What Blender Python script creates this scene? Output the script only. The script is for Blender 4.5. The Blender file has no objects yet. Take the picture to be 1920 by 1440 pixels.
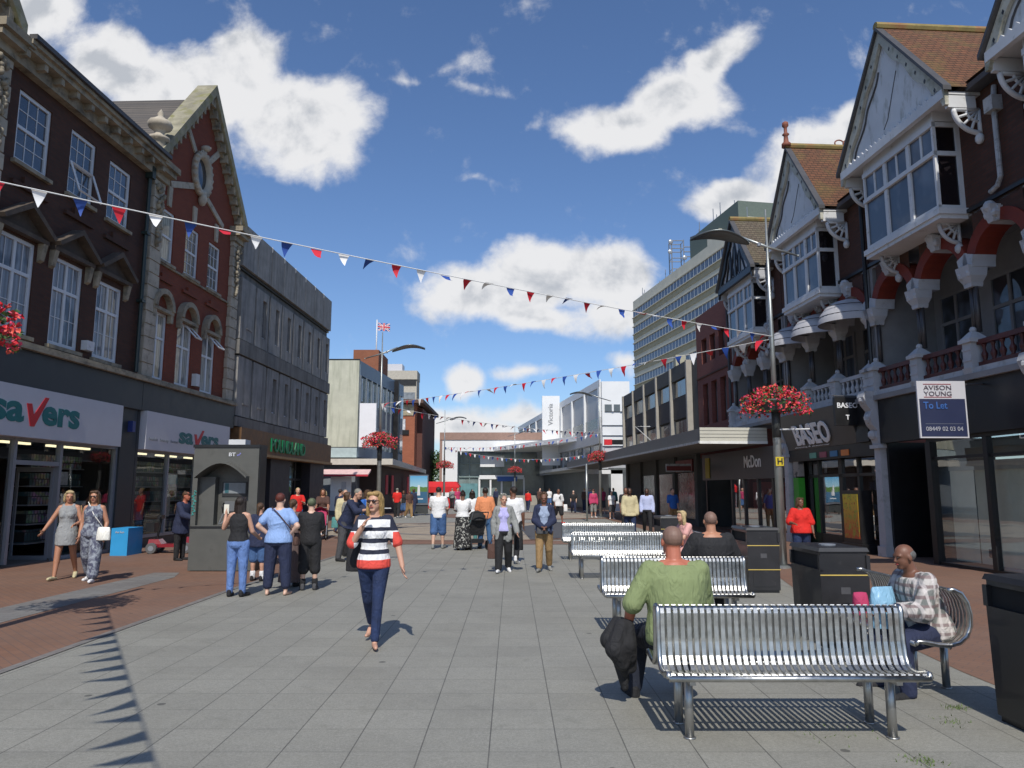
import bpy, math, random
from mathutils import Vector, Matrix
R=math.radians
rnd=random.Random(7)
scene=bpy.context.scene
col=scene.collection
# ---------------------------------------------------------------- camera
cd=bpy.data.cameras.new('camera'); cam=bpy.data.objects.new('camera',cd); col.objects.link(cam)
cd.sensor_width=36; cd.lens=1380/1920*36; cd.clip_start=.05; cd.clip_end=3000
cam.location=(0,0,1.65); cam.rotation_euler=(R(90)+math.atan(197/1380),0,0)
scene.camera=cam
# ---------------------------------------------------------------- exposure
vs=scene.view_settings; vs.view_transform='Standard'; vs.look='None'; vs.exposure=-0.1; vs.gamma=1
# ---------------------------------------------------------------- sun: from behind the camera, 48 degrees up
SUN_EL=R(48)
sd=bpy.data.lights.new('sun','SUN'); sun=bpy.data.objects.new('sun',sd); col.objects.link(sun)
sd.energy=4.3; sd.angle=R(.53); sd.color=(1,.945,.86)
sun.rotation_euler=(R(90)-SUN_EL,0,0); sun.location=(0,-20,40)
# ---------------------------------------------------------------- sky with cumulus clouds
w=bpy.data.worlds.new('World'); scene.world=w; w.use_nodes=True
nt=w.node_tree; N=nt.nodes; Lk=nt.links; N.clear()
def nd(t,**k):
    n=N.new(t)
    for a,b in k.items(): setattr(n,a,b)
    return n
def mth(op,a,b=None,c=None,clamp=False):
    n=nd('ShaderNodeMath',operation=op); n.use_clamp=clamp
    for i,v in enumerate((a,b,c)):
        if v is None: continue
        if isinstance(v,(int,float)): n.inputs[i].default_value=v
        else: Lk.new(v,n.inputs[i])
    return n.outputs[0]
def sm(x,lo,hi,a=0.,b=1.):
    n=nd('ShaderNodeMapRange',interpolation_type='SMOOTHSTEP'); n.clamp=True
    Lk.new(x,n.inputs[0])
    for i,v in zip((1,2,3,4),(lo,hi,a,b)): n.inputs[i].default_value=v
    return n.outputs[0]
out=nd('ShaderNodeOutputWorld'); bg=nd('ShaderNodeBackground'); Lk.new(bg.outputs[0],out.inputs[0])
bg.inputs[1].default_value=.104
sky=nd('ShaderNodeTexSky',sky_type='NISHITA',sun_disc=False); sky.sun_elevation=SUN_EL; sky.sun_rotation=R(180)
sky.air_density=1.0; sky.dust_density=.6; sky.ozone_density=2.6; sky.altitude=0
tc=nd('ShaderNodeTexCoord'); sx=nd('ShaderNodeSeparateXYZ'); Lk.new(tc.outputs['Generated'],sx.inputs[0])
yy=mth('MAXIMUM',mth('ABSOLUTE',sx.outputs[1]),.05)
ca=mth('DIVIDE',sx.outputs[0],yy); cb=mth('DIVIDE',sx.outputs[2],yy)
cv=nd('ShaderNodeCombineXYZ'); Lk.new(ca,cv.inputs[0]); Lk.new(cb,cv.inputs[1])
def noise(vec,scale,detail,rough=.55,dist=0.):
    n=nd('ShaderNodeTexNoise'); n.inputs['Scale'].default_value=scale; n.inputs['Detail'].default_value=detail
    n.inputs['Roughness'].default_value=rough; n.inputs['Distortion'].default_value=dist
    Lk.new(vec,n.inputs['Vector']); return n
# domain warp so that the cloud edges billow
wn=noise(cv.outputs[0],5.,3)
va=nd('ShaderNodeVectorMath',operation='MULTIPLY_ADD'); Lk.new(wn.outputs['Color'],va.inputs[0]); va.inputs[1].default_value=(.09,.07,0); Lk.new(cv.outputs[0],va.inputs[2])
vb=nd('ShaderNodeVectorMath',operation='SUBTRACT'); Lk.new(va.outputs[0],vb.inputs[0]); vb.inputs[1].default_value=(.045,.035,0)
P=vb.outputs[0]
# centre a, centre b, radius a, radius b, rotation, weight
CL=[(-.70,.70,.09,.10,0,1.),(-.56,.60,.19,.085,-18,1.),(-.44,.58,.16,.11,0,1.),(-.31,.525,.17,.12,-8,1.05),(-.39,.64,.09,.09,0,.9),
    (.165,.525,.13,.065,10,1.),(.23,.565,.14,.07,30,1.05),(.30,.62,.10,.045,38,.95),(.27,.55,.11,.06,0,.6),
    (.43,.46,.12,.085,15,1.1),(.32,.415,.11,.04,12,.95),(.49,.51,.07,.06,0,.95),(.36,.39,.09,.05,0,.9),
    (-.03,.275,.15,.07,5,1.05),(.06,.30,.15,.075,0,1.1),(.13,.30,.11,.07,0,1.05),(.03,.235,.14,.04,-8,.9),(.17,.24,.13,.06,0,.75),(.16,.17,.06,.025,0,.5),
    (-.07,.145,.045,.035,25,1.0),(-.07,.085,.12,.035,0,.95),(.02,.16,.12,.02,0,.5),(0,.10,.20,.03,0,.62),
    (-.1,.62,.10,.03,25,.33),(-.06,.59,.10,.025,-15,.34),(-.15,.6,.09,.02,0,.30),(.02,.51,.06,.03,40,.32),(-.06,.43,.06,.015,0,.28),(-.085,.29,.06,.03,0,.26)]
acc=None
for a,b,ra,rb,ro,wt in CL:
    m=nd('ShaderNodeMapping',vector_type='TEXTURE'); m.inputs['Location'].default_value=(a,b,0); m.inputs['Rotation'].default_value=(0,0,R(ro)); m.inputs['Scale'].default_value=(ra*.97,rb*.96,1)
    Lk.new(P,m.inputs[0]); g=nd('ShaderNodeTexGradient',gradient_type='SPHERICAL'); Lk.new(m.outputs[0],g.inputs[0])
    v=mth('MULTIPLY',g.outputs['Fac'],wt); acc=v if acc is None else mth('SMOOTH_MAX',acc,v,.12)
n1=noise(cv.outputs[0],11.,11,.60,.15); n2=noise(cv.outputs[0],30.,5,.6)
dens=mth('ADD',mth('MULTIPLY',acc,1.5),mth('MULTIPLY',mth('SUBTRACT',n1.outputs['Fac'],.5),1.7))
cover=sm(dens,.22,.80)
up=nd('ShaderNodeVectorMath',operation='ADD'); Lk.new(cv.outputs[0],up.inputs[0]); up.inputs[1].default_value=(-.004,.030,0)
n3=noise(up.outputs[0],9.,6,.55,.25); n4=noise(cv.outputs[0],9.,6,.55,.25)
edge=mth('SUBTRACT',n4.outputs['Fac'],n3.outputs['Fac'])
shade=mth('ADD',mth('MULTIPLY',edge,1.7),mth('SUBTRACT',1.06,mth('MULTIPLY',sm(dens,.75,1.7),.26)))
shade=mth('MINIMUM',mth('MAXIMUM',shade,.66),1.08)
cc=nd('ShaderNodeMix',data_type='RGBA'); Lk.new(sm(shade,.6,1.05),cc.inputs[0]); cc.inputs[6].default_value=(5.1,5.4,5.9,1); cc.inputs[7].default_value=(8.7,8.7,8.8,1)
skt=nd('ShaderNodeMix',data_type='RGBA',blend_type='MULTIPLY'); skt.inputs[0].default_value=1; Lk.new(sky.outputs[0],skt.inputs[6]); skt.inputs[7].default_value=(.98,1.13,1.35,1)
mx=nd('ShaderNodeMix',data_type='RGBA'); Lk.new(mth('MULTIPLY',cover,.97),mx.inputs[0]); Lk.new(skt.outputs[2],mx.inputs[6]); Lk.new(cc.outputs[2],mx.inputs[7])
Lk.new(mx.outputs[2],bg.inputs[0])
# ---------------------------------------------------------------- materials
MATS={}
class NT:
    def __init__(s,name):
        s.m=bpy.data.materials.new(name); s.m.use_nodes=True; s.t=s.m.node_tree; s.b=s.t.nodes['Principled BSDF']
        s.tc=None
    def n(s,t,**k):
        n=s.t.nodes.new(t)
        for a,b in k.items(): setattr(n,a,b)
        return n
    def l(s,a,b): s.t.links.new(a,b)
    def set(s,inp,v):
        if isinstance(v,bpy.types.NodeSocket): s.l(v,inp)
        else: inp.default_value=v
    def obj(s):
        if s.tc is None: s.tc=s.n('ShaderNodeTexCoord')
        return s.tc.outputs['Object']
    def math(s,op,a,b=0.,clamp=False):
        n=s.n('ShaderNodeMath',operation=op); n.use_clamp=clamp; s.set(n.inputs[0],a); s.set(n.inputs[1],b); return n.outputs[0]
    def noise(s,scale,detail=4,rough=.55,vec=None,dist=0.):
        n=s.n('ShaderNodeTexNoise'); n.inputs['Scale'].default_value=scale; n.inputs['Detail'].default_value=detail; n.inputs['Roughness'].default_value=rough; n.inputs['Distortion'].default_value=dist
        s.l(vec or s.obj(),n.inputs['Vector']); return n.outputs['Fac']
    def mix(s,f,a,b,blend='MIX'):
        n=s.n('ShaderNodeMix',data_type='RGBA',blend_type=blend); s.set(n.inputs[0],f)
        for i,v in ((6,a),(7,b)):
            if isinstance(v,tuple) and len(v)==3: v=v+(1,)
            s.set(n.inputs[i],v)
        return n.outputs[2]
    def ramp(s,f,lo,hi,a=0.,b=1.):
        n=s.n('ShaderNodeMapRange'); s.l(f,n.inputs[0])
        for i,v in zip((1,2,3,4),(lo,hi,a,b)): n.inputs[i].default_value=v
        return n.outputs[0]
    def uv(s,d=None):
        """(distance along d, height) of a vertical wall"""
        dn=s.n('ShaderNodeVectorMath',operation='DOT_PRODUCT'); s.l(s.obj(),dn.inputs[0]); dn.inputs[1].default_value=(d[0],d[1],0)
        sp=s.n('ShaderNodeSeparateXYZ'); s.l(s.obj(),sp.inputs[0])
        c=s.n('ShaderNodeCombineXYZ'); s.l(dn.outputs['Value'],c.inputs[0]); s.l(sp.outputs[2],c.inputs[1]); return c.outputs[0]
    def bump(s,h,strength=.3,dist=.01):
        n=s.n('ShaderNodeBump'); n.inputs['Strength'].default_value=strength; n.inputs['Distance'].default_value=dist; s.l(h,n.inputs['Height']); s.l(n.outputs[0],s.b.inputs['Normal'])
def mat(name,c,rough=.6,metal=0.,var=.12,scale=3.,spec=None,bump=0.,emit=0.,dirt=None,coat=0.):
    """plain painted / cast / woven material with uneven tone"""
    if name in MATS: return MATS[name]
    t=NT(name); b=t.b
    b.inputs['Roughness'].default_value=rough; b.inputs['Metallic'].default_value=metal
    if spec is not None: b.inputs['Specular IOR Level'].default_value=spec
    f=t.noise(scale,5,.6)
    c1=tuple(x*(1-var) for x in c); c2=tuple(min(1,x*(1+var)) for x in c)
    cc=t.mix(t.ramp(f,.3,.7),c1,c2)
    if dirt:
        dv=None
        if len(dirt)>4: mp=t.n('ShaderNodeMapping'); mp.inputs['Scale'].default_value=(1,1,dirt[4]); t.l(t.obj(),mp.inputs[0]); dv=mp.outputs[0]
        g=t.noise(dirt[1],6,.65,vec=dv); cc=t.mix(t.ramp(g,dirt[2],dirt[3]),cc,dirt[0])
    t.l(cc,b.inputs['Base Color'])
    t.l(t.ramp(f,.2,.8,max(0,rough-.08),min(1,rough+.08)),b.inputs['Roughness'])
    if bump: t.bump(t.noise(scale*12,4),bump,.01)
    if coat: b.inputs['Coat Weight'].default_value=coat
    if emit: b.inputs['Emission Color'].default_value=(*c,1); b.inputs['Emission Strength'].default_value=emit
    MATS[name]=t.m; return t.m
def brickmat(name,c1,c2,mort,d,bw=.225,bh=.075,ms=.008,dirt=.25,flat=False):
    if name in MATS: return MATS[name]
    t=NT(name); b=t.b
    vec=t.obj() if flat else t.uv(d)
    br=t.n('ShaderNodeTexBrick'); t.l(vec,br.inputs['Vector']); br.inputs['Scale'].default_value=1
    br.inputs['Brick Width'].default_value=bw; br.inputs['Row Height'].default_value=bh; br.inputs['Mortar Size'].default_value=ms; br.inputs['Mortar Smooth'].default_value=.1; br.inputs['Bias'].default_value=0
    for i,c in zip(('Color1','Color2','Mortar'),(c1,c2,mort)): br.inputs[i].default_value=(*c,1)
    big=t.noise(.9,5,.6)
    cc=t.mix(t.ramp(big,.35,.75,0,dirt),br.outputs['Color'],tuple(x*.35 for x in c1))
    t.l(cc,b.inputs['Base Color']); b.inputs['Roughness'].default_value=.85
    t.bump(br.outputs['Fac'],-.3,.004)
    MATS[name]=t.m; return t.m
def glass(name='window_glass',tint=(.02,.027,.035),rough=.03,see=.0):
    if name in MATS: return MATS[name]
    t=NT(name); b=t.b
    b.inputs['Base Color'].default_value=(*tint,1); b.inputs['Roughness'].default_value=rough; b.inputs['Specular IOR Level'].default_value=.8
    wv=t.noise(.9,2); bn=t.n('ShaderNodeBump'); bn.inputs['Strength'].default_value=.04; bn.inputs['Distance'].default_value=.05; t.l(wv,bn.inputs['Height']); t.l(bn.outputs[0],b.inputs['Normal'])
    if see>0:
        kf=.30 if see>.95 else .62
        o=t.t.nodes['Material Output']; tr=t.n('ShaderNodeBsdfTransparent'); tr.inputs[0].default_value=(.9,.94,.92,1)
        gl=t.n('ShaderNodeBsdfGlossy'); gl.inputs['Roughness'].default_value=.015; t.l(bn.outputs[0],gl.inputs['Normal'])
        fr=t.n('ShaderNodeFresnel'); fr.inputs[0].default_value=1.55
        ms=t.n('ShaderNodeMixShader'); t.l(t.math('ADD',t.math('MULTIPLY',fr.outputs[0],kf),(1-see)*.35,True),ms.inputs[0]); t.l(tr.outputs[0],ms.inputs[1]); t.l(gl.outputs[0],ms.inputs[2]); t.l(ms.outputs[0],o.inputs[0])
    MATS[name]=t.m; return t.m
def curtain_glass(name,d,base=(.30,.31,.30),dark=(.03,.035,.045),freq=9.,thr=.45):
    """window pane with folded net curtain close behind it"""
    if name in MATS: return MATS[name]
    t=NT(name); b=t.b
    u=t.uv(d); wv=t.n('ShaderNodeTexWave',wave_type='BANDS',bands_direction='X'); t.l(u,wv.inputs['Vector']); wv.inputs['Scale'].default_value=freq/3; wv.inputs['Distortion'].default_value=1.2; wv.inputs['Detail'].default_value=2
    big=t.noise(1.1,2)
    folds=t.mix(wv.outputs['Fac'],tuple(x*.55 for x in base),base)
    cc=t.mix(t.ramp(big,thr-.05,thr+.05),dark,folds)
    t.l(cc,b.inputs['Base Color']); b.inputs['Roughness'].default_value=.6; b.inputs['Coat Weight'].default_value=1; b.inputs['Coat Roughness'].default_value=.03
    MATS[name]=t.m; return t.m
# ---------------------------------------------------------------- mesh helpers
class Fr:
    """frame of a facade: u along the wall, v out into the street, z up"""
    def __init__(s,p,d,n=None):
        s.p=Vector((p[0],p[1],p[2] if len(p)>2 else 0)); s.d=Vector((d[0],d[1],0)).normalized()
        s.n=Vector((n[0],n[1],0)).normalized() if n else Vector((s.d.y,-s.d.x,0))
    def __call__(s,u,v,z): return s.p+s.d*u+s.n*v+Vector((0,0,z))
    def sub(s,u,v=0,z=0): f=Fr((0,0),(1,0)); f.p=s(u,v,z); f.d=s.d; f.n=s.n; return f
WF=Fr((0,0),(1,0),(0,1))
def basis(a):
    a=a.normalized(); t=Vector((0,0,1)) if abs(a.z)<.9 else Vector((1,0,0)); x=a.cross(t).normalized(); return x,a.cross(x).normalized()
class MB:
    def __init__(s): s.v=[]; s.f=[]; s.mi=[]; s.cur=0
    def add(s,vs,fs):
        o=len(s.v); s.v+=[tuple(x) for x in vs]
        for f in fs: s.f.append([i+o for i in f]); s.mi.append(s.cur)
        return s
    def box(s,fr,u0,u1,v0,v1,z0,z1):
        vs=[fr(a,b,c) for c in (z0,z1) for b in (v0,v1) for a in (u0,u1)]
        return s.add(vs,[(0,2,3,1),(4,5,7,6),(0,1,5,4),(2,6,7,3),(0,4,6,2),(1,3,7,5)])
    def taper(s,fr,c0,h0,z0,c1,h1,z1):
        """box whose bottom rectangle (centre c0, half sizes h0) differs from the top one"""
        vs=[]
        for c,h,z in ((c0,h0,z0),(c1,h1,z1)):
            for b in (-1,1):
                for a in (-1,1): vs.append(fr(c[0]+a*h[0],c[1]+b*h[1],z))
        return s.add(vs,[(0,2,3,1),(4,5,7,6),(0,1,5,4),(2,6,7,3),(0,4,6,2),(1,3,7,5)])
    def prism(s,fr,poly,v0,v1):
        """polygon in (u,z) pulled from v0 to v1"""
        n=len(poly); vs=[fr(a,v0,c) for a,c in poly]+[fr(a,v1,c) for a,c in poly]
        return s.add(vs,[tuple(range(n)),tuple(range(2*n-1,n-1,-1))]+[(i,(i+1)%n,n+(i+1)%n,n+i) for i in range(n)])
    def prismu(s,fr,poly,u0,u1):
        """polygon in (v,z) pulled from u0 to u1"""
        n=len(poly); vs=[fr(u0,a,c) for a,c in poly]+[fr(u1,a,c) for a,c in poly]
        return s.add(vs,[tuple(range(n)),tuple(range(2*n-1,n-1,-1))]+[(i,(i+1)%n,n+(i+1)%n,n+i) for i in range(n)])
    def quad(s,*p): return s.add(p,[tuple(range(len(p)))])
    def tube(s,pts,r,n=8,cap=True,flat=1.):
        pts=[Vector(p) for p in pts]; rs=r if isinstance(r,(list,tuple)) else [r]*len(pts)
        vs=[];fs=[]; x=y=None
        for i,p in enumerate(pts):
            a=(pts[min(i+1,len(pts)-1)]-pts[max(i-1,0)])
            if x is None: x,y=basis(a)
            else:
                a=a.normalized(); x=(x-a*x.dot(a)).normalized(); y=a.cross(x)
            for k in range(n):
                t=2*math.pi*k/n; vs.append(p+(x*math.cos(t)+y*math.sin(t)*flat)*rs[i])
        for i in range(len(pts)-1):
            for k in range(n): fs.append((i*n+k,i*n+(k+1)%n,(i+1)*n+(k+1)%n,(i+1)*n+k))
        if cap: fs+= [tuple(range(n-1,-1,-1)),tuple(range((len(pts)-1)*n,len(pts)*n))]
        return s.add(vs,fs)
    def lathe(s,c,prof,n=16,ax=None,a0=0,a1=2*math.pi,sx=1,sy=1):
        """prof: (radius, height) round a vertical axis at c"""
        c=Vector(c); vs=[];fs=[]; full=abs(a1-a0-2*math.pi)<1e-4; m=n if full else n+1
        X,Y,Z=ax or (Vector((1,0,0)),Vector((0,1,0)),Vector((0,0,1)))
        for r_,h in prof:
            for k in range(m):
                t=a0+(a1-a0)*k/n; vs.append(c+X*(math.cos(t)*r_*sx)+Y*(math.sin(t)*r_*sy)+Z*h)
        for i in range(len(prof)-1):
            for k in range(n): fs.append((i*m+k,i*m+(k+1)%m,(i+1)*m+(k+1)%m,(i+1)*m+k))
        if full: fs+=[tuple(range(n-1,-1,-1)),tuple(range((len(prof)-1)*m,len(prof)*m))]
        return s.add(vs,fs)
    def ball(s,c,r,n=10,m=7,rot=None):
        c=Vector(c); r=r if isinstance(r,(tuple,list)) else (r,r,r); vs=[];fs=[]
        for i in range(m+1):
            p=math.pi*i/m
            for k in range(n):
                t=2*math.pi*k/n; q=Vector((math.sin(p)*math.cos(t)*r[0],math.sin(p)*math.sin(t)*r[1],math.cos(p)*r[2]))
                if rot: q=rot@q
                vs.append(c+q)
        for i in range(m):
            for k in range(n): fs.append((i*n+k,(i+1)*n+k,(i+1)*n+(k+1)%n,i*n+(k+1)%n))
        return s.add(vs,fs)
    def build(s,name,mats,parent=None,smooth=False,label=None,auto=None):
        me=bpy.data.meshes.new(name); me.from_pydata(s.v,[],s.f)
        for m in (mats if isinstance(mats,(list,tuple)) else [mats]): me.materials.append(m)
        if any(s.mi): me.polygons.foreach_set('material_index',s.mi)
        if smooth: me.polygons.foreach_set('use_smooth',[True]*len(s.f))
        me.validate(); me.update()
        if auto: me.set_sharp_from_angle(angle=R(auto))
        return link(name,me,parent,label)
def W(o):
    m=o.matrix_basis.copy()
    if o.parent: m=W(o.parent)@o.matrix_parent_inverse@m
    return m
def link(name,data,parent=None,label=None):
    o=bpy.data.objects.new(name,data); col.objects.link(o)
    if parent: o.parent=parent; o.matrix_parent_inverse=W(parent).inverted()
    if label: o['label']=label
    return o
def tag(o,label=None,cat=None,group=None,kind=None):
    for k,v in (('label',label),('category',cat),('group',group),('kind',kind)):
        if v: o[k]=v
    return o
def thing(name,label,cat,loc=(0,0,0),group=None):
    o=bpy.data.objects.new(name,None); col.objects.link(o); o.location=loc; o.empty_display_size=.3
    return tag(o,label,cat,group)
def struct(name,mb,m,smooth=False): return tag(mb.build(name,m,None,smooth),kind='structure')
def box(name,fr,b,m,parent=None,label=None): return MB().box(fr,*b).build(name,m,parent,label=label)
def copy_tree(o,parent=None):
    c=o.copy(); col.objects.link(c)
    if parent: c.parent=parent
    for ch in list(o.children): copy_tree(ch,c)
    return c
def move(o,x,y,rz=0,z=0): o.location=(x,y,z); o.rotation_euler=(0,0,rz)
def text(s,org,right,up,wid,hgt,m,parent,name='lettering',bold=.0,depth=.01,shear=0.,label=None):
    """lettering fitted into wid x hgt, org = lower left corner"""
    cu=bpy.data.curves.new('t','FONT'); cu.body=s; cu.size=1; cu.offset=bold; cu.resolution_u=3; cu.shear=shear
    to=bpy.data.objects.new('t',cu); me=bpy.data.meshes.new_from_object(to); bpy.data.objects.remove(to)
    xs=[v.co.x for v in me.vertices]; ys=[v.co.y for v in me.vertices]
    x0,x1,y0,y1=min(xs),max(xs),min(ys),max(ys); right=Vector(right).normalized(); up=Vector(up).normalized(); nn=right.cross(up)
    for v in me.vertices: v.co=Vector(org)+right*((v.co.x-x0)/(x1-x0)*wid)+up*((v.co.y-y0)/(y1-y0)*hgt)
    # give the letters thickness
    vs=[tuple(v.co) for v in me.vertices]; fs=[tuple(p.vertices) for p in me.polygons]; n=len(vs)
    from collections import Counter
    ec=Counter(); od={}
    for f in fs:
        for i in range(len(f)):
            e=(f[i],f[(i+1)%len(f)]); k=tuple(sorted(e)); ec[k]+=1; od[k]=e
    b=MB(); b.v=[tuple(Vector(v)+nn*depth) for v in vs]+vs; b.f=[list(f) for f in fs]+[[od[k][1],od[k][0],od[k][0]+n,od[k][1]+n] for k,c in ec.items() if c==1]; b.mi=[0]*len(b.f)
    bpy.data.meshes.remove(me); bpy.data.curves.remove(cu)
    return b.build(name,m,parent,label=label)
def wall_holes(mb,fr,u0,u1,z0,z1,holes,v=0.,dep=.15):
    us=sorted({u0,u1}|{h[0] for h in holes}|{h[1] for h in holes}); zs=sorted({z0,z1}|{h[2] for h in holes}|{h[3] for h in holes})
    for i in range(len(us)-1):
        for j in range(len(zs)-1):
            cu_,cz=(us[i]+us[i+1])/2,(zs[j]+zs[j+1])/2
            if any(h[0]<cu_<h[1] and h[2]<cz<h[3] for h in holes): continue
            mb.quad(fr(us[i],v,zs[j]),fr(us[i+1],v,zs[j]),fr(us[i+1],v,zs[j+1]),fr(us[i],v,zs[j+1]))
    for a,b_,c,d in holes:
        for (p,q) in (((a,c),(b_,c)),((b_,c),(b_,d)),((b_,d),(a,d)),((a,d),(a,c))):
            mb.quad(fr(p[0],v,p[1]),fr(p[0],v-dep,p[1]),fr(q[0],v-dep,q[1]),fr(q[0],v,q[1]))
def window(fr,parent,a,b_,c,d,v=-.1,bars=(),hbars=(),fm=None,gm=None,fw=.06,sill=None,glaze=(),name='window'):
    """frame with bars, pane as its sub-part, stone sill"""
    m=MB(); dv=.06
    m.box(fr,a,a+fw,v,v+dv,c,d).box(fr,b_-fw,b_,v,v+dv,c,d).box(fr,a+fw,b_-fw,v,v+dv,c,c+fw*1.3).box(fr,a+fw,b_-fw,v,v+dv,d-fw,d)
    for x in bars: m.box(fr,x-fw*.45,x+fw*.45,v+.005,v+dv-.008,c+fw*1.3,d-fw)
    for z in hbars: m.box(fr,a+fw,b_-fw,v+.002,v+dv-.004,z-fw*.45,z+fw*.45)
    for kind,x in glaze:
        if kind=='u': m.box(fr,x-.009,x+.009,v+.012,v+.034,c+fw,d-fw)
        else: m.box(fr,a+fw,b_-fw,v+.012,v+.033,x-.009,x+.009)
    o=m.build(name,fm,parent)
    MB().quad(fr(a+.01,v+.02,c+.01),fr(b_-.01,v+.02,c+.01),fr(b_-.01,v+.02,d-.01),fr(a+.01,v+.02,d-.01)).build('pane',gm,o)
    if sill: MB().box(fr,a-.08,b_+.08,v-.02,.1,c-.09,c-.002).build('sill',sill,o)
    return o
# ---------------------------------------------------------------- shared materials
dL=(.0366,.99933); dRt=(-.0657,.99784)
LF=Fr((-10.8,15.93),dL)
RF=Fr((9.44,16.71),dRt,(-dRt[1],dRt[0]))
M=dict(
 white=mat('white_upvc',(.62,.64,.66),.4,var=.06), wpaint=mat('white_paint_old',(.60,.61,.62),.55,var=.08,scale=2,dirt=((.30,.30,.27),5,.6,.75)),
 wdark=mat('white_paint_dirty',(.40,.41,.42),.6,var=.15,scale=3,dirt=((.16,.16,.14),7,.5,.7)),
 stone=mat('weathered_stone',(.30,.26,.19),.85,var=.3,scale=2.2,bump=.3,dirt=((.10,.09,.07),3,.5,.7)),
 stonel=mat('pale_stone',(.42,.37,.29),.85,var=.2,scale=2.2,bump=.3,dirt=((.16,.14,.11),4,.55,.75)),
 coping=mat('mossy_coping',(.26,.24,.17),.9,var=.3,scale=2.5,bump=.4,dirt=((.20,.19,.08),3,.5,.65)),
 lead=mat('dark_lead',(.06,.06,.065),.6,var=.2), pipe=mat('dark_green_pipe',(.02,.035,.032),.45), black=mat('black_paint',(.012,.012,.013),.4,var=.3),
 anth=mat('anthracite_fascia',(.030,.036,.040),.45,var=.08), signw=mat('white_sign_board',(.53,.53,.56),.4,var=.03),
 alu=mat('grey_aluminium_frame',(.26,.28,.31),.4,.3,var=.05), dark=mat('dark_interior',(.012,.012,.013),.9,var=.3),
 teal=mat('teal_letters',(.0,.13,.135),.45,var=.03), red=mat('red_letters',(.50,.012,.02),.45,var=.03),
 glass=glass(), see=glass('shop_glass',see=.8), lamp=mat('strip_light',(1,.86,.55),.5,var=.0,emit=1.6),
 slate=brickmat('slate_roof',(.10,.09,.08),(.14,.12,.10),(.03,.03,.03),dL,.25,.12,.01,.4),
 cream=mat('cream_wall',(.42,.40,.33),.8,var=.1), floorin=mat('shop_floor',(.12,.11,.10),.5),
 steel=mat('brushed_steel',(.50,.50,.48),.33,1.,var=.2,scale=14,bump=.1), steeld=mat('steel_post',(.36,.36,.35),.33,.85,var=.1,scale=6),
 pole=mat('galvanised_pole',(.36,.38,.37),.38,.7,var=.12,scale=4), poled=mat('dark_pole_sleeve',(.05,.055,.055),.5,.2),
)
def products(name,seed):
    """rows of small coloured packs standing on shelves"""
    if name in MATS: return MATS[name]
    t=NT(name); vec=t.n('ShaderNodeVectorMath',operation='ADD'); t.l(t.uv(dL),vec.inputs[0]); vec.inputs[1].default_value=(seed,0,0)
    br=t.n('ShaderNodeTexBrick'); t.l(vec.outputs[0],br.inputs['Vector']); br.inputs['Scale'].default_value=1; br.inputs['Brick Width'].default_value=.11; br.inputs['Row Height'].default_value=.21; br.inputs['Mortar Size'].default_value=.012
    vo=t.n('ShaderNodeTexVoronoi'); vo.inputs['Scale'].default_value=8; t.l(vec.outputs[0],vo.inputs['Vector'])
    hs=t.n('ShaderNodeHueSaturation'); hs.inputs['Saturation'].default_value=.55; hs.inputs['Value'].default_value=.35; t.l(vo.outputs['Color'],hs.inputs['Color'])
    n=t.noise(1.6,3); cc=t.mix(t.ramp(n,.45,.55),hs.outputs[0],(.03,.07,.08)); cc=t.mix(br.outputs['Fac'],cc,(.02,.02,.02))
    t.l(cc,t.b.inputs['Base Color']); t.b.inputs['Roughness'].default_value=.5; MATS[name]=t.m; return t.m
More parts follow.
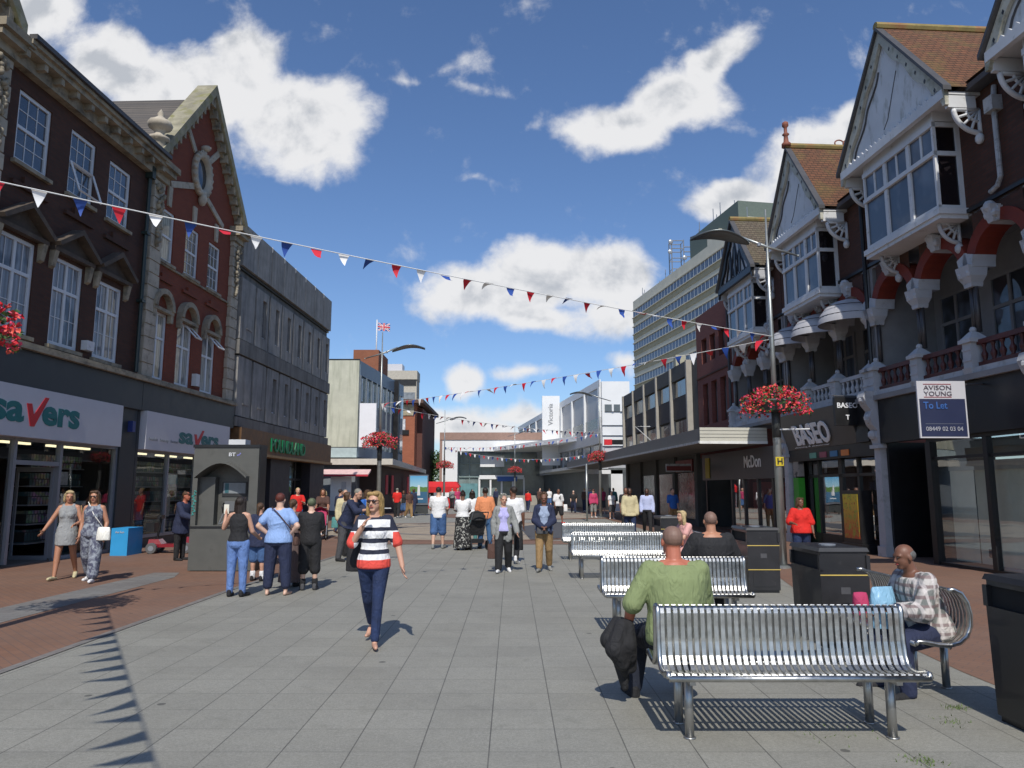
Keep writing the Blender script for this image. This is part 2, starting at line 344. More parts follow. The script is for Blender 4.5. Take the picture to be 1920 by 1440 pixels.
# ---------------------------------------------------------------- ground
def paving():
    t=NT('granite_slabs'); b=t.b
    mp=t.n('ShaderNodeMapping'); t.l(t.obj(),mp.inputs[0]); mp.inputs['Rotation'].default_value=(0,0,R(90)); mp.inputs['Location'].default_value=(.0,.146+.44*40,0)
    def layer(bw,rh,ms,c1,c2,off):
        br=t.n('ShaderNodeTexBrick'); br.offset=off; t.l(mp.outputs[0],br.inputs['Vector']); br.inputs['Scale'].default_value=1
        br.inputs['Brick Width'].default_value=bw; br.inputs['Row Height'].default_value=rh; br.inputs['Mortar Size'].default_value=ms; br.inputs['Mortar Smooth'].default_value=.2
        for i,c in zip(('Color1','Color2','Mortar'),(c1,c2,(.07,.07,.065))): br.inputs[i].default_value=(*c,1)
        return br
    br=layer(.45,.44,.0028,(.236,.232,.206),(.268,.263,.234),0.)
    rows=layer(400.,.44,.0046,(1,1,1),(1,1,1),0.)
    c=t.mix(rows.outputs['Fac'],br.outputs['Color'],(.085,.083,.076))
    speck=t.noise(150,3,.8); c=t.mix(t.ramp(speck,.36,.64,0,1),t.mix(1.,c,(.74,.74,.74),'MULTIPLY'),t.mix(1.,c,(1.22,1.22,1.21),'MULTIPLY'))
    sp3=t.noise(48,4,.8); c=t.mix(t.ramp(sp3,.38,.62,0,1),t.mix(1.,c,(.84,.84,.83),'MULTIPLY'),t.mix(1.,c,(1.14,1.14,1.13),'MULTIPLY')); sp4=t.noise(12,4,.7); c=t.mix(t.ramp(sp4,.38,.62,0,1),t.mix(1.,c,(.95,.95,.94),'MULTIPLY'),t.mix(1.,c,(1.05,1.05,1.05),'MULTIPLY'))
    st=t.noise(.8,6,.6); c=t.mix(t.ramp(st,.45,.7,0,.30),c,(.13,.125,.11))
    st2=t.noise(3.3,5,.65); c=t.mix(t.ramp(st2,.3,.75,0,.25),c,(.30,.29,.24)); st3=t.noise(2.1,7,.7,dist=1.2); c=t.mix(t.ramp(st3,.56,.72,0,.35),c,(.12,.12,.095))
    vo=t.n('ShaderNodeTexVoronoi'); vo.inputs['Scale'].default_value=1.25; vo.inputs['Randomness'].default_value=1; t.l(t.obj(),vo.inputs['Vector'])
    gum=t.math('LESS_THAN',vo.outputs['Distance'],.042); c=t.mix(t.math('MULTIPLY',gum,.7),c,(.05,.05,.045))
    vo2=t.n('ShaderNodeTexVoronoi'); vo2.inputs['Scale'].default_value=3.1; t.l(t.obj(),vo2.inputs['Vector'])
    gum2=t.math('LESS_THAN',vo2.outputs['Distance'],.03); c=t.mix(t.math('MULTIPLY',gum2,.35),c,(.38,.37,.34))
    t.l(c,b.inputs['Base Color']); b.inputs['Roughness'].default_value=.7
    t.bump(t.math('ADD',t.math('MULTIPLY',rows.outputs['Fac'],-1.),t.math('MULTIPLY',speck,.15)),.4,.004)
    return t.m
def setts(name,c1,c2,bw=.2,bh=.1,rot=45,mort=(.10,.07,.06)):
    t=NT(name); b=t.b; mp=t.n('ShaderNodeMapping'); t.l(t.obj(),mp.inputs[0]); mp.inputs['Rotation'].default_value=(0,0,R(rot))
    br=t.n('ShaderNodeTexBrick'); t.l(mp.outputs[0],br.inputs['Vector']); br.inputs['Scale'].default_value=1; br.inputs['Brick Width'].default_value=bw; br.inputs['Row Height'].default_value=bh; br.inputs['Mortar Size'].default_value=.004
    for i,c in zip(('Color1','Color2','Mortar'),(c1,c2,mort)): br.inputs[i].default_value=(*c,1)
    st=t.noise(1.1,6,.6); c=t.mix(t.ramp(st,.4,.7,0,.3),br.outputs['Color'],(.10,.08,.07))
    st=t.noise(.35,4,.6); c=t.mix(t.ramp(st,.4,.65,0,.25),c,(.24,.165,.125))
    vo=t.n('ShaderNodeTexVoronoi'); vo.inputs['Scale'].default_value=1.4; t.l(t.obj(),vo.inputs['Vector'])
    c=t.mix(t.math('MULTIPLY',t.math('LESS_THAN',vo.outputs['Distance'],.035),.6),c,(.04,.035,.03))
    t.l(c,b.inputs['Base Color']); b.inputs['Roughness'].default_value=.8; t.bump(br.outputs['Fac'],-.3,.004); return t.m
G_slab=paving(); G_red=setts('red_block_paving',(.180,.092,.056),(.205,.107,.066)); G_buff=setts('buff_setts',(.33,.28,.21),(.38,.33,.25),.2,.1,0,(.15,.12,.1))
G_grey=setts('grey_setts',(.155,.155,.15),(.20,.20,.19),.3,.15,0,(.07,.07,.07))
struct('ground',MB().quad((-400,-60,-.02),(400,-60,-.02),(400,1500,-.02),(-400,1500,-.02)),mat('far_ground',(.16,.155,.145),.9,scale=.3))
struct('pavement',MB().quad((-30,-30,0),(30,-30,0),(30,130,0),(-30,130,0)),G_slab)
def sheet(name,pts,z,m): return struct(name,MB().add([(x,y,z) for x,y in pts],[tuple(range(len(pts)))]),m)
sheet('brick_paving_left',[(-14,-12),(-4.7,-12),(-4.7,12.5),(-4.4,19),(-4.4,30),(-5.2,33),(-7,38),(-7,75),(-14,75)],.004,G_red)
sheet('paving_band',[(-7.35,-12),(-6.35,-12),(-6.35,14.2),(-6.6,15),(-7.1,15)],.008,G_grey)
sheet('brick_paving_right',[(4.1,-12),(12,-12),(12,120),(4.3,120),(5.1,48),(5.5,27),(5.3,15.6),(4.4,11),(4.1,7)],.004,G_red)
sheet('paving_kerb_left',[(-4.72,-12),(-4.60,-12),(-4.60,12.5),(-4.3,19),(-4.3,28),(-4.4,30),(-4.4,19),(-4.7,12.5)],.008,G_grey)
# circular setts where the squares meet
def ring(name,c,r0,r1,z,m,a0=0,a1=360,n=72):
    b=MB(); vs=[];fs=[]
    for i in range(n+1):
        a=R(a0+(a1-a0)*i/n); vs+=[(c[0]+r0*math.cos(a),c[1]+r0*math.sin(a),z),(c[0]+r1*math.cos(a),c[1]+r1*math.sin(a),z)]
    for i in range(n): fs.append((2*i,2*i+1,2*i+3,2*i+2))
    b.add(vs,fs); return struct(name,b,m)
sheet('buff_band',[(-4.4,22.6),(5.3,22.6),(5.3,24.2),(-4.4,24.2)],.008,G_red)
ring('buff_circle',(-1.6,30.5),0.01,6.2,.012,G_buff); ring('dark_ring',(-1.6,30.5),3.5,3.9,.016,G_grey); ring('outer_ring',(-1.6,30.5),6.2,6.6,.013,G_red)
sheet('asphalt_patch',[(.6,24.5),(2.9,26),(3.9,31),(2.2,37),(.3,33)],.020,mat('dark_asphalt',(.07,.07,.075),.8,scale=6))
ring('far_ring',(1.5,47),5,6.2,.012,G_red); ring('far_circle',(1.5,47),0.01,5,.012,G_buff)
def arc(n,c,r,z,m): pass
# ---------------------------------------------------------------- left: brick gabled buildings with the discount store below
BR_dark=brickmat('dark_red_brick',(.058,.022,.013),(.085,.031,.017),(.05,.032,.022),dL,dirt=.35)
BR_red=brickmat('bright_red_brick',(.185,.036,.015),(.225,.047,.019),(.12,.05,.03),dL,dirt=.2)
CU1=curtain_glass('net_curtain_pane',dL,(.22,.23,.25),(.03,.035,.05),7.,.42)
CU2=curtain_glass('pale_curtain_pane',dL,(.40,.39,.34),(.04,.045,.055),8.,.40)
DG=mat('leaded_dark_pane',(.045,.055,.075),.12,var=.35,scale=1.4,coat=1.)
def letters_savers(u0,u1,z0,z1,v,par):
    f=LF; rt=f.d; up=(0,0,1); W_=u1-u0
    text('sa',f(u0,v,z0),rt,up,W_*.335,(z1-z0),M['teal'],par,bold=.035)
    text('ers',f(u0+W_*.535,v,z0),rt,up,W_*.465,(z1-z0),M['teal'],par,bold=.035)
    a=u0+W_*.355; h=z1-z0; s_=W_
    MB().prism(f,[(a,z0+h*.98),(a+s_*.055,z0+h*1.0),(a+s_*.085,z0+h*.45),(a+s_*.20,z0+h*1.42),(a+s_*.245,z0+h*1.42),(a+s_*.10,z0-h*.12),(a+s_*.055,z0-h*.12)],v,v+.012).build('tick_lettering',M['red'],par)
def cornice(par,u0,u1,z,v=.45,m='stone',br=.55,name='cornice'):
    b=MB().box(LF,u0,u1,0,v,z,z+.12).box(LF,u0,u1,0,v+.08,z+.12,z+.22).box(LF,u0,u1,0,v*.45,z-.28,z)
    n=int((u1-u0)/br)
    for i in range(n+1):
        x=u0+.06+(u1-u0-.12)*i/n; b.box(LF,x-.06,x+.06,v*.45,v*.92,z-.16,z)
    b.build(name,M[m],par); MB().box(LF,u0,u1,v-.02,v+.16,z+.22,z+.33).build('gutter',M['lead'],par)
def pier(par,u0,u1,z0,z1,name='stone_pier'):
    b=MB(); z=z0; i=0
    while z<z1-.05:
        h=min(.38,z1-z); b.box(LF,u0+(.0 if i%2 else .03),u1-(.0 if i%2 else .03),-.1,.13,z+.02,z+h-.015); z+=h; i+=1
    b.box(LF,u0+.05,u1-.05,-.1,.10,z0,z1); o=b.build(name,M['stonel'],par)
    # carved drop of fruit and leaves under the capital
    c=MB(); uc=(u0+u1)/2; q=random.Random(int(u0*10)+90)
    for k in range(34):
        t=k/34; zz=z1-.15-t*1.9; w_=.2*(1-t*.7); c.ball(LF(uc+q.uniform(-w_,w_),.16+q.uniform(0,.05),zz),(q.uniform(.05,.09),q.uniform(.05,.08),q.uniform(.06,.11)),6,4)
    c.build('carved_garland',M['stone'],o,smooth=True); return o
def gabled(u0,label,lettered):
    f=LF; w_=6.25; u1=u0+w_; uc=u0+w_/2
    t=thing('brick_building',label,'building',f(uc,0,0))
    ups=[(u0+.62,u0+1.52,8.5,10.15),(u0+2.28,u0+3.18,8.5,10.15),(u0+3.93,u0+4.83,8.5,10.15)]
    los=[(u0+.50,u0+1.45,4.86,6.92),(u0+2.13,u0+3.10,4.86,6.92),(u0+3.87,u0+4.84,4.86,6.92)]
    b=MB(); wall_holes(b,f,u0,u1,4.0,11.3,ups+los)
    za=15.05; b.prism(f,[(u0+.05,11.3),(u1-.05,11.3),(uc,za)],-.2,0)
    b.quad(f(u1,0,0),f(u1,-9,0),f(u1,-9,11.3),f(u1,0,11.3)); b.quad(f(u0,0,0),f(u0,-9,0),f(u0,-9,11.3),f(u0,0,11.3))
    b.build('wall',BR_red,t)
    MB().quad(f(u0,-.2,11.3),f(uc,-.2,za-.1),f(uc,-9,za-.1),f(u0,-9,11.3)).quad(f(u1,-.2,11.3),f(uc,-.2,za-.1),f(uc,-9,za-.1),f(u1,-9,11.3)).build('roof',M['slate'],t)
    # raking coping, moss on top, dentils beneath
    for s in (-1,1):
        e=u0-.05 if s<0 else u1+.05; k=(za+.30-11.25)/(uc-e); c=MB()
        pts=[(e,11.25),(e,11.62),(uc,za+.42),(uc,za+.02)]
        c.prism(f,pts,-.35,.34); o=c.build('coping',M['coping'],t)
        d_=MB(); nn=13
        for i in range(nn):
            a=(i+.6)/nn; x=e+(uc-e)*a; z=11.25+(za+.02-11.25)*a
            d_.box(f,x-.07,x+.07,0,.26,z-.26,z+.02)
        d_.prism(f,[(e,11.05),(e,11.25),(uc,za+.02),(uc,za-.2)],0,.14)
        d_.build('dentils',M['stone'],o)
    for a,b_ in ((u0-.02,u0+.60),(u1-.62,u1+.02)):
        pier(t,a,b_,4.85,10.75); MB().box(f,a-.06,b_+.06,-.1,.22,10.75,10.95).box(f,a-.1,b_+.1,-.1,.40,10.95,11.1).box(f,a-.14,b_+.14,-.1,.5,11.1,11.28).build('capital',M['stone'],t)
    # urn finial on its pedestal
    for x in (u0+.1,):
        c=f(x,.1,11.28); MB().lathe(c,[(.30,0),(.30,.12),(.22,.16),(.2,.62),(.3,.66),(.3,.74),(.16,.80),(.13,.9),(.2,.98),(.33,1.06),(.36,1.16),(.32,1.24),(.16,1.34),(.08,1.42),(.10,1.5),(.05,1.58),(.0,1.66)],12).build('urn_finial',M['stonel'],t,smooth=True)
    # round window in a stone wreath with four straps
    oc=(uc-.15,12.15); o=MB(); X,Y,Z=f.d,Vector((0,0,1)),f.n
    o.lathe(f(oc[0],-.02,oc[1]),[(.62,0),(.64,.12),(.58,.2),(.47,.18),(.42,.06),(.42,0)],24,ax=(X,Y,Z),sy=1.25)
    for k in range(20):
        a=2*math.pi*k/20; o.ball(f(oc[0]+.60*math.cos(a),.12,oc[1]+.74*math.sin(a)),.085,6,4)
    o.ball(f(oc[0],.14,oc[1]-.9),(.16,.1,.22),8,5); o.ball(f(oc[0],.14,oc[1]+.92),(.2,.1,.12),8,5)
    ov=o.build('oval_window',M['stonel'],t,smooth=True); MB().lathe(f(oc[0],-.01,oc[1]),[(.44,0),(.44,.03)],20,ax=(X,Y,Z),sy=1.25).build('pane',M['glass'],ov)
    b=MB()
    for sx_,sz in ((-1,1),(1,1),(-1,-1),(1,-1)):
        for dd in ((.55,.75),):
            x0,z0=oc[0]+sx_*.45,oc[1]+sz*.6; x1,z1=(oc[0]+sx_*1.25,oc[1]+sz*1.35) if sz>0 else (oc[0]+sx_*1.9,oc[1]-1.15)
            dx,dz=(z1-z0),-(x1-x0); l_=math.hypot(dx,dz); dx*=.1/l_; dz*=.1/l_
            MB().prism(f,[(x0-dx,z0-dz),(x1-dx,z1-dz),(x1+dx,z1+dz),(x0+dx,z0+dz)],-.02,.05).build('stone_strap',M['stonel'],t)
    for a,b_,c,d in ups: MB().prism(f,[((a+b_)/2-.09,d+.12),((a+b_)/2+.09,d+.12),((a+b_)/2+.12,d+.75),((a+b_)/2-.12,d+.75)],-.02,.06).build('keystone',M['stonel'],t)
    for i,(a,b_,c,d) in enumerate(ups):
        window(f,t,a,b_,c,d,hbars=((c+d)/2,),fm=M['white'],gm=(CU2 if i==0 else DG),fw=.075,sill=M['stone'],glaze=() if i==0 else (('u',a+(b_-a)*.36),('u',a+(b_-a)*.64),('z',c+.45),('z',d-.42)))
        MB().prism(f,[(a-.05,c-.62),(b_+.05,c-.62),(b_+.05,c-.52),((a+b_)/2+.2,c-.52),((a+b_)/2+.2,c-.38),((a+b_)/2-.2,c-.38),((a+b_)/2-.2,c-.52),(a-.05,c-.52)],0,.07).build('brick_apron',BR_red,t)
    MB().box(f,u0+.6,u1-.6,0,.06,8.36,8.42).build('string_course',M['stone'],t)
    for i,(a,b_,c,d) in enumerate(los):
        wo=window(f,t,a,b_,c,d,bars=((a+b_)/2,),hbars=(d-.78,),fm=M['white'],gm=CU2,fw=.08,sill=M['stone'])
        if i>0: # top light pushed open
            x0,x1=((a+b_)/2+.03,b_-.05); fr2=MB(); z1=d-.06
            for p,q in (((x0,.0),(x1,.0)),((x0,.42),(x1,.42)),((x0,0),(x0,.42)),((x1,0),(x1,.42))): fr2.tube([f(p[0],.0+p[1]*.85,z1-p[1]*.9),f(q[0],.0+q[1]*.85,z1-q[1]*.9)],.028,4)
            o2=fr2.build('open_casement',M['white'],wo)
        uc2=(a+b_)/2; r0,r1=.44,.60; pts=[(uc2+r1*math.cos(R(k*15)),d+.1+r1*math.sin(R(k*15))) for k in range(13)]+[(uc2+r0*math.cos(R(k*15)),d+.1+r0*math.sin(R(k*15))) for k in range(12,-1,-1)]
        h=MB()
        for k in range(12):
            a0,a1=R(k*15),R(k*15+15); h.prism(f,[(uc2+r0*math.cos(a0),d+.1+r0*math.sin(a0)),(uc2+r1*math.cos(a0),d+.1+r1*math.sin(a0)),(uc2+r1*math.cos(a1),d+.1+r1*math.sin(a1)),(uc2+r0*math.cos(a1),d+.1+r0*math.sin(a1))],0,.2)
        h.box(f,a-.12,b_+.12,0,.16,d+.0,d+.10); h.build('arched_hood',M['stone'],t)
        for k in (0,1): MB().box(f,(a-.12,b_-.02)[k],(a+.02,b_+.12)[k],0,.14,d-.25,d).build('hood_corbel',M['stone'],t)
    return t,f,u0,u1
def fascia(t,u0,u1,s0,s1):
    f=LF
    MB().box(f,u0,u1,-.1,.22,3.85,4.66).build('fascia',M['anth'],t)
    MB().box(f,u0,u1,-.1,.34,4.66,4.74).box(f,u0,u1,-.1,.28,4.74,4.82).build('shop_cornice',M['stone'],t)
    return MB().box(f,s0,s1,.0,.30,2.76,3.85).build('sign_panel',M['signw'],t)
def shop_inside(t,u0,u1,seed,mulls,z0,door=None):
    f=LF
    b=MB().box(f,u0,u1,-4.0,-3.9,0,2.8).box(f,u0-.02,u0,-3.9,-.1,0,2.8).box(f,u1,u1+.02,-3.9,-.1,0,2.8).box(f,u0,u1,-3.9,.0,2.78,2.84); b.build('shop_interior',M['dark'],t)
    MB().box(f,u0,u1,-3.9,-.02,.0,.03).build('shop_floor',M['floorin'],t)
    s=MB()
    for k in range(5): s.box(f,u0+.1,u1-.1,-1.2,-.75,.35+k*.45,.38+k*.45)
    if door: s=MB(); [s.box(f,door[1]+.15,u1-.1,-1.2,-.75,.35+k*.45,.38+k*.45) for k in range(5)]
    so=s.build('shelf',M['alu'],t)
    a=u0+.15 if not door else door[1]+.2
    p=MB()
    for k in range(5): p.box(f,a,u1-.15,-1.15,-.80,.385+k*.45,.385+k*.45+.30)
    p.build('packets',products('shelf_products_%d'%seed,seed*3.1),so)
    fr=MB(); fw=.045
    for x in mulls: fr.box(f,x-fw,x+fw,-.05,.07,z0,2.76)
    fr.box(f,u0,u1,-.04,.06,2.70,2.76).box(f,door[1] if door else u0,u1,-.04,.06,z0-.06,z0+.03); fr.build('shopfront_frame',M['alu'],t)
    for i in range(len(mulls)-1):
        if door and abs(mulls[i]-door[0])<.01:
            MB().box(f,door[0]+fw,door[1]-fw,-.04,.06,2.18,2.28).build('transom',M['alu'],t)
            MB().quad(f(door[0]+fw,0,2.28),f(door[1]-fw,0,2.28),f(door[1]-fw,0,2.7),f(door[0]+fw,0,2.7)).build('fanlight',M['see'],t); 
            dl=MB(); 
            for a,b_,c,d in ((0,.06,.0,2.15),(.84,.9,0,2.15),(.06,.84,0,.12),(.06,.84,2.05,2.15)): dl.box(Fr(f(door[1]-fw,-.05,0),-f.n),a,b_,-.02,.02,c,d)
            do=dl.build('open_door',M['alu'],t); 
            continue
        MB().quad(f(mulls[i]+fw,0,z0),f(mulls[i+1]-fw,0,z0),f(mulls[i+1]-fw,0,2.7),f(mulls[i]+fw,0,2.7)).build('shop_window',M['see'],t)
    for i in range(len(mulls)-1):
        a,b_=mulls[i]+.15,mulls[i+1]-.5
        if b_>a: MB().box(f,a,b_,-.45,-.35,2.66,2.71).build('strip_light',M['lamp'],t)
# middle range: dark brick, three pedimented windows
t=thing('brick_building','dark red brick building with three triangular window hoods above the nearer savers shop sign','building',LF(1.7,0,0))
f=LF; u0,u1=-1.25,4.66
ups=[(-.80,.29,8.75,10.4),(1.02,2.03,8.75,10.4),(2.65,3.67,8.72,10.35)]; los=[(-1.0,.15,5.0,7.12),(.81,1.92,4.98,7.1),(2.53,3.64,4.97,7.03)]
b=MB(); wall_holes(b,f,u0,u1,4.0,11.1,ups+los); b.build('wall',BR_dark,t)
MB().quad(f(u0,.4,11.35),f(u1,.4,11.35),f(u1,-5,13.2),f(u0,-5,13.2)).build('roof',M['slate'],t)
cornice(t,u0,u1,11.05)
for i,(a,b_,c,d) in enumerate(ups):
    wo=window(f,t,a,b_,c,d,hbars=((c+d)/2,),fm=M['white'],gm=DG,fw=.08,sill=M['stone'],glaze=(('u',a+(b_-a)*.36),('u',a+(b_-a)*.64),('z',c+.45),('z',d-.42)))
    if i==1:
        fr2=MB(); x0,x1=a+.06,b_-.06; zt=(c+d)/2
        for p,q in (((x0,.0),(x1,.0)),((x0,.78),(x1,.78)),((x0,0),(x0,.78)),((x1,0),(x1,.78))): fr2.tube([f(p[0],p[1]*.35,zt-p[1]*.95),f(q[0],q[1]*.35,zt-q[1]*.95)],.03,4)
        fr2.build('open_casement',M['white'],wo)
    MB().prism(f,[(a-.05,c-.55),(b_+.05,c-.55),(b_+.05,c-.45),((a+b_)/2+.25,c-.45),((a+b_)/2+.25,c-.28),((a+b_)/2-.25,c-.28),((a+b_)/2-.25,c-.45),(a-.05,c-.45)],0,.08).build('brick_apron',BR_dark,t)
for i,(a,b_,c,d) in enumerate(los):
    window(f,t,a,b_,c,d,bars=((a+b_)/2,),hbars=(d-.75,),fm=M['white'],gm=CU1,fw=.085,sill=M['stone'],glaze=(('u',a+(b_-a)*.26),('u',a+(b_-a)*.74),('z',c+.7)))
    ea,eb,m_=a-.22,b_+.22,(a+b_)/2; hd=MB()
    hd.box(f,ea,eb,0,.16,7.18,7.28); hd.prism(f,[(ea,7.28),(m_,7.78),(m_,7.92),(ea-.06,7.36)],0,.3); hd.prism(f,[(eb,7.28),(eb+.06,7.36),(m_,7.92),(m_,7.78)],0,.3); hd.prism(f,[(ea,7.28),(eb,7.28),(m_,7.8)],0,.05)
    hd.build('pediment',mat('dark_sandstone',(.085,.065,.05),.85,var=.3,dirt=((.16,.15,.10),4,.6,.8)),t)
    for x in (ea+.02,eb-.16): MB().prismu(f,[(0,6.75),(.08,6.8),(.15,7.18),(0,7.18)],x,x+.14).build('pediment_corbel',M['stone'],t)
MB().box(f,2.06,2.36,.0,.16,5.08,5.32).build('alarm_box',M['wpaint'],t)
MB().tube([f(4.45,.1,11.0),f(4.45,.1,4.9)],.055,8).box(f,4.36,4.54,0,.22,10.6,10.95).build('downpipe',M['pipe'],t)
for z in (6.9,8.9): MB().box(f,4.36,4.54,0,.18,z,z+.08).build('pipe_bracket',M['pipe'],t)
so=fascia(t,u0,u1,-3.2,3.62)
letters_savers(-1.12,1.78,3.06,3.50,.302,so)
shop_inside(t,-3.0,3.9,1,[-1.6,.03,1.58,3.86],.06,door=(.03,1.58))
MB().box(f,3.9,4.66,-.2,.12,0,3.85).build('pilaster',M['anth'],t)
MB().box(f,4.2,4.34,.12,.26,3.2,3.5).build('wall_lamp',mat('blue_lamp_box',(.03,.05,.2),.4),t)
for u,z,w_,h_,c in ((-1.4,.5,.35,.5,(.5,.08,.07)),(2.0,1.75,.5,.32,(.5,.5,.5)),(2.9,.75,.42,.6,(.45,.45,.42)),(2.2,.4,.3,.42,(.04,.25,.25))): MB().box(LF,u,u+w_,-.34,-.33,z,z+h_).build('window_placard',mat('placard_%d'%int(z*100),c,.6,var=.35,scale=9),t)
# far gabled building
t,f,u0,u1=gabled(4.68,'bright red brick building with a steep stone gable and oval window, beside the concrete block','building')
so=fascia(t,u0,u1,4.84,10.45)
letters_savers(6.75,9.55,3.04,3.40,.302,so)
text('health  beauty  home',LF(5.0,.302,3.0),LF.d,(0,0,1),1.7,.12,M['alu'],so)
shop_inside(t,4.8,10.4,2,[4.82,6.66,8.5,10.36],.33)
[MB().box(f,a,b_,-.2,.12,0,3.85).build('pilaster',M['anth'],t) for a,b_ in ((4.68,4.80),(10.4,10.93))]
MB().box(f,4.8,10.4,-.1,.04,0,.28).build('stall_riser',M['anth'],t)
for u,z,w_,h_,c in ((5.6,.75,.55,.6,(.38,.05,.04)),(5.1,1.9,.5,.3,(.45,.45,.45)),(7.2,.8,.5,.7,(.4,.4,.36)),(7.5,1.8,.6,.3,(.05,.22,.24))): MB().box(LF,u,u+w_,-.34,-.33,z,z+h_).build('window_placard',mat('placard_b%d'%int(z*100),c,.6,var=.35,scale=9),t)
MB().box(f,7.95,8.2,0,.16,5.0,5.4).build('alarm_box',M['wpaint'],t)
# nearer gabled building, only its edge in view
t,f,a,b_=gabled(-7.5,'stone pier of a brick building cut by the left edge of the photo','building')
so=fascia(t,-7.5,-1.25,-7.3,-3.3); MB().box(f,-7.5,-3.1,-.3,.0,0,3.8).build('shop_wall',M['anth'],t)
# ---------------------------------------------------------------- concrete block
CON=mat('stained_concrete',(.165,.160,.150),.9,var=.2,scale=1.6,bump=.3,dirt=((.06,.058,.052),3.2,.46,.8,.12))
CONL=mat('concrete_panel',(.26,.25,.235),.9,var=.18,scale=2.4,bump=.3,dirt=((.10,.098,.09),4.5,.46,.78,.10))
t=thing('concrete_building','long grey concrete panel block with slot windows above the brown shop fascia with green letters','building',LF(17,0,0))
u0,u1=11.0,22.9; b=MB().box(f,u0,u1,-10,0,3.0,11.0).box(f,u0,u1,-10,-.6,0,3.0); b.build('wall',CON,t)
n=8; pw=(u1-u0)/n
for i in range(n):
    a=u0+i*pw; MB().box(f,a+.03,a+pw-.03,0,.22,10.05,11.68).build('parapet_panel',CONL,t)
    if i<n-1: MB().tube([f(a+pw,.2,11.72),f(a+pw,.2,11.5)],.03,5).build('rail_stub',M['wpaint'],t)
MB().box(f,u0,u1,0,.10,9.95,10.05).build('parapet_shadow_gap',M['black'],t)
MB().box(f,u0,u1,0,.26,6.65,7.2).box(f,u0,u1,0,.26,3.95,4.3).build('floor_band',CON,t)
for zi,(z0,z1) in enumerate(((7.25,9.6),(4.35,6.6))):
    for i in range(n):
        a=u0+i*pw; x0=a+.10; x1=a+pw-.08
        hole=(a+pw*.52,a+pw*.80,z0+.45,z1-.35)
        b=MB()
        if i>=(1 if zi==0 else 2):
            wall_holes(b,f,x0,x1,z0,z1,[hole],v=.20,dep=.14)
            for p,q,r_,s_ in ((x0,z0,x0,z1),(x1,z0,x1,z1)): b.quad(f(p,0,q),f(p,.2,q),f(r_,.2,s_),f(r_,0,s_))
            o=b.build('wall_panel',CONL,t)
            w_=MB().box(f,hole[0],hole[0]+.06,.05,.12,hole[2],hole[3]).box(f,hole[0]+.06,hole[1],.05,.12,hole[2],hole[2]+.06).build('window',M['white'],o)
            MB().quad(f(hole[0],.06,hole[2]),f(hole[1],.06,hole[2]),f(hole[1],.06,hole[3]),f(hole[0],.06,hole[3])).build('pane',mat('dusty_pane',(.10,.11,.12),.25,coat=.6),w_)
        else:
            b.box(f,x0,x1,0,.2,z0,z1).box(f,hole[0]-.1,hole[1],.2,.23,z0+.45,z0+.5); b.build('wall_panel',CONL,t)
fs_=MB().box(f,u0+.2,u1+.1,0,.42,3.02,3.92).build('fascia',mat('brown_timber_fascia',(.155,.080,.032),.6,var=.3,scale=5),t)
MB().box(f,u0+.2,u1+.12,0,.5,2.92,3.02).build('fascia_trim',mat('gilt_trim',(.30,.18,.07),.5,var=.3,scale=8),t)
text('POUNDLAND',f(14.2,.425,3.16),f.d,(0,0,1),4.4,.56,mat('green_letters',(.0,.16,.06),.4,var=.2,scale=9),fs_,bold=.02,depth=.05)
for a,b_ in ((u0,12.1),(15.2,17.6),(20.6,22.9)): MB().box(f,a,b_,-.6,.1,0,2.92).build('pier',mat('dark_blue_pier',(.018,.018,.026),.5),t)
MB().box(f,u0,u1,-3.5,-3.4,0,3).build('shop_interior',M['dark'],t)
q=random.Random(3)
for a,b_ in ((12.1,15.2),(17.6,20.6)):
    fr=MB()
    for k in range(4): x=a+(b_-a)*k/3; fr.box(f,x-.04,x+.04,-.4,-.32,0,2.92)
    fr.box(f,a,b_,-.4,-.32,2.05,2.15); fr.build('shopfront_frame',M['black'],t)
    MB().quad(f(a,-.36,.1),f(b_,-.36,.1),f(b_,-.36,2.9),f(a,-.36,2.9)).build('shop_window',M['see'],t)
    for k in range(7):
        x=q.uniform(a+.1,b_-.6); z=q.uniform(.3,2.2); MB().box(f,x,x+q.uniform(.2,.5),-.5,-.45,z,z+q.uniform(.3,.7)).build('poster',mat('poster_tint_%d'%(k%4),[(.5,.55,.5),(.35,.5,.6),(.6,.6,.5),(.12,.25,.3)][k%4],.6,var=.3,scale=6),t)
# ---------------------------------------------------------------- pale end wall block with canopy
t=thing('pale_office_block','blue curtain wall block with a sunlit pale stone end wall','building',(-11,52,0))
p0,p1=Vector((-10,48)),Vector((-8.9,60)); dd=(p1-p0).normalized(); PF=Fr((-10,48),(dd.x,dd.y)); L_=(p1-p0).length
END=mat('pale_streaked_stone',(.50,.50,.40),.85,var=.12,scale=1.2,dirt=((.30,.31,.23),3.6,.48,.8,.10))
MB().box(PF,0,L_,-14,-.15,0,10.0).build('wall',mat('grey_block',(.16,.18,.20),.7),t)
MB().box(WF,-16,-10.05,47.8,48.0,4.35,10.05).build('end_wall',END,t)
MB().box(WF,-16,-10.05,47.75,47.98,3.68,4.3).build('pale_blue_band',mat('pale_blue_panel',(.42,.50,.50),.5),t)
for y0,z0,z1 in ((47.8,10.05,10.15),(47.78,4.3,4.35)): MB().box(WF,-16,-10.02,y0,48.0,z0,z1).build('edge_trim',M['black'],t)
b=MB().box(PF,0,L_,-.15,.0,9.1,10.05).box(PF,0,L_,-.15,0,3.7,4.4); b.build('blue_spandrel',mat('blue_grey_panel',(.13,.18,.24),.35,var=.15,scale=2),t)
nb=9
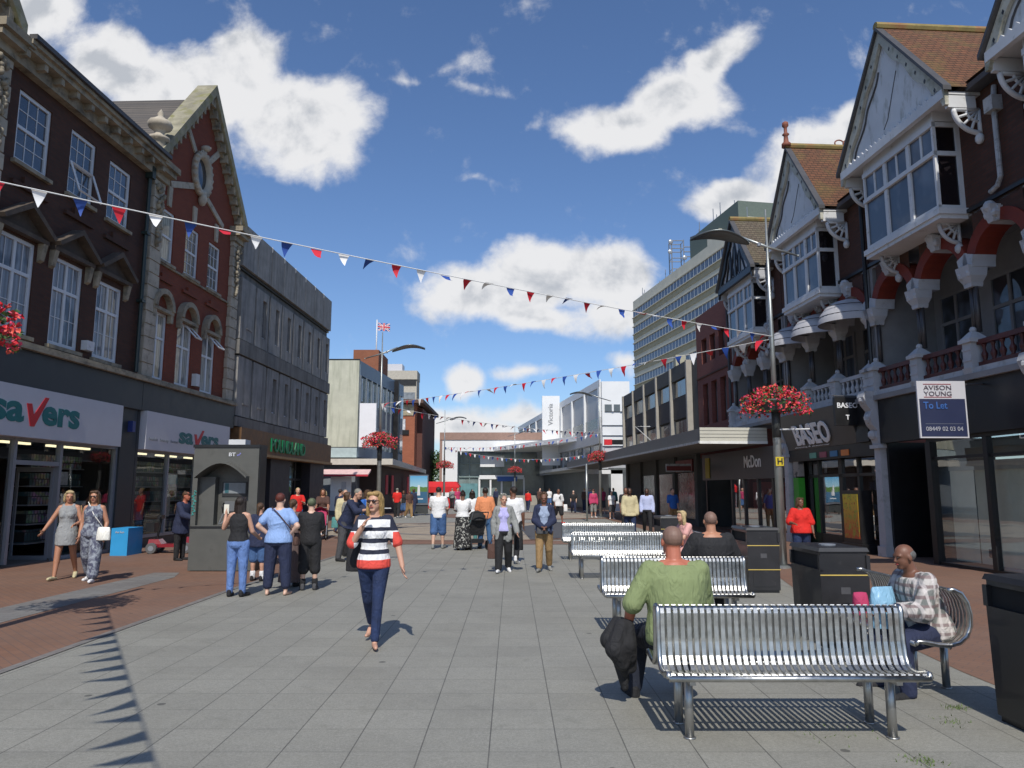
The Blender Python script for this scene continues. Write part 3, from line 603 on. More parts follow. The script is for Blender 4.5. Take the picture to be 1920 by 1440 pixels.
for i in range(nb):
    a=L_*i/nb; e=a+L_/nb
    MB().box(PF,a,a+.12,-.15,.06,4.4,9.1).build('mullion',mat('mullion_grey',(.20,.23,.26),.4,.4),t)
    MB().box(PF,a+.12,e,-.12,-.02,7.3,9.0).build('upper_window',mat('tinted_teal_glass',(.10,.17,.19),.08,coat=1),t)
    MB().box(PF,a+.18,a+.62,-.02,.01,7.4,8.9).build('blind',mat('white_blind',(.55,.60,.60),.5),t)
    MB().box(PF,a+.12,e,-.12,-.04,6.0,7.3).build('spandrel_panel',mat('slate_panel',(.11,.12,.15),.4),t)
    MB().box(PF,a+.12,e,-.12,-.02,4.4,6.0).build('lower_window',mat('tinted_teal_glass',(.10,.17,.19),.08),t)
MB().box(PF,L_*.74,L_*.76,-.1,.35,3.8,10.0).build('fin',M['black'],t)
MB().box(WF,-11.6,-9.75,53.0,57,9.95,11.75).build('penthouse',brickmat('penthouse_brick',(.24,.07,.03),(.28,.09,.04),(.2,.12,.08),(1,0)),t)
cp=MB(); cz0,cz1=3.2,3.58
vs=[(-16,47.4,cz0),(-7.65,47.4,cz0),(-8.7,75,cz0),(-12,75,cz0),(-16,47.4,cz1),(-7.65,47.4,cz1),(-8.7,75,cz1),(-12,75,cz1)]
cp.add(vs,[(0,3,2,1),(4,5,6,7),(0,1,5,4),(1,2,6,5),(2,3,7,6),(3,0,4,7)]); cp.build('canopy',mat('canopy_white',(.52,.49,.42),.6,var=.1),t)
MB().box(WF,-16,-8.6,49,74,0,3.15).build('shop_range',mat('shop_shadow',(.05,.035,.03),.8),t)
MB().box(WF,-9.93,-8.85,47.75,47.87,4.35,7.2).build('banner',mat('white_banner',(.75,.75,.77),.6,var=.03),t)
MB().box(WF,-11.45,-10.15,46.85,46.95,.3,2.42).build('white_hoarding',mat('white_hoarding',(.78,.78,.74),.6,var=.03),t)
MB().box(WF,-10.75,-10.45,46.82,46.845,1.5,2.1).build('menu_sheet',mat('menu_grey',(.5,.5,.5),.7),t)
MB().prismu(Fr((-12.6,47.3),(1,0),(0,-1)),[(0,2.75),(.9,2.5),(.9,2.56),(0,2.9)],0,3.6).build('awning',mat('pink_awning',(.62,.42,.40),.7),t)
MB().box(WF,-12.6,-9.0,46.36,46.40,2.44,2.56).build('awning_valance',mat('red_valance',(.45,.03,.05),.6),t)
for x,yy_ in ((-8.9,50.5),(-8.75,52),(-8.5,58)): MB().box(WF,x+.3,x+.34,yy_,yy_+.8,1.3,2.6).build('red_poster',mat('red_poster',(.5,.03,.05),.5,var=.4,scale=5),t)
# ---------------------------------------------------------------- further left: brick block, tower, tree
t=thing('brick_tower_block','orange brick corner block with an overhanging roof beyond the blue office block','building',(-12,82,0))
OB=brickmat('orange_brick',(.30,.085,.035),(.36,.11,.05),(.25,.12,.08),(1,0))
MB().box(WF,-16,-10.6,80,95,0,10.9).build('wall',OB,t); MB().box(WF,-10.6,-10.0,82,95,1,10.6).build('shadow_side',brickmat('shaded_side_brick',(.10,.035,.025),(.12,.04,.03),(.1,.06,.05),(0,1)),t)  # second box is the block's shadow side, its shade put into darker brick
MB().box(WF,-16,-9.6,79.2,96,10.9,11.3).build('roof',mat('brown_roof',(.10,.055,.04),.8),t)
MB().box(WF,-13,-10.7,79.9,80.0,9.6,10.8).build('window_band',mat('cream_window_band',(.35,.30,.2),.6,var=.4,scale=3),t)
MB().box(WF,-12.6,-11.6,79.8,79.95,8.0,9.2).build('louvre',mat('louvre_white',(.5,.5,.5),.6,var=.4,scale=7),t)
for z in (2.5,7.5): MB().box(WF,-13,-11.2,79.85,79.98,z,z+.5).build('recess',M['dark'],t)
t=thing('tower_block','pale beige tower far behind the orange brick block','building',(-20.5,145,0))
MB().box(WF,-24,-18.3,140,144,0,22.5).build('wall',mat('tower_beige',(.42,.39,.33),.8),t)
for z in (5,8.4,11.8,15.2,18.6): MB().box(WF,-23.6,-18.6,139.9,140,z,z+1.4).build('window_band',mat('tower_window',(.20,.22,.24),.3,var=.3,scale=1.5),t)
MB().box(WF,-24,-18.2,139.7,144,22.5,24.2).build('parapet',mat('tower_beige',(.42,.39,.33),.8),t); MB().box(WF,-24.5,-21.3,141,144,24.2,25.7).build('plant_room',M['signw'],t)
MB().box(WF,-23.9,-18.4,139.8,139.95,21.4,22.4).build('dark_gap',M['black'],t)
# ---------------------------------------------------------------- right: victorian terrace with arcaded balconies and gabled oriels
f=RF
BR_t=brickmat('terrace_brick',(.070,.027,.017),(.10,.036,.022),(.055,.036,.026),dRt,dirt=.35)
BR_n=brickmat('modern_red_brick',(.16,.045,.035),(.19,.055,.042),(.12,.06,.05),dRt,dirt=.15)
VR=mat('red_voussoir',(.17,.022,.010),.7,var=.2,scale=4); RB=mat('red_balustrade',(.085,.02,.016),.5,var=.25)
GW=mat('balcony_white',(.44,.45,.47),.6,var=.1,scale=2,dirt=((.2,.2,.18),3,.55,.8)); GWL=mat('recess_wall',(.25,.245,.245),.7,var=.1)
GR=mat('white_render',(.62,.63,.64),.7,var=.08,scale=1.2,dirt=((.30,.30,.26),4.,.54,.74,.35))
BG=mat('bargeboard_white',(.46,.45,.38),.7,var=.12,scale=2,dirt=((.24,.23,.16),3,.5,.7))
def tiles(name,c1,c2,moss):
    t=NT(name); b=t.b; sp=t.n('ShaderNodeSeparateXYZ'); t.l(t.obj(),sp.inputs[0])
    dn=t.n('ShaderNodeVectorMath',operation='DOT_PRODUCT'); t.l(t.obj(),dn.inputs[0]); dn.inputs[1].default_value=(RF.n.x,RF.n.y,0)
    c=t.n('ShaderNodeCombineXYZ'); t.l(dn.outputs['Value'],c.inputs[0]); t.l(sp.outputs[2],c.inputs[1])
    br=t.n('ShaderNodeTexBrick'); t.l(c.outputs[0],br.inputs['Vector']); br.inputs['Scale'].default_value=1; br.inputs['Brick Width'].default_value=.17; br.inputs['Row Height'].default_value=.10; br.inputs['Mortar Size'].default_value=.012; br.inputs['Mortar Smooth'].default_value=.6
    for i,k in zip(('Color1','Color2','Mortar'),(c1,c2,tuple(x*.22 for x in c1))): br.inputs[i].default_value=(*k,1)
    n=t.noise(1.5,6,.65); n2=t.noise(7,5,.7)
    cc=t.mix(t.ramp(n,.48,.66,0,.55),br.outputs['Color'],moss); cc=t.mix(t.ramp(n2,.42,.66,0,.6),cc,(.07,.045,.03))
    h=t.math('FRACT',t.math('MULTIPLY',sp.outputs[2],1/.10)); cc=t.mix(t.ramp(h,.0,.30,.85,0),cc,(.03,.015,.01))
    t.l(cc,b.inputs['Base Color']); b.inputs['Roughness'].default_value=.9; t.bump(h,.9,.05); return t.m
TILE=tiles('mossy_red_tiles',(.20,.085,.045),(.155,.07,.038),(.17,.14,.045)); TILE2=tiles('grey_tiles',(.17,.14,.10),(.14,.12,.09),(.13,.12,.07))
def fret(mb,fr,L_,H_,th,r=.035):
    """quarter-round fretwork bracket in the (v,z) plane, thickness th along u"""
    def seg(pts,rr=r): mb.tube([fr(0,a,b_) for a,b_ in pts],rr,6)
    arc=[(L_*(1-math.cos(R(k*9))),-H_*math.sin(R(90-k*9))*1.0) for k in range(11)]
    arc=[(L_*math.sin(R(k*9)),-H_*math.cos(R(k*9))) for k in range(11)]
    seg(arc,r*1.5); seg([(0,0),(0,-H_-.1)],r*1.3); seg([(0,0),(L_,0)],r*1.3)
    for a in (22,45,68): seg([(.02,-.02),(L_*math.sin(R(a))*.98,-H_*math.cos(R(a))*.98)],r*.9)
    arc2=[(L_*.5*math.sin(R(k*15)),-H_*.5*math.cos(R(k*15))) for k in range(7)]; seg(arc2,r*.9)
    mb.ball(fr(0,.03,-H_-.12),(.09,.09,.12),8,5)
def arch(mb_r,mb_w,mb_s,fr,uc,sp,r0,r1,top,hw,v):
    """ring of alternating red and white blocks plus the wall above it"""
    n=18; P_=lambda r,k:(uc+r*math.cos(R(k*180/n)),sp+r*math.sin(R(k*180/n)))
    for k in range(n):
        b=mb_w[0 if k<2 else (2 if k>15 else 1)] if k in (0,1,8,9,16,17) else mb_r; e=.0 if b is mb_r else .04
        mb=b; mb.prism(fr,[P_(r0,k),P_(r1+e,k),P_(r1+e,k+1),P_(r0,k+1)],v-.42,v+.05+e)
    for k in range(n):
        a,b_=P_(r0+.01,k),P_(r0+.01,k+1); mb_s.quad(fr(a[0],v,a[1]),fr(b_[0],v,b_[1]),fr(b_[0],v,top),fr(a[0],v,top))
def terrace(name,label,u0,u1,cols,uc,gw,bw,z_b0,z_b1,z_eave,z_ap,style,shells=False,railm=None,rooft=None,railz=4.66):
    t=thing('terrace_house',label,'house',f((u0+u1)/2,0,0))
    L2=Fr(f(0,0,0)[:],dRt,(f.n.x,f.n.y))
    b=MB(); wall_holes(b,f,u0,u1,7.34,z_eave+.25,[])
    b.quad(f(u1,0,4),f(u1,-9,4),f(u1,-9,z_eave+.2),f(u1,0,z_eave+.2)); b.quad(f(u0,0,4),f(u0,-9,4),f(u0,-9,z_eave+.2),f(u0,0,z_eave+.2)); b.build('wall',BR_t,t)
    MB().box(f,u0,u1,-.3,.06,7.36,7.44).build('string_course',M['black'],t)
    # recess behind the arcade
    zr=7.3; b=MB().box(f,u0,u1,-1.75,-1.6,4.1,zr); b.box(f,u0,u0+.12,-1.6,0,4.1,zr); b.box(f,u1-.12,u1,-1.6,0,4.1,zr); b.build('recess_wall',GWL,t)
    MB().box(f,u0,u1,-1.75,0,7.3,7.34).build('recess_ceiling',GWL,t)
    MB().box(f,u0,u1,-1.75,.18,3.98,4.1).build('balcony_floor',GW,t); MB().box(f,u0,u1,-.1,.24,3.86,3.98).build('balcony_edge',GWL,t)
    for i in range(len(cols)-1):
        a,b_=cols[i],cols[i+1]; m_=(a+b_)/2
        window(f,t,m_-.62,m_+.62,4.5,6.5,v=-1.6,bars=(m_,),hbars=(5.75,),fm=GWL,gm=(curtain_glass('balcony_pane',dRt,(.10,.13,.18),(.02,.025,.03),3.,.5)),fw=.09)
    # arches
    s_=MB()
    for i in range(len(cols)-1):
        a,b_=cols[i],cols[i+1]; r_=MB();w_=[MB(),MB(),MB()]; arch(r_,w_,s_,f,(a+b_)/2,6.20,(b_-a)/2-.21,(b_-a)/2+.04,7.35,.9,0); ao=r_.build('arch_ring',VR,t); [x_.build('white_voussoir',GW,ao) for x_ in w_]
    s_.build('spandrel_wall',BR_t,t)
    for i in range(len(cols)-1):
        m_=(cols[i]+cols[i+1])/2; k=MB().taper(f,(m_,.04),(.08,.10),6.88,(m_,.08),(.13,.16),7.22).ball(f(m_,.14,7.20),(.13,.11,.13),8,5).ball(f(m_-.1,.12,7.05),(.09,.08,.09),6,4).ball(f(m_+.1,.12,7.05),(.09,.08,.09),6,4); k.build('keystone',GW,t,smooth=False)
    for c in cols:
        pb=MB(); pb.taper(f,(c,.05),(.13,.17),4.1,(c,.05),(.13,.17),4.62); pb.taper(f,(c,.05),(.19,.22),4.62,(c,.05),(.19,.22),4.70).taper(f,(c,.05),(.17,.2),4.70,(c,.05),(.05,.06),4.86).ball(f(c,.05,4.9),.07,8,5)
        for k in (4.24,4.46): pb.box(f,c-.135,c+.135,.215,.235,k,k+.05)
        pb.taper(f,(c,.10),(.11,.10),3.86,(c,.10),(.13,.16),4.1); po=pb.build('pedestal',GW,t)
        if c in (cols[0],cols[-1]) or True:
            sh=MB()
            for dx in (-.06,.06): sh.tube([f(c+dx,-.05,4.85),f(c+dx,-.05,5.82)],.055,8)
            sh.build('column',mat('dark_shaft',(.05,.045,.045),.35,var=.3),t,smooth=True)
            cpb=MB().taper(f,(c,-.05),(.11,.12),5.80,(c,-.05),(.13,.13),5.88).taper(f,(c,-.05),(.12,.12),5.88,(c,-.04),(.19,.18),6.02).taper(f,(c,-.04),(.19,.18),6.02,(c,-.04),(.20,.22),6.24)
            for dx in (-.12,.12): cpb.ball(f(c+dx,.10,6.08),(.08,.08,.10),6,4)
            cpb.build('capital',GW,t)
    for i in range(len(cols)-1):
        a,b_=cols[i]+.14,cols[i+1]-.14; rl=MB().box(f,a,b_,-.02,.10,4.56,4.66).box(f,a,b_,-.01,.09,4.12,4.2).build('balustrade_rail',railm,t)
        nb=6
        bb=MB()
        for k in range(nb):
            x=a+(b_-a)*(k+.5)/nb; bb.lathe(f(x,.04,4.2),[(.05,0),(.035,.03),(.06,.10),(.065,.15),(.03,.22),(.028,.28),(.05,.33),(.05,.36)],8)
        bb.build('balusters',railm,rl,smooth=True)
    # oriel window
    a,b_=uc-bw/2,uc+bw/2; V=.6; fr=Fr(f(0,V,0)[:],dRt,(f.n.x,f.n.y)); sf=Fr(f(a,0,0)[:],(f.n.x,f.n.y),(-f.d.x,-f.d.y))
    o=MB().box(f,a-.08,b_+.08,0,V+.06,z_b0-.13,z_b0).box(f,a-.04,b_+.04,0,V+.02,z_b0-.22,z_b0-.13).build('oriel_base',M['wpaint'],t)
    MB().box(f,a+.02,b_-.02,.02,V-.06,z_b0+.0,z_b0+.02).build('oriel_floor',M['dark'],t)
    zt=z_b0+(z_b1-z_b0)*.64; m3=[a+(b_-a)*k/3 for k in (1,2)]; 
    wo=MB(); F_=.075
    for x in [a,b_]+m3: wo.box(f,max(a,x-F_*.8),min(b_,x+F_*.8),V-.07,V,z_b0,z_b1)
    wo.box(f,a,b_,V-.065,V-.004,z_b0,z_b0+.09).box(f,a,b_,V-.068,V+.03,zt-.05,zt+.05).box(f,a,b_,V-.066,V+.02,z_b1-.10,z_b1+.02)
    for k in range(3):
        x0=a+(b_-a)*k/3; x=x0+(b_-a)/6; wo.box(f,x-.03,x+.03,V-.05,V-.02,zt+.05,z_b1-.1)
    for uu in (a,b_):
        wo.box(f,uu-(0 if uu==a else .14),uu+(.14 if uu==a else 0),-.0,.10,z_b0,z_b1)
        for zz0,zz1 in ((z_b0,z_b0+.09),(zt-.05,zt+.05),(z_b1-.10,z_b1)): wo.box(f,uu+(.001 if uu==a else -.07),uu+(.07 if uu==a else -.001),.05,V-.05,zz0,zz1)
    wn_=wo.build('oriel_frame',M['wpaint'],t)
    BL=curtain_glass('oriel_pane',dRt,(.11,.13,.16),(.035,.05,.075),1.,.55)
    MB().quad(f(a+.03,V-.04,z_b0+.05),f(b_-.03,V-.04,z_b0+.05),f(b_-.03,V-.04,z_b1-.05),f(a+.03,V-.04,z_b1-.05)).build('pane',BL,wn_)
    for uu in (a+.035,b_-.035): MB().quad(f(uu,.05,z_b0+.05),f(uu,V-.05,z_b0+.05),f(uu,V-.05,z_b1-.05),f(uu,.05,z_b1-.05)).build('side_pane',glass('dark_side_pane',(.012,.010,.012)),wn_)
    MB().box(f,a,b_,0,V-.02,z_b1+.02,z_eave-.02).build('oriel_head',M['wpaint'],t)
    for uu in (a+.28,b_-.28):
        bk=MB(); fret(bk,Fr(f(uu,0.0,z_b0-.22)[:],dRt,(f.n.x,f.n.y)),V*.72,.42,.05,.03); bk.build('oriel_bracket',GW,t,smooth=True)
    # gable
    VG=.78; hw=gw/2; g=MB().prism(f,[(uc-hw+.15,z_eave+.02),(uc+hw-.15,z_eave+.02),(uc,z_ap-.25)],VG-.25,VG-.10)
    blk=style=='tudor'; go=g.build('gable_panel',GR,t); BB=M['black'] if blk else BG
    for s in (-1,1):
        e=uc+s*(hw+.02); n=26; pts=[]; low=[]
        for k in range(n+1):
            a_=k/n; x=e+(uc-e)*a_; z=z_eave+(z_ap-z_eave)*a_; wv=.36+.06*math.sin(a_*math.pi*5.5)
            pts.append((x,z+.02)); low.append((x,max(z-wv,z_eave-.12) if k>1 else z_eave-.3))
        bb=MB()
        for k in range(n): bb.prism(f,[pts[k],pts[k+1],low[k+1],low[k]],VG-.08,VG+.0)
        bo=bb.build('bargeboard',BB,t)
        MB().prism(f,[(e+s*.08,z_eave-.02),(uc,z_ap+.02),(uc,z_ap+.11),(e+s*.08,z_eave+.08)],VG-.10,VG+.075).build('roof_edge',M['lead'],bo)
        if not blk:
            nh=MB()
            for k in range(1,7):
                a_=k/7.3; x=e+(uc-e)*a_; z=z_eave+(z_ap-z_eave)*a_-.2; nh.prism(f,[(x-.035,z),(x,z+.05),(x+.035,z),(x,z-.06)],VG,VG+.006)
            nh.build('pierced_holes',M['black'],bo)
    # lower trim
    tr=MB().box(f,uc-hw+.02,uc+hw-.02,VG-.1,VG+.02,z_eave-.14,z_eave+.06); n=20
    for k in range(n):
        x=uc-hw+.15+(gw-.3)*(k+.5)/n; w2=(gw-.3)/n/2
        tr.prism(f,[(x-w2,z_eave+.06),(x+w2,z_eave+.06),(x,z_eave+.16)],VG-.06,VG+.0)
    tr.build('scalloped_trim',M['black'] if blk else M['wpaint'],t)
    MB().box(f,uc-hw,uc+hw,-.0,VG-.1,z_eave-.06,z_eave+.0).build('soffit',M['wpaint'],t)
    if blk:
        tm=MB(); 
        for x,z0,z1 in ((uc-.45,z_eave,z_ap-1.0),(uc+.45,z_eave,z_ap-1.0),(uc,z_eave,z_ap-.4)): tm.box(f,x-.06,x+.06,VG-.11,VG-.06,z0,z1)
        for s in (-1,1):
            for a_,b2 in (((uc+s*.1,z_eave+.1),(uc+s*.42,z_eave+1.0)),((uc+s*.95,z_eave+.1),(uc+s*.5,z_eave+.95)),((uc+s*.42,z_eave+.1),(uc+s*.05,z_eave+1.3))):
                tm.tube([f(a_[0],VG-.09,a_[1]),f(b2[0],VG-.09,b2[1])],.05,4)
        tm.build('timber_strips',M['black'],t)
    else:
        tm=MB()
        for a_,b2 in (((uc+.02,z_eave+.50),(uc-.42,z_ap-1.25)),((uc+.02,z_eave+.50),(uc+.2,z_eave+.32))): tm.tube([f(a_[0],VG-.10,a_[1]),f(b2[0],VG-.10,b2[1])],.014,4)
        tm.tube([f(uc+hw*.72-(hw*.62)*k/12+.05*math.sin(k*1.1),VG-.09,z_eave+.2+(z_ap-z_eave-1.1)*k/12) for k in range(13)],.028,4)
        tm.build('hanging_cable',M['lead'],t)
    # side boards, fretted side brackets and eaves box
    for s in (-1,1):
        x=uc+s*(hw-.06); MB().box(f,x-.05,x+.05,.1,VG-.08,z_eave-.34,z_eave-.08).build('return_board',M['wpaint'] if not blk else GW,t)
        bk=MB(); fret(bk,Fr(f(x,.02,z_eave-.36)[:],dRt,(f.n.x,f.n.y)),VG-.24,.5,.05,.034); bk.build('fret_bracket',M['wpaint'] if not blk else GW,t,smooth=True)
    # roofs
    rb=MB()
    for s in (-1,1):
        e=uc+s*(hw+.08); rb.quad(f(e,VG+.06,z_eave+.06),f(uc,VG+.06,z_ap+.10),f(uc,-3.7,z_ap+.10),f(e,-3.7,z_eave+.06))
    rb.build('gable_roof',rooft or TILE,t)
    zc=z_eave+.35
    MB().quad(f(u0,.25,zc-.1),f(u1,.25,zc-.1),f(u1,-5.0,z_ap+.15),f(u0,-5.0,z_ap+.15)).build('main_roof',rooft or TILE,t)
    MB().tube([f(uc,VG+.06,z_ap+.13),f(uc,-4.2,z_ap+.13)],.10,8).build('ridge_tiles',mat('ridge_tile',(.24,.19,.07) if not blk else (.14,.12,.08),.9,var=.3,scale=4,dirt=((.25,.1,.05),2,.5,.7)),t)
    gb=[(u0,uc-hw),(uc+hw,u1)]
    for a_,b2 in gb:
        if b2-a_>.1: MB().box(f,a_,b2,.02,.32,z_eave+.0,z_eave+.12).build('gutter',M['lead'],t)
    return t
# (a) house with the TO LET board
tA=terrace('a','large white gabled terrace house with red balcony rail above the empty shop',-3.65,1.88,[-3.65,-1.83,-.02,1.78],-.52,4.15,2.75,7.48,9.42,9.72,12.42,'white',railm=RB)
tB=terrace('b','gabled terrace house with white arch canopies and a terracotta roof finial',1.92,7.12,[2.02,3.72,5.4,7.05],4.5,3.5,2.25,7.2,9.0,9.3,11.85,'white',railm=GW)
tC=terrace('c','terrace house with black and white half timbered gable',7.16,11.85,[7.3,8.85,10.35,11.75],9.3,3.3,2.3,7.1,8.85,9.15,11.35,'tudor',railm=GW,rooft=TILE2)
tZ=terrace('z','corner of a nearer gabled house with a white bracket, cut by the top right corner',-9.1,-3.7,[-9.0,-7.3,-5.5,-3.8],-5.85,4.1,2.75,7.48,9.42,9.72,12.42,'white',railm=RB)
# drainpipe between (z) and (a), ridge ornaments, finial
MB().tube([f(-3.05,.05,9.6),f(-3.05,.1,9.2),f(-3.05,.1,7.7),f(-2.95,.1,7.55),f(-2.75,.1,7.5)],.05,8).box(f,-3.17,-2.93,0,.22,9.05,9.35).build('downpipe',M['wdark'],tA)
MB().tube([f(1.95,.08,9.2),f(1.95,.08,4.2)],.05,8).build('downpipe',M['black'],tB)
MB().lathe(f(4.5,.8,11.95),[(.14,0),(.14,.1),(.08,.16),(.06,.35),(.11,.40),(.05,.46),(.05,.62),(.10,.68),(.09,.78),(.0,.84)],10).build('roof_finial',mat('terracotta',(.22,.07,.04),.7),tB,smooth=True)
for v in (-1.0,-2.4):
    m_=MB(); [m_.tube([f(4.5,v+dx+.14*math.cos(R(k*30)),12.12+.11*math.sin(R(k*30))) for k in range(13)],.022,5) for dx in (-.13,.13)]; m_.build('crested_ridge_tile',MATS['terracotta'],tB)
# shell canopies over the arches of (b)
CAN=mat('canopy_fabric',(.42,.42,.44),.75,var=.08,scale=3,dirt=((.2,.2,.2),3,.55,.75))
cb_=[2.02,3.72,5.4,7.05]
for i in range(3):
    uc_=(cb_[i]+cb_[i+1])/2; b=MB(); n=16; prof=[(.80,0),(.79,.10),(.73,.28),(.60,.46),(.40,.60),(.15,.68),(.02,.69)]
    b.lathe(f(uc_,.05,6.08),prof,n,ax=(f.d,f.n,Vector((0,0,1))),a0=0,a1=math.pi,sy=1.05); o=b.build('arch_canopy',CAN,tB,smooth=True)
    for k in (.18,.42): MB().tube([f(uc_+.80*math.cos(R(a))*(1-k*.35),.06+.84*math.sin(R(a))*(1-k*.35),6.1+k) for a in range(0,181,12)],.012,4).build('canopy_hoop',M['lead'],o)
# white consoles and pilasters between the shops
def console(t,u,low=True):
    b=MB().prismu(f,[(-.1,2.75),(.16,2.75),(.22,2.95),(.18,3.1),(.30,3.25),(.36,3.45),(.30,3.6),(.42,3.75),(.5,3.95),(.44,4.1),(-.1,4.1)],u-.15,u+.15)
    b.ball(f(u,.30,3.42),(.13,.10,.14),8,5).ball(f(u,.24,3.0),(.12,.08,.12),8,5).ball(f(u,.4,3.88),(.14,.1,.1),8,5); b.build('scroll_console',GW,t)
    MB().taper(f,(u,.02),(.15,.14),0,(u,.02),(.13,.12),2.75).box(f,u-.2,u+.2,-.1,.22,2.66,2.75).box(f,u-.18,u+.18,-.1,.2,0,.25).build('pilaster',GW,t)
console(tA,1.85); console(tB,7.15); console(tA,-3.65)
# ground floor of (a): dark recess and empty shop with papered interior
BK=mat('black_fascia',(.010,.010,.011),.45,var=.3)
MB().box(f,-3.45,1.68,-.05,.14,2.78,3.86).build('fascia',BK,tA)
MB().box(f,.05,1.68,-1.6,-1.5,0,2.8).box(f,.02,.08,-1.5,0,0,2.8).box(f,1.6,1.68,-1.5,0,0,2.8).build('recessed_doorway',BK,tA)
sf_=MB().box(f,-3.45,0,-.06,.06,2.70,2.78).box(f,-3.45,0,-.05,.05,0,.07).box(f,-.16,.02,-.06,.08,0,2.7).box(f,-1.95,-1.83,-.055,.07,.07,2.7).box(f,-3.45,-.16,-.05,.03,2.30,2.36).build('shopfront_frame',BK,tA)
MB().quad(f(-3.4,0,.07),f(-.16,0,.07),f(-.16,0,2.7),f(-3.4,0,2.7)).build('shop_window',glass('empty_shop_glass',see=.995),tA)
PN=mat('papered_lining',(.74,.73,.58),.8,var=.1,scale=1.5)
MB().box(f,-3.4,-.1,-.42,-.38,.1,2.25).build('lining_board',PN,tA); MB().box(f,-3.4,-.1,-.37,-.35,2.05,2.25).build('lining_rail',mat('lining_pale',(.5,.5,.45),.7),tA)
for u in (-.9,-1.35,-2.5,-3.0): MB().box(f,u-.008,u+.008,-.379,-.37,.1,2.05).build('board_joint',M['black'],tA)
MB().box(f,-3.4,-.1,-.40,-.36,2.3,2.7).build('clerestory_panel',mat('grey_green_panel',(.10,.14,.14),.4),tA)
MB().box(f,-1.35,-1.15,-.378,-.365,.25,.42).build('vent_plate',M['lead'],tA)
MB().box(f,-3.4,-.1,-.9,-.04,.0,.05).build('shop_floor',M['floorin'],tA)
# ground floor of (b): BASEO
so=MB().add([f(2.7,.12,2.86),f(6.95,.12,2.86),f(6.95,.45,3.92),f(2.7,.45,3.92),f(2.7,0,2.86),f(6.95,0,2.86),f(6.95,0,3.92),f(2.7,0,3.92)],[(0,1,2,3),(3,2,6,7),(0,3,7,4),(1,5,6,2),(0,4,5,1)]).build('fascia',mat('grey_brown_fascia',(.085,.082,.075),.5,var=.2,scale=1),tB)
tu=(f.n*.33+Vector((0,0,1.06))).normalized()
text('BASEO',f(6.10,.155,2.97)+f.n*.03,-f.d,tu,2.15,.64,mat('sign_letter_white',(.78,.79,.80),.4,var=.05),so,bold=.03,depth=.03)
text('clothing & skatewear',f(6.4,.13,2.89)+f.n*.015,-f.d,tu,2.2,.055,MATS['sign_letter_white'],so)
MB().box(f,2.1,2.7,0,.2,2.86,3.86).build('fascia_end',BK,tB); MB().box(f,2.05,7.0,-.02,.1,2.5,2.86).build('shop_lintel',BK,tB)
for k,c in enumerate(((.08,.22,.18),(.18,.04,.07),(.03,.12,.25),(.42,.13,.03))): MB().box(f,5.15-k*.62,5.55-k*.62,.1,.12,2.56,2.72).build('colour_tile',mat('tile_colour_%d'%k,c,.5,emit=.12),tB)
hs=MB().box(f,2.56,2.66,.12,.80,3.30,4.05).build('hanging_sign',BK,tB); 
MB().tube([f(2.61,.8,4.08),f(2.61,-.1,4.08)],.02,6).build('sign_arm',M['lead'],hs)
text('T',f(2.555,.52,3.45),-f.n,(0,0,1),.10,.13,MATS['sign_letter_white'],hs,bold=.03); text('BASEO',f(2.555,.74,3.76),-f.n,(0,0,1),.56,.14,MATS['sign_letter_white'],hs,bold=.02)
sf_=MB()
for u in (2.1,3.45,4.35,4.45,5.7,6.35): sf_.box(f,u-.05,u+.05,-.3,-.2,0,2.5)
sf_.box(f,2.1,6.35,-.3,-.2,2.0,2.08).box(f,2.1,6.35,-.3,-.2,0,.35).build('shopfront_frame',M['black'],tB)
MB().quad(f(2.1,-.25,.35),f(6.35,-.25,.35),f(6.35,-.25,2.5),f(2.1,-.25,2.5)).build('shop_window',glass('baseo_glass',see=.75),tB)
MB().box(f,2.0,7.0,-2.2,-2.1,0,2.6).box(f,2.0,2.05,-2.1,-.3,0,2.6).box(f,6.95,7.0,-2.1,-.3,0,2.6).box(f,2,7,-2.1,-.3,2.5,2.56).build('shop_interior',M['dark'],tB)
q=random.Random(12); dc=[(.55,.53,.5),(.34,.06,.05),(.10,.15,.28),(.6,.6,.64),(.05,.05,.05),(.45,.34,.16),(.25,.34,.34)]
for k in range(30):
    a=q.choice([q.uniform(2.2,3.2),q.uniform(4.55,6.1)]); z=q.uniform(.45,1.95); MB().box(f,a,a+q.uniform(.12,.38),-.42,-.37,z,z+q.uniform(.12,.42)).build('window_display',mat('display_%d'%(k%7),dc[k%7],.7,var=.5,scale=9),tB)
for k in range(6):
    a=2.2+k*.2 if k<3 else 5.4+(k-3)*.2; MB().box(f,a,a+.15,-.32,-.315,2.12,2.4).build('clerestory_poster',mat('display_%d'%(k%7),dc[k%7],.7),tB)
MB().box(f,6.42,6.78,-.1,.1,0,2.0).build('green_banner',mat('bright_green_banner',(.04,.32,.02),.5,var=.15),tB); MB().box(f,6.42,6.8,-.1,.08,2.04,2.5).build('pale_panel',mat('pale_panel',(.3,.28,.25),.6,dirt=((.05,.05,.05),4,.55,.6)),tB)
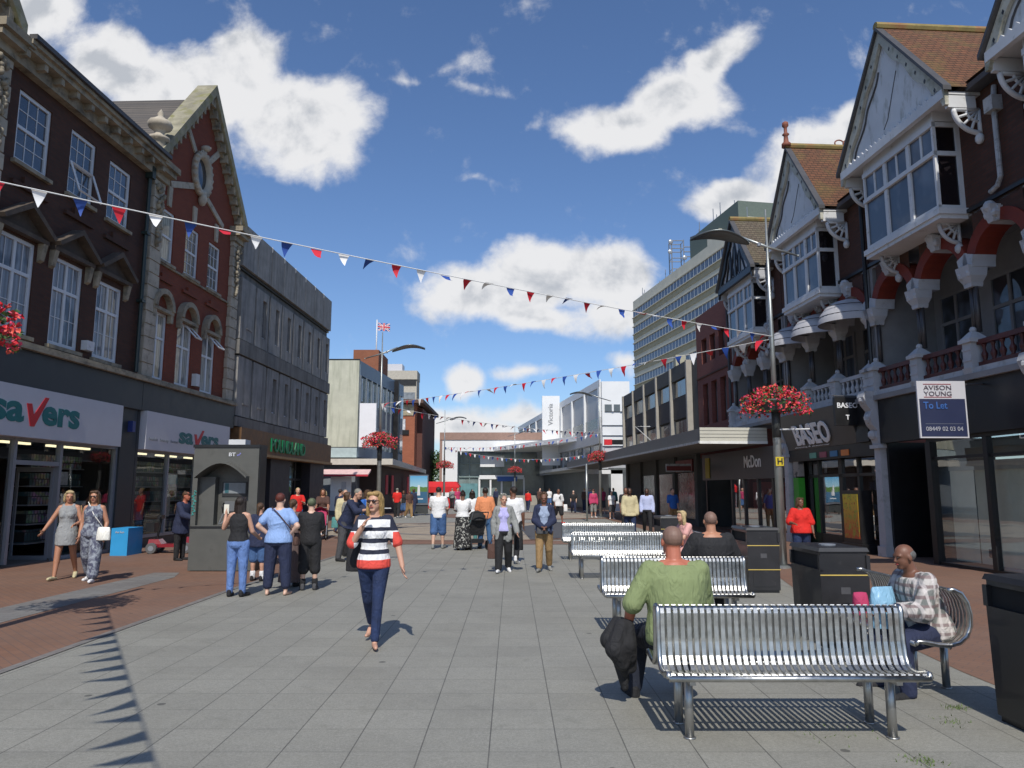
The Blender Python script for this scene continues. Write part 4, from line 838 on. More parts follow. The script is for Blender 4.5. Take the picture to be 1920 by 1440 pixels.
# ground floor of (c): burger restaurant frontage
MB().box(f,7.35,15.6,-.05,.12,2.02,3.1).build('fascia',mat('grey_fascia',(.05,.05,.052),.4,var=.2,scale=1),tC)
text("McDon",f(10.75,.13,2.42),-f.d,(0,0,1),1.55,.44,MATS['sign_letter_white'],tC,bold=.015)
MB().box(f,14.6,15.1,.13,.16,2.1,2.95).build('yellow_sign',mat('yellow_sign',(.35,.27,.01),.5),tC)
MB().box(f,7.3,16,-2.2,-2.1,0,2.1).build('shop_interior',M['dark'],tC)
sf_=MB()
for u in (7.4,8.6,9.9,11.2,12.5,15.5): sf_.box(f,u-.07,u+.07,-.1,.0,0,2.02)
sf_.box(f,7.3,15.5,-.1,-.02,0,.12).build('shopfront_frame',M['black'],tC)
MB().quad(f(7.4,-.05,.1),f(12.5,-.05,.1),f(12.5,-.05,2.02),f(7.4,-.05,2.02)).build('shop_window',glass('burger_glass',see=.7),tC)
pr=MB().box(f,7.7,11.1,-.35,-.3,.75,1.9).build('red_window_poster',mat('window_red',(.33,.02,.02),.4,var=.2,scale=2),tC)
MB().tube([f(10.6-.0-k*.16,-.28,.85+.95*math.sin(R(k*7.5))) for k in range(15)],.035,5).build('white_arc',M['wpaint'],pr)
MB().box(f,7.7,11.9,-.6,-.5,.1,.72).build('window_seat',mat('window_seat',(.18,.17,.15),.7),tC)
# ---------------------------------------------------------------- brick infill, finned block with canopy
t=thing('brick_infill_building','plain modern red brick building between the half timbered house and the grey finned block','building',f(14,0,0))
hs=[(12.6,13.3,7.1,8.2),(13.7,14.4,7.1,8.2),(14.8,15.5,7.1,8.2),(12.6,13.3,4.4,6.2),(13.7,14.4,4.4,6.2),(14.8,15.5,4.4,6.2)]
b=MB(); wall_holes(b,f,11.9,16.2,3.6,9.35,hs,dep=.25); b.quad(f(11.9,0,3),f(11.9,-9,3),f(11.9,-9,9.35),f(11.9,0,9.35)).quad(f(16.2,0,3),f(16.2,-9,3),f(16.2,-9,9.35),f(16.2,0,9.35)).quad(f(11.9,0,9.35),f(16.2,0,9.35),f(16.2,-9,9.35),f(11.9,-9,9.35)); b.build('wall',BR_n,t)
for a,b_,c,d in hs: window(f,t,a,b_,c,d,v=-.22,bars=((a+b_)/2,),fm=mat('brown_frame',(.09,.03,.02),.5),gm=curtain_glass('infill_pane',dRt,(.22,.26,.28),(.04,.05,.06),4.,.5),fw=.05)
MB().box(f,11.9,16.2,0,.05,6.5,6.56).build('string_course',BR_t,t)
MB().tube([f(12.05,.06,9.3),f(12.05,.06,4)],.05,8).build('downpipe',M['lead'],t)
t=thing('finned_building','grey building with tall concrete fins and a long flat canopy over the pavement','building',f(24,0,0))
CG=mat('dark_panel',(.075,.075,.07),.85,var=.15,scale=2)
MB().box(f,16.25,31.4,-8,0,0,7.55).build('wall',CG,t)
for k in range(6):
    u=17.1+k*2.75; MB().box(f,u-.09,u+.09,0,.26,3.8,7.6).build('fin',mat('fin_concrete',(.34,.32,.28),.85,var=.1),t)
    if k<5:
        a,b_=u+.09,u+2.66
        MB().box(f,a,b_,0,.18,6.9,7.6).build('parapet_panel',CG,t); MB().box(f,a,b_,0,.12,5.0,6.05).build('spandrel',mat('brown_panel',(.06,.05,.045),.8),t)
        for c,d in ((6.1,6.85),(3.95,4.9)):
            MB().box(f,a+(0 if k<3 else .3),b_-.2,.0,.06,c,d).build('window',mat('blind_window',(.16,.19,.21) if k>3 else (.05,.055,.06),.2,var=.3,scale=1.2,coat=.6),t)
MB().box(f,18.8,19.2,-.3,.2,7.6,8.15).build('roof_vent',mat('vent_cream',(.38,.37,.28),.7),t)
MB().tube([f(24.3,.1,5.1),f(24.3,1.0,5.1),f(24.3,.1,4.3)],.03,6).build('bracket_arm',M['wpaint'],t)
cf=MB().box(f,8.9,42,0,2.35,3.22,3.74).build('canopy',mat('canopy_grey',(.16,.155,.145),.7,var=.1),t)
MB().box(f,8.86,8.895,0,2.38,3.30,3.76).build('canopy_end',mat('canopy_cream',(.52,.51,.44),.6,var=.04),cf); MB().box(f,8.84,8.895,-.0,2.4,3.2,3.295).build('canopy_edge',mat('canopy_white_edge',(.75,.75,.72),.5),cf)
for z in (3.42,3.54,3.66): MB().box(f,8.85,8.86,0,2.38,z-.008,z).build('board_line',M['lead'],cf)
MB().box(f,8.9,42,2.35,2.42,3.22,3.3).build('edge_strip',M['wdark'],cf)
for u in (16.5,20,23.5,27,30.5): MB().box(f,u-.2,u+.2,-.1,.15,0,3.2).build('shop_pier',CG,t)
for u,c in ((18.2,(.09,.09,.09)),(21.7,(.12,.05,.05)),(25.2,(.06,.06,.07))): MB().box(f,u-1.4,u+1.4,.0,.06,.3,2.4).build('shop_window',mat('shop_dark_%d'%int(u),c,.15,var=.4),t)
MB().box(f,17,19.6,.06,.14,2.45,3.0).build('shop_sign',mat('shop_sign_red',(.16,.03,.03),.5),t)
MB().box(f,16.0,16.12,.5,1.6,2.4,2.75).build('hanging_sign',M['wdark'],t); MB().box(f,15.97,15.99,.5,1.6,2.45,2.65).build('sign_face',mat('shop_sign_red',(.16,.03,.03),.5),t)
# ---------------------------------------------------------------- office tower on the right
a_,b_=Vector((27,160)),Vector((36.1,108)); TF=Fr((a_.x,a_.y),((b_-a_).x,(b_-a_).y)); TL=(b_-a_).length
t=thing('office_tower','tall cream office block with rows of blue windows behind the right hand terrace','building',(32,134,0))
CT=mat('cream_concrete',(.58,.55,.45),.85,var=.08,scale=.6); CT2=mat('ochre_spandrel',(.42,.36,.23),.85,var=.1,scale=.6)
MB().box(TF,0,TL,-15,0,0,43).build('wall',CT,t)
for k in range(11):
    z=43-2.2-k*3.75
    MB().box(TF,0,TL,0,.12,z-2.7,z-1.78).build('ochre_band',CT2,t)
    MB().box(TF,0,TL,0,.35,z-1.75,z-1.6).box(TF,0,TL,0,.3,z-.0,z+.2).build('ledge',CT,t)
    wnd=MB(); n=34
    for i in range(n):
        x=TL*(i+.12)/n; wnd.box(TF,x,x+TL/n*.34,0,.06,z-1.6,z+.0).box(TF,x+TL/n*.4,x+TL/n*.74,0,.06,z-1.6,z+.0)
    wnd.build('window_row',mat('tower_glass',(.075,.10,.165),.25,var=.2,scale=1),t)
    MB().box(TF,0,TL,0,.05,z-1.6,z-.0).build('window_frame_row',mat('tower_frames',(.62,.62,.60),.6),t)
gb_=MB().box(TF,30,TL-4,-12,-.6,43,47.2).build('plant_room',mat('green_cladding',(.10,.13,.11),.7),t)
MB().box(TF,38.5,43,-5,.0,43,44.6).build('roof_cabin',CT,t)
ms=MB(); c=TF(18,-3,43)
for dx in (-1.2,1.2):
    for dy in (-1.2,1.2): ms.tube([c+Vector((dx,dy,0)),c+Vector((dx,dy,8))],.12,4)
for z in (2,4.2,6.2,7.8): ms.tube([c+Vector((-1.2,-1.2,z)),c+Vector((1.2,-1.2,z)),c+Vector((1.2,1.2,z)),c+Vector((-1.2,1.2,z)),c+Vector((-1.2,-1.2,z))],.10,4)
for z in (4.5,5.5,6.5): ms.tube([c+Vector((1.2,-1.2,z)),c+Vector((8,-1.2,z))],.12,4)
for x,y,z in ((-1.4,-1.4,7.5),(-1.5,-1.2,5.5),(1.3,-1.5,4.2)): ms.ball(c+Vector((x,y,z)),(.5,.2,.5),8,5)
ms.build('antenna_mast',M['alu'],t)
ro=MB(); q=random.Random(5)
for k in range(16):
    x=q.uniform(2,TL-2); b0=47.2 if 31<x<TL-5 else 43; h=q.uniform(1,3); ro.tube([TF(x,-1.5,b0),TF(x,-1.5,b0+h)],.07,4)
ro.build('roof_aerials',M['alu'],t)
# ---------------------------------------------------------------- white cinema building and shopping centre entrance
t=thing('white_leisure_building','white building with a tall vertical sign beside the shopping centre','building',(8,70,0))
c0,c1=Vector((7.06,58)),Vector((1.0,103)); dd=(c1-c0).normalized(); CF=Fr((c0.x,c0.y),(dd.x,dd.y),(-dd.y,dd.x)); CLn=(c1-c0).length
WH=mat('white_cladding',(.72,.73,.73),.5,var=.04,scale=1); WG=mat('grey_cladding',(.42,.43,.44),.4,var=.06)
MB().box(CF,0,CLn,-2.2,-.01,3.2,10.1).build('wall',WG,t)
MB().box(WF,7.1,9.3,57.7,57.97,5.0,10.1).build('end_wall',WH,t)
MB().box(WF,7.3,9.2,57.6,57.68,7.7,8.25).build('strip_window',mat('strip_glass',(.12,.14,.15),.2),t)
for x in (7.85,8.5): MB().box(WF,x,x+.15,57.55,57.59,7.7,8.35).build('strip_mullion',WH,t)
for z in (5.8,6.6): MB().box(WF,7.1,9.3,57.6,57.69,z,z+.03).build('joint_line',M['alu'],t)
MB().box(WF,7.1,9.3,57.8,58.2,4.0,5.0).build('under_band',WG,t)
MB().box(CF,0,CLn,0,.1,9.7,10.3).build('roof_edge',WH,t)
for k in range(9): MB().box(CF,k*CLn/9,k*CLn/9+.35,0,.2,6.4,9.7).build('white_fin',WH,t)
MB().box(CF,0,CLn,.0,.06,6.4,7.3).build('ribbon_window',mat('ribbon_glass',(.13,.14,.14),.15,var=.3),t)
MB().box(CF,0,CLn,.0,.25,5.2,6.4).build('grey_band',WG,t)
for k in range(7): MB().box(CF,.6+k*3,2.2+k*3,0,.08,3.6,5.1).build('tall_window',mat('ribbon_glass',(.13,.14,.14),.15),t)
sg=MB().box(WF,3.05,4.82,74,74.6,4.0,11.0).build('vertical_sign',WH,t)
text('Victoria',(4.12,73.98,8.0),(0,0,1),(-1,0,0),2.2,.48,mat('sign_grey',(.30,.31,.32),.5),sg,bold=.01)
cp=MB(); vs=[(6.9,57.5,3.3),(5.7,56.5,3.3),(3.0,80,3.3),(4.5,80,3.3)]; cp.add(vs+[(x,y,z+.25) for x,y,z in vs],[(0,1,2,3),(7,6,5,4),(0,4,5,1),(1,5,6,2),(2,6,7,3),(3,7,4,0)]); cp.build('canopy',mat('canopy_pale',(.5,.5,.47),.6),t)
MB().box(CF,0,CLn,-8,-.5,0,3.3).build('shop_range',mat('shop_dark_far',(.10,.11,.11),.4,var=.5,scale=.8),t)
MB().box(WF,5.6,5.8,56.6,56.85,0,3.1).box(WF,7.55,8.45,56.6,56.85,0,3.1).box(WF,5.6,8.45,56.6,56.85,2.8,3.1).build('white_portal',WH,t)
MB().box(WF,6.6,8.6,52.5,52.7,3.80,4.66).build('shop_sign',M['signw'],t); MB().box(WF,6.55,7.1,52.3,52.5,4.75,5.15).build('red_sign',mat('red_flat_sign',(.6,.02,.03),.5),t); MB().box(WF,7.1,8.3,52.3,52.5,4.78,5.12).build('black_sign',M['black'],t)
t=thing('shopping_centre','shopping centre entrance with brown topped white portal and dark glass front closing the street','building',(-1,86,0))
MB().box(WF,-8.3,8,84.6,86,7.25,8.1).build('brown_parapet',mat('brown_parapet',(.29,.185,.145),.7),t)
MB().box(WF,-8.0,8,84.7,86,5.95,7.25).build('white_lintel',WH,t); MB().box(WF,-8.0,-6.25,84.7,86,0,5.95).build('white_pier',WH,t); MB().box(WF,-8.3,-8.0,84.65,86,0,7.25).build('brown_edge',MATS['brown_parapet'],t)
MB().box(WF,-6.4,14,87.3,87.6,0,7).build('glass_front',mat('mall_glass',(.19,.24,.24),.12,var=.45,scale=.6),t)
mu=MB()
for x in (-6.25,-5.0,-3.75,-2.5,-1.25,0,1.25,2.5): mu.box(WF,x-.05,x+.05,87.15,87.28,0,5.9)
mu.box(WF,-6.25,3,87.1,87.27,3.0,3.15).box(WF,-6.25,3,87.1,87.27,4.6,4.68).build('glazing_bars',mat('teal_bars',(.20,.26,.26),.4),t)
MB().box(WF,-3.7,-.9,86.0,86.2,4.2,5.5).build('white_banner',WH,t)
en=MB(); 
for x in (-3.8,-2.5,-1.2,.1,1.4): en.box(WF,x-.1,x+.1,86.5,86.8,0,3.0)
en.box(WF,-3.8,1.4,86.4,86.85,2.8,3.25).build('entrance_portal',WH,t)
MB().box(WF,-1.7,0.6,86.2,86.35,2.55,3.1).build('blue_sign',mat('blue_sign',(.03,.10,.35),.5),t)
MB().box(WF,-6,-4,86.6,86.9,0,2.3).build('shop_tint',mat('teal_shop',(.12,.26,.28),.5,var=.3,scale=1),t)
vs=[(-2.0,84.0,5.95),(6.5,64,5.9),(9,64,5.9),(9,86,5.9),(-2,86,5.9)]; MB().add(vs+[(x,y,z+.45) for x,y,z in vs],[(4,3,2,1,0),(5,6,7,8,9),(0,1,6,5),(1,2,7,6)]).build('swept_canopy',WH,t)
MB().box(WF,1.2,9,86.6,87.0,0,5.9).build('dark_glass_drum',mat('mall_glass2',(.15,.17,.17),.12,var=.5,scale=.5),t)
# low terrace wall and planters in front of the entrance
MB().box(WF,-2.5,4.5,78,78.4,0,1.0).build('low_wall',mat('low_wall_stone',(.30,.28,.24),.8),t)
# ---------------------------------------------------------------- street furniture
LEAF=mat('basket_leaves',(.05,.10,.025),.7,var=.5,scale=20); 
FLW=[mat('flower_red',(.62,.02,.035),.6,var=.25,scale=30),mat('flower_pink',(.70,.06,.14),.6,var=.25,scale=30),mat('flower_coral',(.72,.10,.07),.6,var=.2,scale=30)]
def basket_proto():
    """ring of planters clipped round the pole, spilling petals"""
    t=thing('flower_basket','x','flower basket')
    MB().lathe((0,0,0),[(.10,-.22),(.34,-.20),(.42,0),(.40,.04),(.10,.04)],14).build('planter',M['poled'],t)
    q=random.Random(4); lf=MB(); fl=[MB(),MB(),MB()]
    for k in range(1500):
        a=q.uniform(0,2*math.pi); r=.70*math.sqrt(q.random()); zc=.20*(1-(r/.72)**2)+.02; z=zc+q.uniform(-.20,.16) if r<.45 else zc+q.uniform(-.34,.10)
        r*=1+.12*math.sin(3*a+1)+q.uniform(-.05,.05)
        c=Vector((r*math.cos(a),r*math.sin(a),z)); n=Vector((q.uniform(-1,1),q.uniform(-1,1),q.uniform(-.6,1))).normalized(); x,y=basis(n)
        if k%5<2:
            s_=q.uniform(.025,.05); lf.quad(c+x*s_,c+y*s_*.6,c-x*s_,c-y*s_*.6)
        else:
            s_=q.uniform(.022,.042); m=fl[0 if q.random()<.5 else (1 if q.random()<.6 else 2)]
            ps=[c+(x*math.cos(2*math.pi*i/6)+y*math.sin(2*math.pi*i/6))*s_*(1 if i%2 else .7) for i in range(6)]; m.add(ps+[c+n*.012],[(i,(i+1)%6,6) for i in range(6)])
    lo=tag(lf.build('leaves',LEAF,t),kind='stuff')
    for i,m in enumerate(fl): tag(m.build('blooms',FLW[i],t),kind='stuff')
    return t
def lamp_proto():
    t=thing('street_lamp','x','street lamp')
    p=MB(); p.tube([(0,0,0),(0,0,3.3),(0,0,3.34)],[.085,.085,.085],14); p.build('post_sleeve',M['pole'],t,smooth=True)
    MB().tube([(0,0,2.75),(0,0,3.42)],.092,14).build('basket_clamp',M['poled'],t,smooth=True)
    MB().tube([(0,0,3.34),(0,0,5.0),(0,0,7.9)],[.06,.05,.018],10).build('mast',M['pole'],t,smooth=True)
    MB().lathe((0,0,0),[(.16,0),(.16,.03),(.09,.06)],16).build('base_plate',M['pole'],t)
    a=MB().tube([(-.62,0,7.27),(0,0,7.02),(.68,0,6.82)],[.03,.035,.022],8).ball((.68,0,6.82),.03,6,4).build('arm',M['pole'],t,smooth=True)
    # swept wing reflector
    b=MB(); n=22; vs=[];fs=[]
    for k in range(n+1):
        s_=k/n; x=-.40-s_*1.32; z=7.16+.26*math.sin(s_*math.pi*.80)-.06*s_; wd=.03+.27*math.sin(min(1,s_*1.02)*math.pi)**.75 if s_<1 else .0; 
        for j in (-1,-.5,0,.5,1): vs.append((x,j*wd,z-.05*j*j+.0))
        for j in (1,.5,0,-.5,-1): vs.append((x,j*wd*.98,z-.05*j*j-.035-.02*(1-j*j)))
    for k in range(n):
        for j in range(10): fs.append((k*10+j,k*10+(j+1)%10,(k+1)*10+(j+1)%10,(k+1)*10+j))
    fs+=[tuple(range(10)),tuple(range(n*10+9,n*10-1,-1))]
    b.add(vs,fs); b.build('wing_reflector',mat('wing_grey',(.10,.115,.12),.35,.6),t,smooth=True)
    MB().lathe((-.18,0,7.04),[(.05,0),(.05,.07)],8).build('light_unit',M['alu'],t)
    return t
lamp=lamp_proto(); bask=basket_proto()
LP=[(5.72,15.9,0,'nearest street lamp, with the yellow H plate, right of the benches'),(-5.2,29,180,'street lamp on the left in front of the blue office block'),
    (5.15,43.3,0,'street lamp on the right in front of the white cinema building'),(-5.35,58.5,180,'street lamp on the left by the red stall'),(.28,73,180,'distant street lamp in the middle of the street'),
    (-6.2,7.9,180,'street lamp just outside the left edge, its flower basket showing')]
for i,(x,y,a,l) in enumerate(LP):
    o=lamp if i==0 else copy_tree(lamp); move(o,x,y,R(a)); tag(o,l,group='street lamps along the shopping street')
    if i==5:
        for ch in list(o.children):
            if ch.name.split('.')[0] in ('arm','wing_reflector','light_unit','mast'): bpy.data.objects.remove(ch)
        MB().tube([(x,y,3.3),(x,y,5.3)],.05,10).build('mast',M['pole'],o,smooth=True); tag(o,'basket post just outside the left edge of the photo','post'); o.name='basket_post'; del o['group']
    b=bask if i==0 else copy_tree(bask); move(b,x,y,R(a*.6+i*40),3.52); tag(b,['red and pink flower basket round the nearest lamp pole on the right','red flower basket on the left lamp pole before the blue office block','red flower basket on the pole in front of the white cinema building','red flower basket on the pole by the red stall','red flower basket on the distant pole in the middle','red flower basket at the left edge in front of the brick windows'][i],group='flower baskets on the lamp poles')
p=lamp; f0=Fr((5.72,15.9),(1,0),(0,-1))
MB().tube([(5.72,15.85,2.92),(6.36,15.7,2.92)],.018,6).build('banner_bar',M['wpaint'],lamp)
hp=MB().box(f0,-.085,.085,.09,.10,2.14,2.33).build('hydrant_plate',mat('hydrant_yellow',(.55,.42,.02),.5,var=.03),lamp)
text('H',f0(-.05,.102,2.175),(1,0,0),(0,0,1),.11,.13,M['black'],hp,bold=.02)
# plain slim post
tag(MB().tube([(3.92,39,0),(3.92,39,2.9)],.05,10).ball((3.92,39,2.92),.055,8,5).build('slim_post',M['pole'],smooth=True),'slim pale metal post standing in front of the cinema canopy','post')
# ---------------------------------------------------------------- bunting strings
FC=[mat('pennant_red',(.55,.012,.03),.7,var=.1),mat('pennant_white',(.80,.80,.80),.7,var=.04),mat('pennant_blue',(.02,.07,.32),.7,var=.1)]
CORD=mat('white_cord',(.7,.7,.68),.7)
def bunting(a,b_,sag,label,n,off=0,size=.17,length=.24,seed=1,swing=None):
    t=thing('bunting_string',label,'bunting',a,'strings of red white and blue bunting'); a=Vector(a); b_=Vector(b_); q=random.Random(seed)
    def P(s_): p=a.lerp(b_,s_); p.z-=sag*4*s_*(1-s_); return p
    MB().tube([P(k/28) for k in range(29)],.008,5).build('cord',CORD,t)
    d=(b_-a).normalized()
    for k in range(n):
        s_=(k+.5)/n; c=P(s_); w2=size/2; sw=q.choice([0,0,.1,.25,.5,.9,1.3])*q.choice([-1,1,1]); L_=length*q.uniform(.85,1.05)
        side=Vector((-d.y,d.x,0))
        if swing: sw=swing*q.uniform(.85,1.1)
        side=Vector((-d.y,d.x,0)); dn=(Vector((0,0,-1))*math.cos(sw)+(side+d*q.uniform(-.6,.6)).normalized()*math.sin(sw)).normalized()
        nn=d.cross(dn).normalized(); m=MB(); vs=[];fs=[]; rows=4; tw=q.uniform(-.5,.5)
        for r in range(rows+1):
            f_=r/rows; w3=w2*(1-f_)+.004; cc=c+dn*(L_*f_)+nn*(.03*math.sin(f_*3+q.random())+tw*.06*f_*f_)
            dd=(d*math.cos(tw*f_)+nn*math.sin(tw*f_)); vs+=[cc-dd*w3,cc+dd*w3]
        for r in range(rows): fs.append((2*r,2*r+1,2*r+3,2*r+2))
        m.add(vs,fs); m.build('pennant',FC[(k+off)%3],t,smooth=True)
    return t
S1=bunting((-6.08,7.9,5.15),(5.7,15.85,4.97),.07,'nearest string of pennants crossing the whole sky from left edge to right pole',34,0,.155,.20,3)
bunting((5.68,15.95,4.92),(-5.2,28.9,4.98),.10,'second bunting string from the near right pole to the left pole',38,0,.19,.27,5)
bunting((-5.2,29.1,4.95),(5.15,43.2,4.95),.25,'third bunting string beyond the left lamp pole',40,1,.19,.27,7)
bunting((5.15,43.4,4.9),(-5.35,58.4,4.95),.35,'fourth bunting string in front of the shopping centre front',40,2,.2,.28,9)
bunting((-5.35,58.6,4.9),(7.0,64,4.7),.7,'farthest bunting string, bunched against the cinema canopy',34,1,.2,.28,11)
bunting((-6.08,7.85,3.88),(3.2,-7.5,3.8),.10,'string of pennants overhead whose shadow falls on the paving at left',40,1,.22,.36,13,swing=-1.1)
# ---------------------------------------------------------------- benches
def slat_strip(sl,x0,x1,prof,th=.007):
    vs=[]
    for a,z in prof: vs+=[(x0,-a,z),(x1,-a,z)]
    off=len(vs)
    for i,(a,z) in enumerate(prof):
        p=prof[max(0,i-1)];q_=prof[min(len(prof)-1,i+1)]; tx,tz=q_[0]-p[0],q_[1]-p[1]; l_=math.hypot(tx,tz); nx,nz=tz/l_*th,-tx/l_*th
        vs+=[(x0,-(a+nx),z+nz),(x1,-(a+nx),z+nz)]
    m=len(prof); fs=[]
    for i in range(m-1):
        fs+=[(2*i,2*i+1,2*i+3,2*i+2),(off+2*i,off+2*i+2,off+2*i+3,off+2*i+1),(2*i,2*i+2,off+2*i+2,off+2*i),(2*i+1,off+2*i+1,off+2*i+3,2*i+3)]
    fs+=[(0,off,off+1,1),(2*m-2,2*m-1,off+2*m-1,off+2*m-2)]; sl.add(vs,fs)
def bench_proto(double):
    t=thing('bench','x','bench'); L_=1.70 if double else 1.56; n=36 if double else 33
    if double: sides=[[(.012,.835),(.035,.825),(.045,.79),(.045,.70),(.05,.60),(.065,.51),(.09,.455),(.13,.43),(.19,.425),(.26,.435),(.32,.455),(.355,.455),(.37,.43)]]; sides.append([(-a,z) for a,z in sides[0]])
    else: sides=[[(.17,.845),(.12,.85),(.06,.82),(.02,.75),(.0,.66),(.005,.57),(.04,.49),(.10,.44),(.18,.42),(.28,.425),(.38,.445),(.43,.45),(.455,.43)]]
    sl=MB()
    for prof in sides:
        for k in range(n):
            x0=-L_/2+.03+(L_-.06)*k/(n-1)-.0145; slat_strip(sl,x0,x0+.029,prof)
    sl.build('slatted_seat',M['steel'],t)
    rails=MB()
    for prof in sides:
        sg=1 if prof[0][0]>0 else -1
        for a,z,r in ((prof[-1][0],prof[-1][1]-.0,.021),(prof[1][0]-sg*.02,prof[1][1]-.012,.013),(prof[8][0],prof[8][1]-.018,.014)): rails.tube([(-L_/2,-a,z),(L_/2,-a,z)],r,8)
    rails.build('rail',M['steel'],t,smooth=True)
    for s in (-1,1):
        e=MB()
        for prof in sides: e.tube([(s*L_/2,-(a),z) for a,z in prof],.019,8)
        e.build('end_frame',M['steel'],t,smooth=True)
    for s in (-1,1):
        for a in ((-.16,.16) if double else (.02,.28)):
            lx=.68 if double else .40; MB().tube([(s*lx,-a,0.0),(s*lx,-a,.41)],.031,12).lathe((s*lx,-a,0),[(.042,0),(.042,.010),(.03,.012)],12).build('leg',M['steeld'],t,smooth=True)
        lx=.68 if double else .40; MB().box(WF,s*lx-.02,s*lx+.02,*((-.30,.30) if double else (-.42,-.02)),.37,.40).build('cross_bar',M['steeld'],t)
    return t
bn=bench_proto(True); bn1=bench_proto(False)
for i,(x,y,l) in enumerate([(1.87,5.37,'nearest double sided slatted steel bench'),(1.93,9.08,'second double sided steel bench from the camera'),(1.98,14.2,'third double sided steel bench from the camera'),(2.06,17.9,'farthest double sided steel bench in the row')]):
    o=bn if i==0 else copy_tree(bn); move(o,x,y,R(0)); tag(o,l,group='slatted steel benches')
move(bn1,3.66,6.86,R(-90)); tag(bn1,'steel bench turned sideways under the man in the checked shirt',group='slatted steel benches')
# ---------------------------------------------------------------- litter bins
BIN=mat('black_bin',(.016,.016,.018),.45,var=.25,scale=3,coat=.2,dirt=((.05,.05,.05),5,.6,.8)); YEL=mat('bin_gold_band',(.55,.40,.10),.4,var=.05)
def bin_proto():
    t=thing('litter_bin','x','litter bin'); B=WF
    MB().taper(B,(0,0),(.25,.40),.04,(0,0),(.26,.41),.80).build('body',BIN,t); MB().box(B,-.235,.235,-.385,.385,0,.04).build('plinth',M['black'],t)
    MB().box(B,-.25,.25,-.40,.40,.95,.99).taper(B,(0,0),(.27,.42),.99,(0,0),(.255,.405),1.03).build('lid',BIN,t)
    for s in (-1,1):
        for u in (-1,1): MB().box(B,u*.25-.02,u*.25+.02,s*.40-.025,s*.40+.025,.80,.95).build('lid_post',BIN,t)
    MB().box(B,-.23,.23,-.38,.38,.80,.95).build('aperture',M['dark'],t)
    MB().box(B,-.25,.25,-.405,-.40,.80,.95).build('front_panel',BIN,t)
    for z in (.36,.74): MB().box(B,-.262,.262,-.414,-.408,z,z+.012).build('gold_band',YEL,t)
    MB().lathe((.0,.0,1.03),[(.09,0),(.09,.012),(.07,.015)],14).build('ashtray',M['alu'],t)
    MB().box(B,-.05,.05,-.4105,-.406,.55,.62).build('lock_plate',M['lead'],t)
    MB().box(B,-.18,.18,-.4075,-.404,.10,.70).build('door_panel',BIN,t)
    return t
bp=bin_proto()
for i,(x,y,a,l) in enumerate([(3.53,8.42,0,'black litter bin with gold band behind the seated man in the checked shirt'),(4.06,12.55,0,'black litter bin between the bald man and the nearest lamp pole'),(3.66,17.5,0,'farthest black litter bin, beyond the blonde woman'),(3.76,5.20,0,'nearest black litter bin, cut by the right edge')]):
    o=bp if i==0 else copy_tree(bp); move(o,x,y,R(a)); tag(o,l,group='black litter bins')
# ---------------------------------------------------------------- phone kiosk
KM=mat('kiosk_grey',(.105,.105,.095),.5,.2,var=.12,scale=3,dirt=((.05,.05,.045),3,.55,.8)); KD=mat('kiosk_dark',(.03,.03,.03),.5)
t=thing('phone_kiosk','grey public phone kiosk with an arched hood, beside the girl with long hair','phone kiosk',(-5.9,15.7,0)); KF=Fr((-6.56,15.25),(1,.0),(0,-1))
k=MB(); 
# body with a recess cut from the front; arch top
k.box(KF,0,.10,-.42,0,0.02,2.50).box(KF,1.16,1.34,-.42,0,.02,2.50).box(KF,.10,1.16,-.42,0,.02,.92).box(KF,.10,1.16,-.42,-.32,.92,2.5)
n=12; pts=[(.10+1.06*i/n,1.90+.30*math.sin(math.pi*i/n)) for i in range(n+1)]
for i in range(n): k.prism(KF,[pts[i],pts[i+1],(pts[i+1][0],2.5),(pts[i][0],2.5)],-.34,0)
k.build('body',KM,t); MB().box(KF,-.02,1.36,-.45,.02,2.5,2.56).build('roof_cap',M['black'],t); MB().box(KF,-.01,1.35,-.43,.012,.86,.90).build('seam',M['black'],t); MB().box(KF,1.345,1.36,-.42,-.02,.02,2.5).build('side_panel',M['black'],t)
hd=MB()
for i in range(n): hd.prism(KF,[(pts[i][0],pts[i][1]-.03),(pts[i+1][0],pts[i+1][1]-.03),(pts[i+1][0],pts[i+1][1]+.01),(pts[i][0],pts[i][1]+.01)],-.31,.20)
hd.build('arched_hood',KM,t)
nb=MB().box(KF,.50,1.02,-.34,-.30,1.50,1.80).build('notice_board',KD,t); MB().box(KF,.53,.99,-.30,-.29,1.56,1.78).build('notice_sheet',mat('notice_grey',(.22,.24,.25),.4,var=.15,scale=10),nb); MB().box(KF,.56,.64,-.29,-.285,1.57,1.77).build('teal_strip',mat('teal_strip',(.04,.13,.15),.5),nb)
ph=MB().box(KF,.62,.90,-.34,-.16,1.02,1.40).build('telephone',mat('phone_steel',(.20,.20,.20),.35,.6),t); MB().box(KF,.68,.86,-.16,-.15,1.08,1.2).build('keypad',KD,ph)
MB().tube([KF(.59,-.2,1.36),KF(.585,-.15,1.28),KF(.59,-.2,1.16)],.022,6).build('handset',M['black'],ph,smooth=True); MB().tube([KF(.59,-.2,1.16),KF(.52,-.2,.98),KF(.50,-.2,.93),KF(.56,-.2,.95),KF(.62,-.22,1.03)],.010,5).build('handset_cord',M['alu'],ph)
text('BT',KF(.72,.004,2.32),KF.d,(0,0,1),.14,.075,M['wpaint'],t,bold=.02)
lg=MB(); 
for j,(dx,dz) in enumerate(((.0,0),(.03,.01),(.05,.035))): lg.ball(KF(.90+dx,.004,2.34+dz),(.016,.004,.016),6,4)
lg.build('globe_lettering',mat('bt_globe',(.2,.2,.5),.5),t)
MB().box(KF,.10,.42,-.30,-.12,.92,1.9).build('side_pod',KM,t)
gq=MB(); rr=random.Random(8); pp=[]
